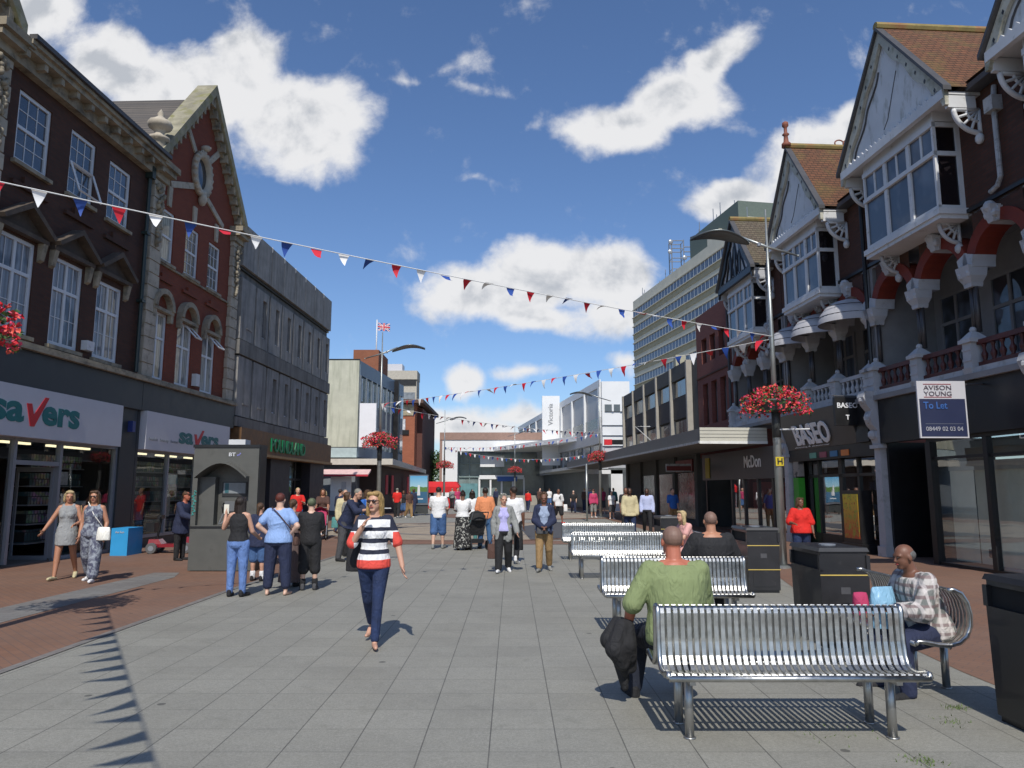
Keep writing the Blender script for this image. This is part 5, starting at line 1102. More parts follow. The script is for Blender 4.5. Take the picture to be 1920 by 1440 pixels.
for j in range(26): pp.append(KF(.05+.035*math.sin(j*1.9)+.02*math.sin(j*.7),.008,1.62-j*.02))
gq.tube(pp,.008,4); gq.build('graffiti_tag',mat('graffiti_teal',(.06,.42,.38),.6),t)
MB().box(KF,.62,.97,-.5,-.2,2.56,2.68).build('roof_box',M['wpaint'],t)
# blue box by the savers window
t=thing('blue_bin_box','bright blue box with white lettering beside the savers doorway pilaster','box',(-9.75,19,0)); BF=Fr((-10.02,18.75),(1,0),(0,-1))
bb=MB().box(BF,0,.42,-.75,0,0,.68).build('body',mat('bright_blue',(.03,.30,.62),.5,var=.06),t); text('the Sun',BF(.10,.003,.56),(1,0,0),(0,0,1),.22,.05,M['wpaint'],bb)
# poster case on legs in front of the blue block
t=thing('poster_case','illuminated poster case with a blue lake scene and white lighthouse','poster case',(-5.95,47.5,0)); PFm=Fr((-6.55,47.3),(1,0),(0,-1))
pc=MB().box(PFm,0,1.22,-.2,0,.65,2.55).build('case',mat('case_grey',(.12,.13,.15),.4),t)
def poster():
    t_=NT('lake_poster'); sp=t_.n('ShaderNodeSeparateXYZ'); t_.l(t_.obj(),sp.inputs[0]); z=sp.outputs[2]
    c=t_.mix(t_.ramp(z,1.75,2.5),(.35,.55,.62),(.10,.35,.60)); n=t_.noise(4,4); c=t_.mix(t_.math('MULTIPLY',t_.math('LESS_THAN',z,t_.math('ADD',t_.math('MULTIPLY',n,.25),1.68)),1),c,(.10,.20,.06)); c=t_.mix(t_.math('LESS_THAN',z,1.48),c,(.05,.13,.22))
    t_.l(c,t_.b.inputs['Base Color']); t_.b.inputs['Roughness'].default_value=.2; return t_.m
MB().box(PFm,.06,1.16,0,.012,.78,2.48).build('poster',poster(),pc); MB().taper(PFm,(.62,.02),(.10,.006),1.25,(.62,.02),(.06,.006),1.9).build('white_lighthouse',M['wpaint'],pc); MB().box(PFm,.35,.9,.012,.018,1.0,1.07).build('caption',M['wpaint'],pc)
for a in (.15,1.0): MB().box(PFm,a,a+.08,-.14,-.06,0,.65).build('leg',M['poled'],t)
MB().box(PFm,0,1.22,-.13,-.07,.1,.65).build('skirt',M['poled'],t)
# red market stall in the distance
t=thing('market_stall','red canopied market stall left of the shopping centre entrance','stall',(-6.6,66,0)); RS=mat('stall_red',(.55,.012,.015),.6,var=.08)
MB().taper(WF,(-6.1,66),(1.5,1.4),1.85,(-6.1,66),(1.2,.9),2.3).build('roof',RS,t); MB().box(WF,-7.6,-4.6,64.56,64.60,1.35,1.85).build('valance',RS,t); MB().box(WF,-7.5,-4.7,65,67,.0,.95).build('counter',RS,t)
for x in (-7.5,-4.7):
    for y in (64.7,67.3): MB().tube([(x,y,0),(x,y,1.85)],.04,6).build('leg',M['alu'],t)
# red banner van further right of centre: two pennant signs
# slush drink cabinet by the BASEO door
t=thing('drinks_poster_cabinet','yellow and orange poster cabinet beside the BASEO doorway','cabinet',RF(2.9,.3,0)); dd_=(dRt)
def fruit():
    t_=NT('fruit_poster'); n=t_.noise(7,4,.7); sp=t_.n('ShaderNodeSeparateXYZ'); t_.l(t_.obj(),sp.inputs[0]); c=t_.mix(t_.ramp(sp.outputs[2],.35,1.5),(.40,.05,.02),(.55,.42,.03)); c=t_.mix(t_.ramp(n,.5,.62),c,(.25,.30,.03)); c=t_.mix(t_.ramp(t_.noise(16,2),.6,.68),c,(.35,.03,.02)); t_.l(c,t_.b.inputs['Base Color']); t_.b.inputs['Roughness'].default_value=.4; return t_.m
cb=MB().box(RF,2.45,3.35,.02,.36,.25,1.62).build('body',M['black'],t); MB().box(RF,2.53,3.27,.36,.37,.38,1.52).build('poster',fruit(),cb); MB().box(RF,2.4,3.4,.0,.4,0,.25).build('base',M['black'],t)
# TO LET board
t=thing('to_let_board','navy and white TO LET board hanging from the balcony','sign board',RF(-1.2,.6,2.7)); TB=Fr((7.66,13.86),(1,-.04)); TB=Fr((9.06,14.62),(1,.02),(.02,-1))
X0=-.98; bd=MB().box(TB,X0,0,0,.04,2.650,3.790).build('board',mat('board_white',(.50,.50,.53),.5,var=.04),t)
MB().box(TB,X0+.03,-.03,.04,.045,2.680,3.430).build('navy_panel',mat('board_navy',(.015,.022,.065),.5,var=.06),bd)
GT=mat('board_grey_text',(.10,.08,.10),.5)
text('AVISON',TB(X0+.13,.042,3.610),TB.d,(0,0,1),.56,.09,GT,bd); text('YOUNG',TB(X0+.13,.042,3.490),TB.d,(0,0,1),.56,.09,GT,bd)
for z in (3.720,3.460): MB().box(TB,X0+.13,X0+.69,.04,.047,z,z+.012).build('red_rule',mat('rule_red',(.3,.02,.03),.5),bd)
text('To Let',TB(X0+.10,.047,3.230),TB.d,(0,0,1),.48,.14,mat('board_blue_text',(.04,.12,.36),.5),bd,bold=.01)
text('08449 02 03 04',TB(X0+.12,.047,2.790),TB.d,(0,0,1),.74,.085,mat('board_pale_text',(.35,.36,.40),.5),bd); MB().box(TB,X0+.12,-.1,.045,.048,2.930,2.935).build('rule',M['alu'],bd)
MB().tube([TB(-.02,.02,3.72),TB(.6,.0,3.75)],.02,6).build('arm',M['lead'],t)
# flag and flagpole on the block behind
t=thing('flagpole','white flagpole with a union flag on the roof behind the pale end wall','flagpole',(-10.5,56,10))
MB().tube([(-10.5,56,11.1),(-10.5,56,14.7)],.05,8).build('pole',M['wpaint'],t,smooth=True)
ux,uz=-10.42,13.85; fw,fh=.95,.62
def flag_part(name,polys,m,dy):
    b=MB()
    for pl in polys:
        b.add([(ux+p[0]*fw,56+dy+.05*math.sin(p[0]*6),uz+p[1]*fh-.10*p[0]) for p in pl],[tuple(range(len(pl)))])
    return b
def strips(pl,n=6): return pl
bl=MB(); n=8
vs=[];fs=[]
for i in range(n+1):
    for j in (0,1): vs.append((ux+i/n*fw,56+.05*math.sin(i/n*6),uz+j*fh-.1*i/n))
for i in range(n): fs.append((2*i,2*i+1,2*i+3,2*i+2))
fl_=MB().add(vs,fs).build('flag',FC[2],t)
def band(p,q_,w_,m,dy,nm):
    vs=[];fs=[]; n=8; dx,dz=(q_[0]-p[0])*fw,(q_[1]-p[1])*fh; l_=math.hypot(dx,dz); nx,nz=-dz/l_*w_,dx/l_*w_
    for i in range(n+1):
        a=i/n; x=p[0]+(q_[0]-p[0])*a; z=p[1]+(q_[1]-p[1])*a
        for s in (-1,1): vs.append((ux+x*fw+s*nx,56-dy+.05*math.sin(x*6),uz+z*fh+s*nz-.1*x))
    for i in range(n): fs.append((2*i,2*i+1,2*i+3,2*i+2))
    MB().add(vs,fs).build(nm,m,fl_)
for p,q_ in (((0.03,.03),(.97,.97)),((.03,.97),(.97,.03))): band(p,q_,.06,FC[1],.01,'white_saltire'); band(p,q_,.02,FC[0],.02,'red_saltire')
for p,q_ in (((.5,0),(.5,1)),((0,.5),(1,.5))): band(p,q_,.09,FC[1],.03,'white_cross'); band(p,q_,.055,FC[0],.04,'red_cross')
# tree beyond
def tree(x,y,h,r,label,seed,n=2600):
    t=thing('tree',label,'tree',(x,y,0)); q=random.Random(seed); tr=MB().tube([(x,y,0),(x+.1,y,h*.45),(x,y,h*.8)],[.22,.15,.05],8)
    for k in range(7): a=k*.9; tr.tube([(x,y,h*(.35+.05*k)),(x+math.cos(a)*r*.7,y+math.sin(a)*r*.7,h*(.55+.05*k))],[.07,.02],5)
    tr.build('trunk',mat('bark',(.08,.06,.04),.9),t); b=[MB(),MB()]
    cl=[(Vector((q.uniform(-1,1)*r*.7,q.uniform(-1,1)*r*.7,h*.62+q.uniform(-.8,1)*r*.7)),q.uniform(.3,.5)*r) for _ in range(16)]
    for k in range(n):
        c,cr=q.choice(cl); v=Vector((q.gauss(0,1),q.gauss(0,1),q.gauss(0,1))).normalized()*cr*q.uniform(.5,1.05); c=c+v+Vector((x,y,0)); nn=Vector((q.uniform(-1,1),q.uniform(-1,1),q.uniform(-1,1))).normalized(); a1,a2=basis(nn); s_=q.uniform(.08,.16)
        b[k%2].quad(c+a1*s_,c+a2*s_*.6,c-a1*s_,c-a2*s_*.6)
    for i in (0,1): b[i].build('crown',mat('tree_leaf_%d'%i,[(.055,.10,.03),(.09,.15,.045)][i],.7),t)
tree(-9.9,92,7.0,2.4,'green tree beyond the red stall, left of the shopping centre',3); tree(-13.5,112,8.0,3.0,'larger tree far behind the brick corner block',5,1500)
tree(-6.9,128,6.0,2.4,'small tree far behind the red stall',6,1200)
# mobility scooter
t=thing('mobility_scooter','small red mobility scooter by the savers window behind the phone kiosk','mobility scooter',(-9.3,20.2,0)); SR=mat('scooter_red',(.22,.01,.02),.3,coat=.6); SF=Fr((-9.30,19.6),(1,.1),(.1,-1))
for a,v in ((0.0,-.28),(0,.28),(.85,-.25),(.85,.25)):
    wl=MB(); c=SF(a,v,.14); wl.lathe(c-SF.n*.05,[(.06,0),(.13,0),(.14,.02),(.14,.08),(.13,.10),(.06,.10)],14,ax=(SF.d,Vector((0,0,1)),SF.n)); wh=wl.build('wheel',mat('tyre_grey',(.10,.10,.10),.8),t,smooth=False); MB().lathe(c-SF.n*.055,[(.02,0),(.07,0),(.07,.11),(.02,.11)],10,ax=(SF.d,Vector((0,0,1)),SF.n)).build('hub',M['alu'],wh)
MB().box(SF,.0,.9,-.2,.2,.16,.24).taper(SF,(.85,0),(.22,.22),.22,(.78,0),(.16,.18),.42).taper(SF,(.05,0),(.18,.2),.22,(.0,0),(.12,.15),.36).build('body',SR,t)
MB().box(SF,.55,.95,-.22,.22,.55,.63).taper(SF,(.93,0),(.05,.2),.6,(1.0,0),(.04,.18),1.05).tube([SF(.75,0,.4),SF(.75,0,.56)],.04,8).build('seat',M['black'],t)
MB().tube([SF(.02,0,.3),SF(.12,0,.92)],.03,8).tube([SF(.12,-.22,.92),SF(.12,.22,.92)],.018,6).box(SF,.04,.16,-.1,.1,.88,.98).build('tiller',M['black'],t); MB().box(SF,-.22,-.0,-.16,.16,.55,.78).build('front_basket',M['black'],t)
MB().box(SF,.98,1.08,-.1,.1,.3,.38).build('rear_plate',M['wpaint'],t)
# tufts of weed between the slabs
gm=mat('weed_green',(.10,.15,.04),.8,var=.4,scale=30); q=random.Random(2)
wd=MB()
for cx,cy,n,r_ in ((2.52,4.78,90,.12),(2.62,4.55,60,.10),(3.38,5.9,80,.10),(2.2,5.3,30,.3),(3.15,5.55,40,.15)):
    for k in range(n):
        x=cx+q.gauss(0,r_*.5); y=cy+q.gauss(0,r_*.4); a=q.uniform(0,6.28); l_=q.uniform(.008,.028); wd.quad((x-.004*math.cos(a),y-.004*math.sin(a),0),(x+.004*math.cos(a),y+.004*math.sin(a),0),(x+q.uniform(-.02,.02),y+q.uniform(-.02,.02),l_))
tag(wd.build('weeds',gm),'thin green weeds growing in the joints round the bench legs','weeds',kind='stuff')
# ---------------------------------------------------------------- people
REM=[]
SK=dict(fair=mat('skin_fair',(.52,.29,.20),.5,var=.06),tan=mat('skin_tan',(.42,.20,.12),.5,var=.06),pale=mat('skin_pale',(.60,.38,.28),.5,var=.05),red=mat('skin_ruddy',(.42,.14,.085),.45,var=.1),brown=mat('skin_brown',(.17,.075,.045),.5,var=.08),dark=mat('skin_dark',(.075,.035,.022),.45,var=.08))
def hairm(name,c):
    t=NT(name); mp=t.n('ShaderNodeMapping'); mp.inputs['Scale'].default_value=(1,1,.10); t.l(t.obj(),mp.inputs[0]); n=t.noise(95,4,.7,vec=mp.outputs[0]); n2=t.noise(9,3)
    cc=t.mix(t.ramp(n,.36,.64),tuple(x*.45 for x in c),tuple(min(1,x*1.35) for x in c)); cc=t.mix(t.ramp(n2,.4,.7,0,.45),cc,tuple(x*.5 for x in c)); t.l(cc,t.b.inputs['Base Color']); t.b.inputs['Roughness'].default_value=.5; t.bump(n,.9,.012); return t.m
HR=dict(blonde=hairm('hair_blonde',(.42,.27,.10)),dark=hairm('hair_dark',(.022,.013,.009)),brown=hairm('hair_brown',(.09,.045,.02)),red=hairm('hair_auburn',(.12,.025,.015)),grey=hairm('hair_grey',(.26,.25,.21)),grey2=hairm('hair_greying',(.13,.125,.115)),light=hairm('hair_light',(.55,.42,.22)),cap=mat('camo_cap',(.09,.11,.06),.7,var=.5,scale=14),stub=mat('stubble',(.20,.12,.09),.6,var=.15))
def cloth(name,c,var=.12,rough=.85):
    if 'cloth_'+name in MATS: return MATS['cloth_'+name]
    m=mat('cloth_'+name,c,rough,var=var,scale=6); folds(m); return m
def folds(m,st=.55):
    nt_=m.node_tree; b=nt_.nodes['Principled BSDF']; tc_=nt_.nodes.new('ShaderNodeTexCoord'); mp=nt_.nodes.new('ShaderNodeMapping'); mp.inputs['Scale'].default_value=(1.,1.,.55); n=nt_.nodes.new('ShaderNodeTexNoise')
    n.inputs['Scale'].default_value=11; n.inputs['Detail'].default_value=2.5; n.inputs['Distortion'].default_value=1.6; bp=nt_.nodes.new('ShaderNodeBump'); bp.inputs['Strength'].default_value=st; bp.inputs['Distance'].default_value=.045
    nt_.links.new(tc_.outputs['Object'],mp.inputs[0]); nt_.links.new(mp.outputs[0],n.inputs['Vector']); nt_.links.new(n.outputs['Fac'],bp.inputs['Height']); nt_.links.new(bp.outputs[0],b.inputs['Normal'])
CL=dict(black=cloth('black',(.015,.015,.017)),navy=cloth('navy',(.017,.024,.06)),denim=cloth('denim',(.055,.12,.27),.25),dkdenim=cloth('dark_denim',(.012,.025,.075),.3),white=cloth('white',(.72,.72,.72),.05),
 ltblue=cloth('light_blue',(.25,.38,.66),.1),green=cloth('sage_green',(.205,.250,.112),.06),grey=cloth('grey',(.24,.245,.235),.15),grey2=cloth('dark_grey',(.07,.07,.075)),orange=cloth('orange',(.68,.25,.11),.06),khaki=cloth('khaki',(.30,.19,.085),.12),
 red=cloth('red',(.62,.018,.012),.08),pink=cloth('pink',(.62,.33,.30),.1),magenta=cloth('magenta',(.45,.04,.12)),taupe=cloth('taupe',(.13,.09,.085)),beige=cloth('beige',(.52,.46,.28)),blue=cloth('blue',(.025,.12,.42)),lav=cloth('lavender',(.42,.40,.68),.1),teal=cloth('teal',(.08,.25,.24)),brown=cloth('brown',(.08,.04,.03)),dress=cloth('dress_grey',(.27,.28,.285),.1))
def pattern(name,a,b_,sc,lo=.5,hi=.56,stretch=None):
    t=NT('cloth_'+name); v=t.obj()
    if stretch: m=t.n('ShaderNodeMapping'); m.inputs['Scale'].default_value=stretch; t.l(v,m.inputs[0]); v=m.outputs[0]
    n=t.noise(sc,3,.6,vec=v,dist=.6); t.l(t.mix(t.ramp(n,lo,hi),a,b_),t.b.inputs['Base Color']); t.b.inputs['Roughness'].default_value=.85; return t.m
CL['floral']=pattern('floral_skirt',(.012,.012,.014),(.42,.42,.38),17,.54,.6); CL['jump']=pattern('patterned_jumpsuit',(.07,.075,.12),(.30,.33,.37),14,.42,.62)
def checked():
    t=NT('cloth_checked_shirt'); w=[]
    for d_ in ('X','Z','Y'):
        wv=t.n('ShaderNodeTexWave',wave_type='BANDS',bands_direction=d_); wv.inputs['Scale'].default_value=4.2; wv.inputs['Distortion'].default_value=2.5; wv.inputs['Detail'].default_value=2; t.l(t.obj(),wv.inputs[0]); w.append(wv.outputs['Fac'])
    c=t.mix(t.ramp(w[0],.55,.8),(.50,.47,.44),(.16,.17,.16)); c=t.mix(t.ramp(w[1],.6,.85,0,.8),c,(.18,.12,.12)); c=t.mix(t.ramp(w[2],.7,.9,0,.6),c,(.65,.6,.58)); t.l(c,t.b.inputs['Base Color']); t.b.inputs['Roughness'].default_value=.8; return t.m
CL['check']=checked(); [folds(CL[k]) for k in ('check','floral','jump')]
def striped(H):
    t=NT('cloth_striped_jumper'); sp=t.n('ShaderNodeSeparateXYZ'); t.l(t.obj(),sp.inputs[0]); z=sp.outputs[2]; x=t.math('ABSOLUTE',sp.outputs[0])
    zz=t.math('ADD',z,t.math('MULTIPLY',t.math('SUBTRACT',t.noise(5,2),.5),.03)); cr=t.n('ShaderNodeValToRGB'); cr.color_ramp.interpolation='CONSTANT'; e=cr.color_ramp.elements
    D=(.018,.022,.042,1);Wt=(.74,.74,.74,1);Co=(.70,.075,.055,1); st=[(.0,Co),(.895,Wt),(.955,D),(1.005,Wt),(1.075,D),(1.12,Wt),(1.20,D),(1.235,Wt),(1.315,D)]
    e[0].position=0; e[0].color=Co; e[1].position=st[1][0]/2; e[1].color=Wt
    for p,c in st[2:]: k=e.new(p/2); k.color=c
    t.l(t.math('MULTIPLY',zz,.5),cr.inputs[0]); c=t.mix(t.math('MULTIPLY',t.math('GREATER_THAN',x,.205),t.math('LESS_THAN',z,1.19)),cr.outputs[0],Co)
    c=t.mix(t.math('MULTIPLY',t.math('GREATER_THAN',x,.172),t.math('GREATER_THAN',z,1.21)),c,D)
    t.l(c,t.b.inputs['Base Color']); t.b.inputs['Roughness'].default_value=.85; return t.m
def cap_(m,p0,r0,p1,r1,n=12):
    p0,p1=Vector(p0),Vector(p1); a=(p1-p0); L_=a.length
    if L_<1e-5: return m.ball(p0,r0,n,6)
    a/=L_; pts=[];rs=[]
    for k in range(4): t=math.pi/2*(k/4+.06); pts.append(p0-a*r0*math.cos(t)); rs.append(r0*math.sin(t))
    pts.append(p0);rs.append(r0); pts.append(p1);rs.append(r1)
    for k in range(3,-1,-1): t=math.pi/2*(k/4+.06); pts.append(p1+a*r1*math.cos(t)); rs.append(r1*math.sin(t))
    return m.tube(pts,rs,n)
def loft(m,rings,n=18,X=Vector((1,0,0)),Y=Vector((0,1,0))):
    vs=[];fs=[]
    for c,rx,ry in rings:
        for k in range(n):
            t=2*math.pi*k/n; vs.append(Vector(c)+X*(math.cos(t)*rx)+Y*(math.sin(t)*ry))
    for i in range(len(rings)-1):
        for k in range(n): fs.append((i*n+k,i*n+(k+1)%n,(i+1)*n+(k+1)%n,(i+1)*n+k))
    fs+=[tuple(range(n-1,-1,-1)),tuple(range((len(rings)-1)*n,len(rings)*n))]; return m.add(vs,fs)
def rem(o,vox,sm_=4): REM.append((o,vox,sm_)); return o
TOR=dict(m=[(-.20,.070,.058),(-.10,.093,.068),(.06,.094,.068),(.30,.086,.062),(.55,.096,.066),(.76,.108,.064),(.88,.094,.052),(.95,.070,.043),(1.02,.038,.034)],
         f=[(-.20,.070,.060),(-.10,.097,.073),(.06,.095,.070),(.33,.072,.056),(.55,.084,.062),(.76,.094,.058),(.88,.079,.046),(.95,.056,.038),(1.02,.032,.030)])
def person(label,x,y,rot,H=1.68,sex='m',skin='fair',hair=('short','brown'),top=None,bottom=None,shoes=None,arms=None,legs=None,lean=0,hy=0,hp=0,w=1.,vox=.014,seat=None,face=True,glasses=False,coat=None,dress=None,group=None,beard=False,socks=None,leanx=0):
    arms=arms or {}; legs=legs or {}; A={-1:dict(f=5,o=9,b=12,i=0),1:dict(f=5,o=9,b=12,i=0)}; Lg={-1:dict(f=0,o=2,k=0,t=0),1:dict(f=0,o=2,k=0,t=0)}
    for s in (-1,1): A[s].update(arms.get(s,{})); Lg[s].update(legs.get(s,{}))
    V3=lambda a,b_,c: Vector((a,b_,c))*H
    sn=math.sin; cs=math.cos
    P=Vector((0,0,.53*H)) if seat is None else Vector((0,0,seat+.055*H))
    hips={s:P+V3(s*.052*w**.5,0,-.01) for s in (-1,1)}; J={}
    for s in (-1,1):
        g=Lg[s]; f_,o_,k_=R(g['f']),R(g['o']),R(g['k'])
        kn=hips[s]+Vector((s*sn(o_),-sn(f_)*cs(o_),-cs(f_)*cs(o_)))*.245*H
        an=kn+Vector((s*sn(o_)*.6,-sn(f_-k_)*cs(o_),-cs(f_-k_)*cs(o_)))*.238*H
        J[s]=(kn,an)
    dz=min(J[s][1].z-.042*H+(0 if Lg[s]['t']<=0 else 0) for s in (-1,1))
    if seat is None:
        P.z-=dz
        for s in (-1,1): hips[s].z-=dz; J[s][0].z-=dz; J[s][1].z-=dz
    up=Vector((sn(R(leanx)),-sn(R(lean)),cs(R(lean)))).normalized(); Nk=P+up*.295*H; Yb=Vector((0,cs(R(lean)),sn(R(lean))))
    tor=TOR[sex]; sp=lambda s_: P+up*(s_*.295*H)
    sh={s:sp(.895)+V3(s*(.100 if sex=='m' else .086)*w**.5,.004,0) for s in (-1,1)}; AR={}
    for s in (-1,1):
        a=A[s]; f_,o_,b_,i_=R(a['f']),R(a['o']),R(a['b']),R(a['i'])
        el=sh[s]+Vector((s*sn(o_),-sn(f_)*cs(o_),-cs(f_)*cs(o_)))*.168*H
        d2=Vector((-s*sn(i_),-sn(f_+b_)*cs(i_),-cs(f_+b_)*cs(i_))); wr=el+d2*.145*H; AR[s]=(el,wr,d2)
    hc=Nk+up*.092*H+Vector((0,-.012*H,0)); Rh=Matrix.Rotation(R(hy),3,'Z')@Matrix.Rotation(R(hp),3,'X')
    h_=lambda a,b_,c: hc+Rh@(Vector((a,b_,c))*H)
    fine=vox<=.011
    m=MB()
    loft(m,[(sp(s_)+(Vector((0,0,0))),rx*H*w,ry*H*w) for s_,rx,ry in tor],Y=Yb)
    if sex=='f':
        for s in (-1,1): m.ball(sp(.62)+V3(s*.036,-.045*w,0),(.034*H*w,.030*H*w,.034*H*w),10,7)
    cap_(m,Nk-up*.02*H,.035*H*w**.3,h_(0,.010,-.03),.031*H*w**.3)
    m.ball(h_(0,.006,.012),(.044*H,.054*H,.052*H),14,10,rot=Rh); m.ball(h_(0,-.014,-.022),(.037*H,.038*H,.044*H),12,8,rot=Rh); cap_(m,h_(-.008,-.036,-.054),.012*H,h_(.008,-.036,-.054),.012*H)
    cap_(m,h_(0,-.047,.004),.0055*H,h_(0,-.058,-.016),.0085*H,8)
    for s in (-1,1): m.ball(h_(s*.0455,.004,-.008),(.006*H,.013*H,.018*H),8,6,rot=Rh); cap_(m,h_(s*.007,-.047,.012),.0065*H,h_(s*.028,-.042,.012),.006*H,6)
    for s in (-1,1):
        el,wr,d2=AR[s]; cap_(m,sp(.99)+V3(s*.018,.006,0),.024*H,sh[s]+V3(-s*.008,0,.004),.025*H*w**.5); cap_(m,sh[s],.029*H*w**.7,el,.0235*H*w**.6); cap_(m,el,.0245*H*w**.6,wr,.0165*H)
        # palm, four fingers of different lengths, thumb from its side
        sx_,sy_=basis(d2); side=Vector((0,-1,0))-d2*Vector((0,-1,0)).dot(d2); side=side.normalized() if side.length>.2 else Vector((0,0,1)); nrm=d2.cross(side).normalized()*(-s); hs=H
        pc=wr+d2*.030*hs; m.add(*_ell(pc,d2*.030*hs,side*.024*hs,nrm*.012*hs))
        if vox<=.016:
            for j,(o_,l_) in enumerate(((.017,.036),(.006,.042),(-.006,.039),(-.016,.031))):
                b0=pc+d2*.020*hs+side*o_*hs; mid=b0+d2*l_*.55*hs+nrm*.004*hs; e=mid+(d2*.8+nrm*.6).normalized()*l_*.5*hs; cap_(m,b0,.0058*hs,mid,.0052*hs,7); cap_(m,mid,.0052*hs,e,.0045*hs,7)
            t0=pc-d2*.012*hs+side*.020*hs; t1=t0+(d2*.6+side*.7+nrm*.2).normalized()*.024*hs; cap_(m,t0,.0075*hs,t1,.006*hs,7); cap_(m,t1,.006*hs,t1+(d2+nrm*.3).normalized()*.018*hs,.0052*hs,7)
        else: cap_(m,pc,.014*hs,pc+d2*.045*hs+nrm*.008*hs,.010*hs,7)
        kn,an=J[s]; cap_(m,hips[s],.054*H*w**.7,kn,.033*H*w**.5); cap_(m,kn,.033*H*w**.5,kn.lerp(an,.35)+V3(0,.006,0),.033*H*w**.5); cap_(m,kn.lerp(an,.3)+V3(0,.006,0),.031*H*w**.5,an,.020*H)
    FT={}
    for s in (-1,1):
        an=J[s][1]; tp=R(Lg[s]['t']); yw=s*.18; fd=Vector((sn(yw),-cs(yw)*cs(tp),-sn(tp))); dn=Vector((0,-sn(tp),-cs(tp)))*-1; heel=an+Vector((0,0,-.022*H))-fd*.018*H; ball_=heel+fd*.095*H+Vector((0,0,-.004*H)); toe=ball_+Vector((fd.x,fd.y,0)).normalized()*.035*H
        if tp>0: toe.z=ball_.z
        FT[s]=(heel,ball_,toe)
        cap_(m,an,.020*H,heel,.018*H,8); cap_(m,heel,.018*H,ball_,.017*H,8); cap_(m,ball_,.017*H,toe,.012*H,8)
    body=rem(m.build('person',SK[skin],None,True),vox); tag(body,label,'person',group)
    pad=.008+vox*.7
    def garment(nm,mm,mt,v=None,sm_=4,par=body): return rem(mm.build(nm,mt,par,True),v or max(vox,.010),sm_)
    def leg_cover(mm,s,to,loose,ankle_r=.026):
        kn,an=J[s]; cap_(mm,hips[s]+V3(0,0,.0),(.056*w**.7)*H+pad+loose*.5,kn,.035*H*w**.5+pad+loose)
        if to>1: e=kn.lerp(an,to-1); cap_(mm,kn,.035*H*w**.5+pad+loose,e,max(.034*w**.5*(2-to)*.5+ankle_r,ankle_r)*H+pad*.8+loose)
    if bottom:
        k=bottom.get('kind','trousers'); lo=bottom.get('loose',0.); mm=MB()
        loft(mm,[(sp(s_),rx*H*w+pad+.003,ry*H*w+pad+.003) for s_,rx,ry in tor if s_<.2]+[(sp(.22),tor[3][1]*H*w+pad,tor[3][2]*H*w+pad)],Y=Yb)
        if k=='skirt':
            hz=bottom['hem']; loft(mm,[(sp(-.1)*1.,tor[1][1]*H*w+pad+.01,tor[1][2]*H*w+pad+.02)]+[(Vector((P.x,P.y,0)).lerp(Vector((P.x,P.y,0)),1)+Vector((0,(J[-1][1].y+J[1][1].y)*.25*(a/4),P.z*.9+(hz-P.z*.9)*a/4)),(.098+.03*a/4*bottom.get('flare',1))*H*w+pad,(.078+.04*a/4*bottom.get('flare',1))*H*w+pad) for a in range(1,5)])
        else:
            for s in (-1,1): leg_cover(mm,s,bottom.get('to',2.),lo)
        garment(k if k!='skirt' else 'skirt',mm,CL[bottom['c']] if isinstance(bottom['c'],str) else bottom['c'])
    def upper(nm,tp_,extra=0.):
        mm=MB(); hem=tp_.get('hem',-.12); lo=tp_.get('loose',.008)+extra; neck=tp_.get('neck',.965); rings=[]
        rs=[(s_,rx,ry) for s_,rx,ry in tor if hem<s_<neck]
        def at(q_):
            for (a,r1,r2),(b_,r3,r4) in zip(tor,tor[1:]):
                if a<=q_<=b_: t=(q_-a)/(b_-a); return (q_,r1+(r3-r1)*t,r2+(r4-r2)*t)
            return (q_,tor[0][1]+.02,tor[0][2]+.02)
        rs=[at(hem)]+rs+[at(neck)]
        if hem<-.2: rs=[(hem,.098,.085),(-.1-(-.1-hem)*.5,.100,.080)]+[r for r in rs if r[0]>-.12]
        bl=.012*(w if w>1 else 1)
        for s_,rx,ry in rs: f2=max(0,min(1,(.7-s_)/.7)); rings.append((sp(s_) if s_>-.2 else Vector((P.x,P.y,0))+Vector((0,0,P.z+s_*.295*H)),rx*H*w+pad+lo*(.5+f2),ry*H*w+pad+lo*(.5+f2)))
        loft(mm,rings,Y=Yb)
        if sex=='f':
            for s in (-1,1): mm.ball(sp(.61)+V3(s*.034,-.045*w,0),(.036*H*w+pad,.031*H*w+pad,.036*H*w+pad),10,7)
        elif w>1.15: mm.ball(sp(.2)+V3(0,-.03,0),(.085*H*w+pad,.062*H*w+pad,.08*H*w),12,8)
        if tp_.get('tail'): mm.ball(sp(-.05)+V3(0,.01,0),(.10*H*w+pad,.078*H*w+pad,.05*H),12,8)
        sl=tp_.get('sleeve',.6); sl=sl if isinstance(sl,dict) else {-1:sl,1:sl}
        for s in (-1,1):
            el,wr,_=AR[s]; q_=sl[s]
            if q_==0 and neck>.5:
                a_=V3(s*.058,0,0); cap_(mm,sp(.78)+a_+V3(0,-.045*w,0),.012*H,sp(.985)+a_*.85+V3(0,-.004,0),.013*H+pad*.6); cap_(mm,sp(.985)+a_*.85,.013*H+pad*.6,sp(.75)+a_+V3(0,.045,0),.013*H)
            if q_>0:
                e=sh[s].lerp(el,min(1,q_)); cap_(mm,sp(.96)+V3(s*.030,.006,-.004),.021*H+pad,sh[s]+V3(-s*.006,0,.002),.025*H*w**.5+pad); cap_(mm,sh[s],.029*H*w**.7+pad+lo*.3,e,.026*H*w**.6+pad+lo*.8)
                if q_>1: cap_(mm,el,.028*H*w**.6+pad+lo,el.lerp(wr,q_-1),.021*H+pad+lo*.8)
        # a few folds
        q2=random.Random(int(abs(x*100)+abs(y*37)))
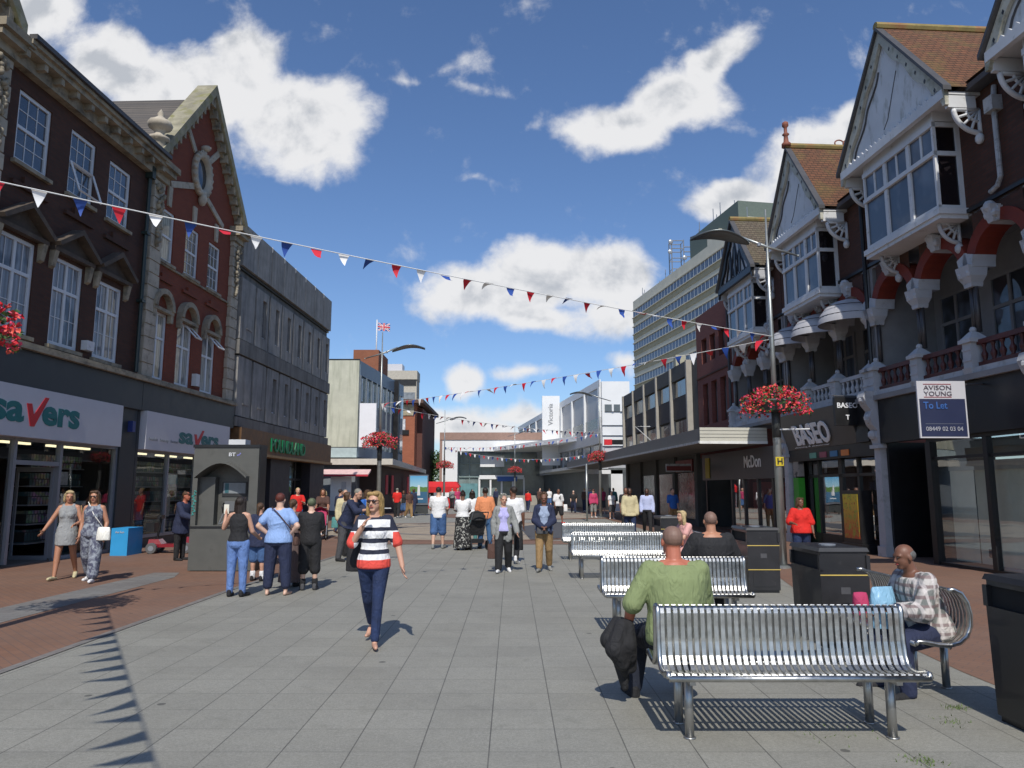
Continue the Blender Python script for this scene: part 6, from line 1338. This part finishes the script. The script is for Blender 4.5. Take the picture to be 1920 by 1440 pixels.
        for k in range(tp_.get('folds',5)):
            s_=q2.uniform(.0,.55); a0=q2.uniform(0,6.28); rr_=at(s_); c=sp(s_); pr=[]
            for j in range(4): a=a0+j*.22; pr.append(c+Vector((math.cos(a)*(rr_[1]*H*w+pad+lo*.9),math.sin(a)*(rr_[2]*H*w+pad+lo*.9),j*.012)))
            for j in range(3): cap_(mm,pr[j],.010,pr[j+1],.010,6)
        return garment(nm,mm,CL[tp_['c']] if isinstance(tp_['c'],str) else tp_['c'],sm_=3)
    if top: upper(top.get('name','shirt'),top)
    if coat: # open jacket: back and two front panels
        mm=MB(); lo=.02
        for s in (-1,1):
            for a0,a1 in ((20,96),):
                pass
            el,wr,_=AR[s]; cap_(mm,sp(.96)+V3(s*.030,.006,0),.026*H+pad,sh[s],.030*H*w**.5+pad); cap_(mm,sh[s],.033*H*w**.6+pad,el,.029*H+pad+.004); cap_(mm,el,.031*H+pad+.008,wr,.024*H+pad+.004)
            for s_,r_ in ((.85,.03),(.6,.036),(.35,.036),(.1,.040),(-.1,.043),(-.3,.045),(-.5,.046)):
                if s_<coat.get('hem',-.35): continue
                k=next((t_ for t_ in reversed(tor) if t_[0]<=s_),tor[0]); 
                c0=sp(s_)+Vector((s*(k[1]*H*w*.72),-k[2]*H*w*.62,0)); c1=sp(max(s_-.25,coat.get('hem',-.35)))+Vector((s*(k[1]*H*w*.80),-k[2]*H*w*.55,0)); cap_(mm,c0,.032*H,c1,.034*H)
        loft(mm,[(sp(s_)+V3(0,.018,0),.098*H*w+pad,.055*H*w+pad) for s_ in (coat.get('hem',-.35),-.1,.2,.55,.8)]+[(sp(.92)+V3(0,.012,0),.07*H*w,.045*H*w)],Y=Yb)
        garment('jacket',mm,CL[coat['c']],sm_=4)
    if dress:
        d_=dict(dress); d_.setdefault('sleeve',0); ob=upper('dress_top',dict(d_,hem=-.1,loose=.004,folds=2)); mm=MB(); hz=dress['hem_z']
        loft(mm,[(sp(.25),tor[3][1]*H*w+pad+.006,tor[3][2]*H*w+pad+.006),(sp(-.1),tor[1][1]*H*w+pad+.016,tor[1][2]*H*w+pad+.02),(Vector((0,-.02,hz)),.100*H*w+pad,.085*H*w+pad)]); garment('dress_skirt',mm,CL[d_['c']])
    if shoes:
        for s in (-1,1):
            he,ba,to=FT[s]; mm=MB(); r0=.019*H+.010; cap_(mm,he+Vector((0,0,.004)),r0,ba,.018*H+.008,10); cap_(mm,ba,.018*H+.008,to+Vector((0,0,0)),.014*H+.007,10)
            if not shoes[1:]: cap_(mm,he+Vector((0,0,.01)),r0,he+Vector((0,0,.035*H)),.02*H+.006,8)
            o=garment('shoe',mm,CL[shoes[0]] if isinstance(shoes,(list,tuple)) else CL[shoes],v=max(vox*.8,.009),sm_=2)
    if socks:
        for s in (-1,1): mm=MB(); kn,an=J[s]; cap_(mm,kn.lerp(an,.72),.024*H+pad,an,.021*H+pad,8); garment('sock',mm,CL[socks],v=max(vox*.8,.009))
    st,hcx=hair; hm=HR[hcx]
    if st!='none':
        mm=MB(); 
        if st=='balding': mm.ball(h_(0,.020,.004),(.0485*H,.044*H,.036*H),14,9,rot=Rh)
        elif st=='stub': mm.ball(h_(0,.012,.016),(.0455*H,.053*H,.050*H),14,9,rot=Rh)
        else:
            mm.ball(h_(0,.015,.019),(.0475*H,.054*H,.0505*H),14,9,rot=Rh)
            if st in('long','bob','shoulder'):
                d_=dict(long=-.24,bob=-.060,shoulder=-.115)[st]; hb=lambda a,b_,c:h_(a,b_,c) if st=='bob' else hc+Vector((a,b_,c))*H
                for k in (-1,-.5,0,.5,1): cap_(mm,h_(k*.034,.030-abs(k)*.018,.01),.025*H,hb(k*.044,.040-abs(k)*.025,d_+abs(k)*.01),(.019 if st!='long' else .024)*H)
                for s in (-1,1): cap_(mm,h_(s*.040,-.014,.028),.014*H,hb(s*.046,-.004,d_*.6),.012*H); cap_(mm,hb(s*.046,-.004,d_*.6),.012*H,hb(s*.038,.0,d_*.98),.007*H)
                cap_(mm,h_(-.03,-.030,.050),.014*H,h_(.03,-.030,.050),.014*H)
            if st=='bun': mm.ball(h_(0,.045,.060),.026*H,8,6)
            if st=='pony': cap_(mm,h_(0,.06,.02),.02*H,h_(0,.075,-.08),.012*H)
            if st=='cap': loft(mm,[(h_(0,-.01,.030),.05*H,.06*H),(h_(0,-.01,.036),.05*H,.06*H)]); mm.add(*_ell(h_(0,-.055,.030),Rh@Vector((.04*H,0,0)),Rh@Vector((0,.035*H,0)),Rh@Vector((0,0,.006*H))))
            if st=='curly':
                q2=random.Random(5)
                for k in range(26): a=q2.uniform(0,6.28); b_=q2.uniform(-.1,1.3); mm.ball(h_(.047*math.cos(a)*math.cos(b_),.012+.055*math.sin(a)*math.cos(b_) if math.sin(a)>-.75 else .012-.03,.022+.050*math.sin(b_)),.012*H,6,4)
        garment('cap' if st=='cap' else 'hair',mm,hm,v=max(vox*.9,.007),sm_=2 if st!='stub' else 3)
    if face and vox<=.02:
        e=MB()
        if glasses:
            for s in (-1,1): e.add(*_ell(h_(s*.018,-.053,.004),Rh@Vector((.016*H,0,0)),Rh@Vector((0,.005*H,0)),Rh@Vector((0,0,.0115*H)))); e.tube([h_(s*.034,-.050,.006),h_(s*.046,-.004,.004)],.0022*H,4)
            e.tube([h_(-.01,-.055,.008),h_(.01,-.055,.008)],.003*H,4); e.build('sunglasses',mat('sunglass_lens',(.03,.012,.008),.15,coat=.5),body,True)
        else:
            for s in (-1,1): e.ball(h_(s*.017,-.0485,.004),(.0075*H,.004*H,.0042*H),8,5,rot=Rh)
            e.build('eyes',mat('eye_dark',(.03,.02,.015),.25),body,True)
        MB().add(*_ell(h_(0,-.0515,-.034),Rh@Vector((.0145*H,0,0)),Rh@Vector((0,.0045*H,0)),Rh@Vector((0,0,.0042*H)))).build('lips',mat('lip_red',(.33,.07,.06),.4),body,True)
    if beard: mm=MB(); mm.ball(h_(0,-.022,-.036),(.036*H,.036*H,.032*H),10,7,rot=Rh); garment('beard',mm,HR['dark'],v=.012)
    body.location=(x,y,0); body.rotation_euler=(0,0,R(rot)); body['_']=1; del body['_']
    info=dict(sh=sh,AR=AR,sp=sp,P=P,H=H,h=h_,J=J); WM=Matrix.Translation((x,y,0))@Matrix.Rotation(R(rot),4,'Z'); info['w']=lambda v: WM@Vector(v); return body,info
def _ell(c,ax,ay,az,n=12,m=8):
    vs=[];fs=[]
    for i in range(m+1):
        p=math.pi*i/m
        for k in range(n): t=2*math.pi*k/n; vs.append(c+ax*(math.cos(p))+ay*(math.sin(p)*math.cos(t))+az*(math.sin(p)*math.sin(t)))
    for i in range(m):
        for k in range(n): fs.append((i*n+k,(i+1)*n+k,(i+1)*n+(k+1)%n,i*n+(k+1)%n))
    return vs,fs
def finish_people():
    obs=[]
    for o,v,s_ in REM:
        r=o.modifiers.new('r','REMESH'); r.mode='VOXEL'; r.voxel_size=v; r.use_smooth_shade=True
        if s_: q_=o.modifiers.new('s','SMOOTH'); q_.factor=.5; q_.iterations=s_
    dg=bpy.context.evaluated_depsgraph_get(); new=[(o,bpy.data.meshes.new_from_object(o.evaluated_get(dg))) for o,_,_ in REM]
    for o,me in new:
        old=o.data; mm=old.materials[0]; o.modifiers.clear(); o.data=me
        if not me.materials: me.materials.append(mm)
        me.name=old.name; bpy.data.meshes.remove(old)
def bag(name,label,cat,c,sz,m,straps=(),bulge=.8,rot=0):
    t=thing(name,label,cat,c); mm=MB(); c=Vector(c); Rz=Matrix.Rotation(R(rot),3,'Z'); w_,d_,h2=sz
    loft(mm,[(c+Vector((0,0,h2*(k/6-.5))),w_/2*(1-.16*(k/6)**2*bulge),d_/2*(1-.9*(k/6)**3)) for k in range(7)],12,X=Rz@Vector((1,0,0)),Y=Rz@Vector((0,1,0)))
    rem(mm.build('body',m,t,True),.012,3)
    for st in straps: MB().tube(st,.009,5).build('strap',m,t,smooth=True)
    return t
walk=lambda a,b_=None: {1:dict(f=a,k=4,t=-8),-1:dict(f=-a,k=18,t=22)} 
walkr=lambda a: {-1:dict(f=a,k=4,t=-8),1:dict(f=-a,k=18,t=22)}
SJ=striped(1.66); folds(SJ)
# 1 striped jumper
b,i1=person('woman in black and white striped jumper with coral hem, walking towards the camera',-1.50,8.18,4,1.67,'f','fair',('shoulder','blonde'),vox=.0075,
 top=dict(c=SJ,hem=-.14,loose=.012,sleeve=.92,name='striped_jumper',folds=4),bottom=dict(c='dkdenim',to=1.93,loose=-.009),legs={1:dict(f=15,k=4,t=-6,o=-3),-1:dict(f=-14,k=30,t=34,o=-3)},
 arms={-1:dict(f=14,o=20,b=140,i=30),1:dict(f=2,o=24,b=14,i=-14)},hy=-22,hp=2,glasses=True,w=.95)
q_=i1['w']; sd_=i1['AR'][1]
MB().tube([sd_[1]+Vector((.016*math.cos(a),.016*math.sin(a),0))*1.4 for a in [k*.7 for k in range(10)]],.006,5).build('wristwatch',M['black'],b)
bag('shoulder_bag','large black shoulder bag behind the woman in the striped jumper','bag',q_((-.20,.19,.92)),(.26,.15,.34),CL['black'],[[q_((-.20,.17,1.07)),q_((-.17,.12,1.3)),q_((-.14,.02,1.40))]])
# 2,3 pair by the shop
b,i2=person('woman with short blonde hair in a grey knee length dress, walking by the shop door',-8.28,13.95,14,1.66,'f','tan',('bob','light'),vox=.011,dress=dict(c='dress',hem_z=.62),legs=walkr(13),arms={-1:dict(f=14,o=26,b=30,i=-14),1:dict(f=8,o=20,b=70,i=10)},hy=18,hp=8,shoes=('beige',1))
bag('handbag','tan handbag at the elbow of the woman in the grey dress','bag',i2['w']((.26,-.02,.95)),(.10,.22,.26),CL['khaki'],[[i2['w']((.26,0,1.05)),i2['w']((.2,0,1.35))]])
b,i3=person('dark haired woman in a patterned jumpsuit and sunglasses, right of the blonde woman in grey',-7.58,13.55,6,1.66,'f','tan',('shoulder','brown'),vox=.011,glasses=True,top=dict(c=CL['jump'],hem=-.15,loose=.012,sleeve=0,name='jumpsuit_top'),bottom=dict(c=CL['jump'],to=1.8,loose=.035,kind='trousers'),legs=walk(12),arms={-1:dict(f=0,o=10,b=20),1:dict(f=-4,o=17,b=32,i=-3)},shoes=('white',1),hp=4)
bag('white_handbag','white handbag carried by the woman in the patterned jumpsuit','bag',i3['w']((.24,-.12,.86)),(.26,.14,.24),cloth('white_leather',(.78,.77,.70),.04,.4),[[i3['w']((.22,-.11,.97)),i3['w']((.05,-.13,1.2)),i3['w']((-.10,-.03,1.42))]])
# 4 old man by the scooter
person('old man in dark coat and cap standing behind the phone kiosk by the scooter',-7.78,17.6,75,1.62,'m','red',('cap','brown'),vox=.014,top=dict(c='navy',hem=-.5,sleeve=2,loose=.02,name='coat'),bottom=dict(c='black'),shoes=('black',),arms={-1:dict(f=30,o=8,b=45),1:dict(f=25,o=8,b=45)},lean=8)
# 5 girl with long hair
b,i5=person('girl with long dark hair, black vest and light blue jeans, seen from behind',-4.28,11.75,176,1.55,'f','fair',('long','dark'),vox=.010,top=dict(c='black',hem=.02,loose=.003,sleeve=0,name='vest',folds=0),bottom=dict(c=cloth('light_jeans',(.12,.21,.46),.25),to=1.95,loose=-.002),shoes=('black',),legs={1:dict(o=2),-1:dict(o=2)},arms={1:dict(f=22,o=34,b=128,i=-8),-1:dict(f=12,o=14,b=55,i=0)})
wv=i5['AR'][1][1]+i5['AR'][1][2]*.10; p=i5['w'](wv); ph=thing('mobile_phone','white mobile phone held up by the girl with long hair','phone',p); MB().box(Fr((p.x,p.y),(1,0),(0,-1)),-.04,.04,.005,.016,p.z-.06,p.z+.09).build('case',mat('phone_white',(.7,.68,.58),.3),ph)
# 6 woman in light blue
b,i6=person('woman with short auburn hair in a light blue T-shirt, hands on hips, seen from behind',-3.70,11.9,178,1.61,'f','pale',('short','red'),vox=.010,w=1.22,top=dict(c='ltblue',hem=-.10,loose=.012,sleeve=.62),bottom=dict(c='navy',to=1.75,loose=.014),arms={1:dict(f=-14,o=36,b=45,i=42),-1:dict(f=-14,o=36,b=45,i=42)},legs={1:dict(o=5),-1:dict(o=5)})
bag('crossbody_bag','brown bag with a long strap on the hip of the woman in light blue','bag',i6['w']((-.26,-.10,.86)),(.10,.22,.2),CL['brown'],[[i6['w'](v) for v in ((-.25,-.02,.95),(-.17,.13,1.1),(-.02,.155,1.28),(.10,.09,1.36),(.12,0,1.37))]])
person('child in navy top and denim shorts standing between the two women at the kiosk',-4.62,13.7,170,1.42,'f','fair',('pony','brown'),vox=.014,top=dict(c='navy',hem=-.35,sleeve=1.,loose=.02),bottom=dict(c='denim',to=.7,loose=.02),shoes=('black',),socks='white')
b,i8=person('person in camouflage cap, black top and long black shorts beside the woman in light blue',-3.36,12.5,192,1.52,'m','pale',('cap','cap'),vox=.011,top=dict(c='black',hem=-.2,loose=.015,sleeve=.8),bottom=dict(c='black',to=1.25,loose=.02),shoes=('grey2',),socks='black',arms={1:dict(f=20,o=6,b=75,i=30),-1:dict(f=20,o=6,b=70,i=30)},lean=4)
person('woman in a long taupe dress half hidden behind the woman in light blue',-3.80,12.95,170,1.50,'f','fair',('pony','brown'),vox=.014,top=dict(c='taupe',hem=-.1,sleeve=.6),bottom=dict(c='taupe',kind='skirt',hem=.08),shoes=('black',))
# 9 bending man
b,i9=person('man in navy hoodie and grey trousers leaning forward over papers, left of the striped jumper',-3.85,17.4,70,1.74,'m','fair',('short','grey'),vox=.012,lean=24,hp=22,top=dict(c='navy',hem=-.25,loose=.02,sleeve=1.4),bottom=dict(c='grey2',to=1.95,loose=.01),shoes=('black',),arms={1:dict(f=45,o=4,b=55,i=4),-1:dict(f=45,o=4,b=55,i=4)},legs={1:dict(f=8,k=5),-1:dict(f=-6,k=5)})
pp=i9['w'](i9['AR'][1][1]+i9['AR'][1][2]*.12); t=thing('paper_sheets','white papers held by the man leaning forward in the navy hoodie','papers',pp); MB().box(Fr((pp.x,pp.y),(1,.2),(.2,-1)),-.05,.28,-.12,.10,pp.z,pp.z+.015).build('sheet',M['wpaint'],t)
person('person with brown hair in a bright blue top behind the man leaning forward',-3.80,19.3,60,1.66,'f','fair',('bob','brown'),vox=.014,top=dict(c='blue',sleeve=1.5),bottom=dict(c='navy'),shoes=('black',),lean=6)
person('grey haired person in a pale jacket beyond the man leaning forward',-4.75,21.2,20,1.66,'m','fair',('short','grey'),vox=.016,top=dict(c='beige',sleeve=2),bottom=dict(c='grey2'),shoes=('black',))
person('woman with brown hair facing away left of the bright blue top',-4.15,18.7,110,1.6,'f','fair',('bob','brown'),vox=.014,top=dict(c='grey',sleeve=2),bottom=dict(c='black'),shoes=('black',))
# 12-14 far left group
person('person in a red T-shirt outside the shop with green letters',-7.6,26.4,30,1.72,'m','fair',('short','light'),vox=.018,top=dict(c='red',sleeve=.6),bottom=dict(c='denim',to=1.1),shoes=('white',),arms={1:dict(f=30,b=80,i=30)})
b,i13=person('woman with brown hair in a dark top and khaki shorts behind the pushchair',-6.45,25.4,10,1.68,'f','tan',('shoulder','brown'),vox=.016,w=1.1,top=dict(c='brown',sleeve=.8),bottom=dict(c='khaki',to=1.0,loose=.02),shoes=('black',),arms={1:dict(f=35,b=30),-1:dict(f=35,b=30)})
person('person in dark blue jeans and navy top beyond the pushchair',-6.5,28.2,150,1.7,'m','fair',('short','dark'),vox=.018,top=dict(c='navy',sleeve=2),bottom=dict(c='dkdenim'),shoes=('brown',),legs=walk(16))
person('person in black with blonde hair behind the woman with the pushchair',-7.3,29.0,0,1.62,'f','fair',('bob','light'),vox=.018,top=dict(c='black',sleeve=.6),bottom=dict(c='navy'),shoes=('black',))
def pushchair(label,x,y,rot,cm,child=None):
    t=thing('pushchair',label,'pushchair',(0,0,0))
    for s in (-1,1):
        for yy_,r_ in ((-.35,.09),(.32,.13)):
            c=Vector((s*.24,yy_,r_)); wl=MB().lathe(c-Vector((.02,0,0)),[(.02,0),(r_,0),(r_,.04),(.02,.04)],12,ax=(Vector((0,1,0)),Vector((0,0,1)),Vector((1,0,0)))).build('wheel',M['black'],t)
        MB().tube([(s*.24,-.35,.10),(s*.23,.1,.55),(s*.22,.5,1.02)],.013,6).tube([(s*.24,.32,.13),(s*.23,-.05,.55)],.013,6).build('frame_tube',M['alu'],t)
    MB().tube([(-.22,.5,1.02),(.22,.5,1.02)],.018,6).build('handlebar',M['black'],t)
    MB().prismu(Fr((0,0),(1,0),(0,1)),[(-.30,.42),(.12,.38),(.30,.92),(.24,.94),(.08,.46),(-.30,.48)],-.20,.20).build('seat',cm,t); MB().box(WF,-.18,.18,-.15,.22,.18,.28).build('shopping_tray',M['black'],t)
    b=MB(); b.lathe((0,.12,.80),[(.26,0),(.24,.12),(.16,.22),(.02,.26)],12,a0=0,a1=math.pi); b.build('hood',cm,t,smooth=True)
    move(t,x,y,R(rot)); return t
pushchair('pushchair with a pink blanket outside the shop with green letters',-6.35,24.7,10,CL['magenta'])
person('toddler in pink sitting in the pushchair on the left',-6.33,24.72,10,.85,'f','pale',('short','light'),vox=.016,seat=.44,top=dict(c='pink',sleeve=1.),bottom=dict(c='magenta',to=1.5),legs={1:dict(f=70,k=60),-1:dict(f=70,k=60)},shoes=('white',))
bag('carrier_bag','pale carrier bag hanging beside the pushchair on the left','bag',(-5.9,25.0,.55),(.28,.14,.36),CL['teal'])
# 15-17 centre, backs
person('man in white T-shirt and denim shorts walking away, left of the patterned skirt',-2.07,21.0,176,1.74,'m','pale',('short','dark'),vox=.013,w=1.12,top=dict(c='white',sleeve=.65,hem=-.15),bottom=dict(c='denim',to=1.05,loose=.03),shoes=('grey',),legs={1:dict(f=-6,k=8,t=8),-1:dict(f=8,k=3,t=-4)},arms={1:dict(f=15,o=12,b=50,i=10),-1:dict(f=15,o=12,b=50,i=10)})
person('woman in white top and long black patterned skirt, seen from behind',-1.36,20.6,180,1.62,'f','brown',('bun','dark'),vox=.013,w=1.12,top=dict(c='white',sleeve=.7,hem=.05),bottom=dict(c=CL['floral'],kind='skirt',hem=.06,flare=1.2),shoes=('black',),arms={1:dict(f=30,b=50,i=10),-1:dict(f=30,b=50,i=10)})
pushchair('black pushchair just right of the long patterned skirt',-1.02,20.9,200,CL['black'])
person('woman in white with a teal bag walking ahead of the patterned skirt',-1.25,23.4,180,1.62,'f','fair',('shoulder','dark'),vox=.016,top=dict(c='white',sleeve=.8),bottom=dict(c='teal'),shoes=('black',))
person('man in an orange shirt and blue jeans, seen from behind',-.75,20.9,184,1.72,'m','brown',('short','dark'),vox=.013,top=dict(c='orange',sleeve=1.0,hem=-.18,loose=.016),bottom=dict(c=cloth('mid_jeans',(.04,.10,.21),.3),to=1.95,loose=.006),shoes=('black',),arms={1:dict(f=4,o=12,b=30,i=0),-1:dict(f=4,o=12,b=30,i=0)},legs={1:dict(o=4,f=4),-1:dict(o=4,f=-4)})
# 18 grey jacket
b,i18=person('person with curly grey hair in open grey jacket and lavender shirt',-.17,15.1,2,1.57,'f','fair',('curly','grey'),vox=.010,top=dict(c='lav',sleeve=0,hem=-.05),coat=dict(c='grey',hem=-.42),bottom=dict(c='black',to=1.92,loose=.016),shoes=('white',),legs=walkr(8),arms={-1:dict(f=0,o=14,b=8),1:dict(f=6,o=20,b=22,i=-10)},hp=8,hy=12,glasses=False)
hd_=i18['AR'][-1][1]; bag('dark_shopping_bag','dark rectangular bag in the hand of the grey jacketed person','bag',i18['w']((hd_.x-.02,hd_.y,.42)),(.22,.10,.30),CL['brown'],[[i18['w']((hd_.x-.08,hd_.y,.55)),i18['w']((hd_.x,hd_.y-.02,.70)),i18['w']((hd_.x+.04,hd_.y,.55))]],bulge=0)
person('man in white T-shirt with dark hair half hidden behind the grey jacket',.02,17.0,170,1.74,'m','brown',('short','dark'),vox=.013,w=1.1,top=dict(c='white',sleeve=.7),bottom=dict(c='black'),shoes=('white',),legs=walk(10),hy=50)
bag('black_rucksack','black bag on the far side of the grey jacketed person','bag',(.14,15.35,.62),(.18,.18,.4),CL['black'])
# 20 navy cardigan
b,i20=person('woman in navy cardigan, pale blue top and khaki trousers with hands clasped',.655,15.3,-2,1.60,'f','brown',('curly','brown'),vox=.010,top=dict(c=cloth('pale_blue_top',(.28,.34,.46),.1),sleeve=0,hem=-.1,loose=.014),coat=dict(c='navy',hem=-.12),bottom=dict(c='khaki',to=1.9,loose=.008),shoes=('grey',),legs=walkr(9),arms={-1:dict(f=12,o=12,b=42,i=38),1:dict(f=12,o=12,b=42,i=38)},hp=10)
bag('grey_pouch','grey pouch held in front by the woman in the navy cardigan','bag',i20['w']((-.04,-.17,.82)),(.24,.09,.14),CL['grey2'])
# 21-27 right and middle distance
b,i21=person('man in white T-shirt with a number and black shorts carrying a white bag',2.25,36.2,20,1.72,'m','brown',('short','dark'),vox=.02,top=dict(c='white',sleeve=.8,loose=.03),bottom=dict(c='black',to=1.0,loose=.03),shoes=('red',),legs=walk(18),face=False)
text('4',i21['w']((-.05,-.19,1.15)),i21['w']((1,0,0))-i21['w']((0,0,0)),(0,0,1),.10,.20,M['black'],b)
bag('white_carrier_bag','white carrier bag beside the man in black shorts','bag',i21['w']((.33,0,.75)),(.3,.15,.34),CL['white'])
person('man in a pale yellow shirt walking towards the camera under the canopy',3.93,24.9,0,1.72,'m','dark',('short','dark'),vox=.016,w=1.1,top=dict(c='beige',sleeve=2,hem=-.3,loose=.02),bottom=dict(c='dkdenim'),shoes=('black',),legs=walk(9),beard=True)
person('man in a light blue shirt and black trousers walking on the red paving',5.05,27.9,-10,1.72,'m','dark',('short','dark'),vox=.016,w=1.05,top=dict(c=cloth('pale_shirt',(.45,.50,.72),.05),sleeve=2,hem=-.05),bottom=dict(c='black'),shoes=('black',),legs=walk(14),beard=True)
person('man in black walking just behind the pale yellow shirt',4.35,28.5,0,1.74,'m','brown',('short','dark'),vox=.018,top=dict(c='black',sleeve=.7),bottom=dict(c='black'),shoes=('black',),legs=walkr(9),face=False)
person('woman in magenta top with a bag under the canopy',4.75,43.5,10,1.66,'f','fair',('cap','red'),vox=.022,w=1.15,top=dict(c='magenta',sleeve=2,loose=.02),bottom=dict(c='grey',to=1.2),shoes=('white',),face=False)
person('small figure in white shirt and dark skirt near the canopy',5.55,41.5,0,1.55,'f','fair',('short','dark'),vox=.022,top=dict(c='white',sleeve=.6),bottom=dict(c='grey2',to=1.),shoes=('white',),face=False)
person('person in a bright blue shirt in the shade of the canopy',6.55,30.4,20,1.7,'m','fair',('short','dark'),vox=.018,top=dict(c='blue',sleeve=.8),bottom=dict(c='khaki'),shoes=('black',),face=False)
person('woman in a red T-shirt and jeans beside the nearest lamp pole',6.02,15.6,-12,1.50,'f','brown',('bob','brown'),vox=.012,w=1.15,top=dict(c='red',sleeve=.95,loose=.025),bottom=dict(c='dkdenim'),shoes=('white',),arms={-1:dict(f=10,o=22,b=75,i=18),1:dict(f=4,o=16,b=20,i=-4)},legs=walkr(8),hy=30)
# seated
sit={1:dict(f=78,k=80,o=9),-1:dict(f=78,k=80,o=9)}
o=copy_tree(bn1); move(o,3.62,14.4,R(-90)); tag(o,'bench turned sideways under the blonde woman in pink',group='slatted steel benches')
person('blonde woman in a pale pink top sitting beyond the bald man',3.38,14.35,-70,1.58,'f','fair',('shoulder','light'),vox=.012,seat=.455,lean=12,top=dict(c='pink',sleeve=.6),bottom=dict(c='pink',to=1.1),legs=sit,arms={1:dict(f=35,b=60),-1:dict(f=35,b=60)},shoes=('white',))
person('bald man in a black T-shirt sitting with his back to the camera',2.52,9.47,180,1.80,'m','tan',('stub','stub'),vox=.009,w=1.28,seat=.455,lean=2,top=dict(c='black',sleeve=.75,loose=.02,neck=.93),bottom=dict(c='black',loose=.01),shoes=('black',),legs=sit,arms={1:dict(f=6,o=28,b=38,i=6),-1:dict(f=8,o=24,b=38,i=6)})
b,i29=person('balding man in a sage green T-shirt sitting on the nearest bench, seen from behind',1.27,5.86,183,1.79,'m','red',('stub','stub'),vox=.0075,w=1.22,seat=.455,lean=5,leanx=0,hp=4,top=dict(c='green',sleeve=.95,loose=.022,hem=-.16,folds=9),bottom=dict(c=cloth('black_jeans',(.012,.016,.03),.2),to=1.92,loose=.012),shoes=('black',),legs={1:dict(f=80,k=84,o=14),-1:dict(f=82,k=78,o=4)},arms={1:dict(f=-6,o=30,b=38,i=-4),-1:dict(f=25,o=12,b=60,i=20)})
# jacket over his forearm
jk=thing('folded_jacket','black jacket hanging over the arm of the man in green','jacket',i29['w']((.38,0,.6))); e_,w2_,_=i29['AR'][1]; jm=MB(); q=random.Random(9)
base=(e_*.35+w2_*.65)
for k,(dx,dy,l_,r_) in enumerate(((.0,.04,.30,.075),(.055,-.02,.44,.07),(.09,.06,.36,.075),(.03,-.09,.54,.06),(.11,-.07,.28,.07),(-.03,-.02,.42,.06),(.04,-.05,.60,.045))):
    p0=base+Vector((dx*.5+.02,dy,-.02)); p1=base+Vector((dx+.03,dy+.02,-l_*.5)); p2=base+Vector((dx*.7,dy,-l_*.82)); cap_(jm,p0,r_*.8,p1,r_*1.1); cap_(jm,p1,r_*1.1,p2,r_*.7)
jo=rem(jm.build('fabric',CL['black'],None,True),.010,3); jo.name='fabric'; jo.location=(1.27,5.86,0); jo.rotation_euler=(0,0,R(183)); jo.parent=jk; jo.matrix_parent_inverse=Matrix.Translation(-jk.location)
b,i30=person('grey haired man in a checked shirt sitting sideways on the right hand bench',3.50,6.40,-82,1.56,'m','brown',('balding','grey2'),vox=.009,seat=.42,lean=16,hp=10,w=1.14,top=dict(c=CL['check'],sleeve=1.75,loose=.028,hem=-.18,folds=9),bottom=dict(c='navy',loose=.012),shoes=('black',),legs=sit,arms={-1:dict(f=18,o=10,b=62,i=24),1:dict(f=22,o=10,b=66,i=42)})
cbg=bag('blue_carrier_bag','pale blue carrier bag beside the man in the checked shirt','bag',i30['w']((-.10,-.34,.66)),(.26,.18,.34),cloth('pale_blue_plastic',(.22,.42,.58),.15,.4),rot=15)
bag('red_bag','small red bag at the far end of the sideways bench','bag',(3.36,7.32,.56),(.16,.16,.22),CL['magenta'])
# far crowd
q=random.Random(31); cols_=['white','black','navy','red','grey','beige','pink','ltblue','brown','magenta','teal','blue']; hc_=['dark','brown','blonde','grey']
far=[(885,62,'black'),(990,55,'red'),(1012,60,'brown'),(1030,66,'white'),(1075,52,'black'),(1096,55,'brown'),(1129,50,'magenta'),(1150,52,'teal'),(848,64,'grey'),(858,56,'magenta'),(790,60,'white'),(745,43,'red'),(757,45,'black'),(768,43.5,'brown'),(776,46,'navy'),(1178,47,'black'),(1190,52,'grey'),(930,70,'navy'),(1105,56,'ltblue')]
an=['black','navy','denim','grey2','khaki','white']
where={0:'left of the centre of the street',1:'in the far centre of the street',2:'by the far canopy posts on the right'}
for k,(px,Y,c) in enumerate(far):
    X=(px-960)/1380*Y*.99; sx_=q.choice('mf'); bt=q.choice(an); hh=q.choice(hc_)
    place='under the left canopy' if px<800 else ('by the red stall' if px<870 else ('before the centre entrance' if px<960 else ('before the dark glass front' if px<1045 else ('by the slim post' if px<1110 else 'under the right canopy'))))
    person(f'distant {"man" if sx_=="m" else "woman"} with {hh} hair in {c} top and {bt} {"shorts" if k%3==0 else "trousers"} {place}',X,Y,q.choice([0,180,10,170,-30,150,40]),q.uniform(1.58,1.78),sx_,q.choice(['fair','tan','brown','pale']),(q.choice(['short','bob']) if sx_=='f' else 'short',hh),vox=.032,top=dict(c=c,sleeve=q.choice([.7,2]),folds=0),bottom=dict(c=bt,to=1.05 if k%3==0 else 1.95,loose=.01),shoes=(q.choice(['black','white']),1),legs=walk(q.uniform(5,16)),face=False,group='distant pedestrians')
finish_people()
# stretch: far things need nothing more
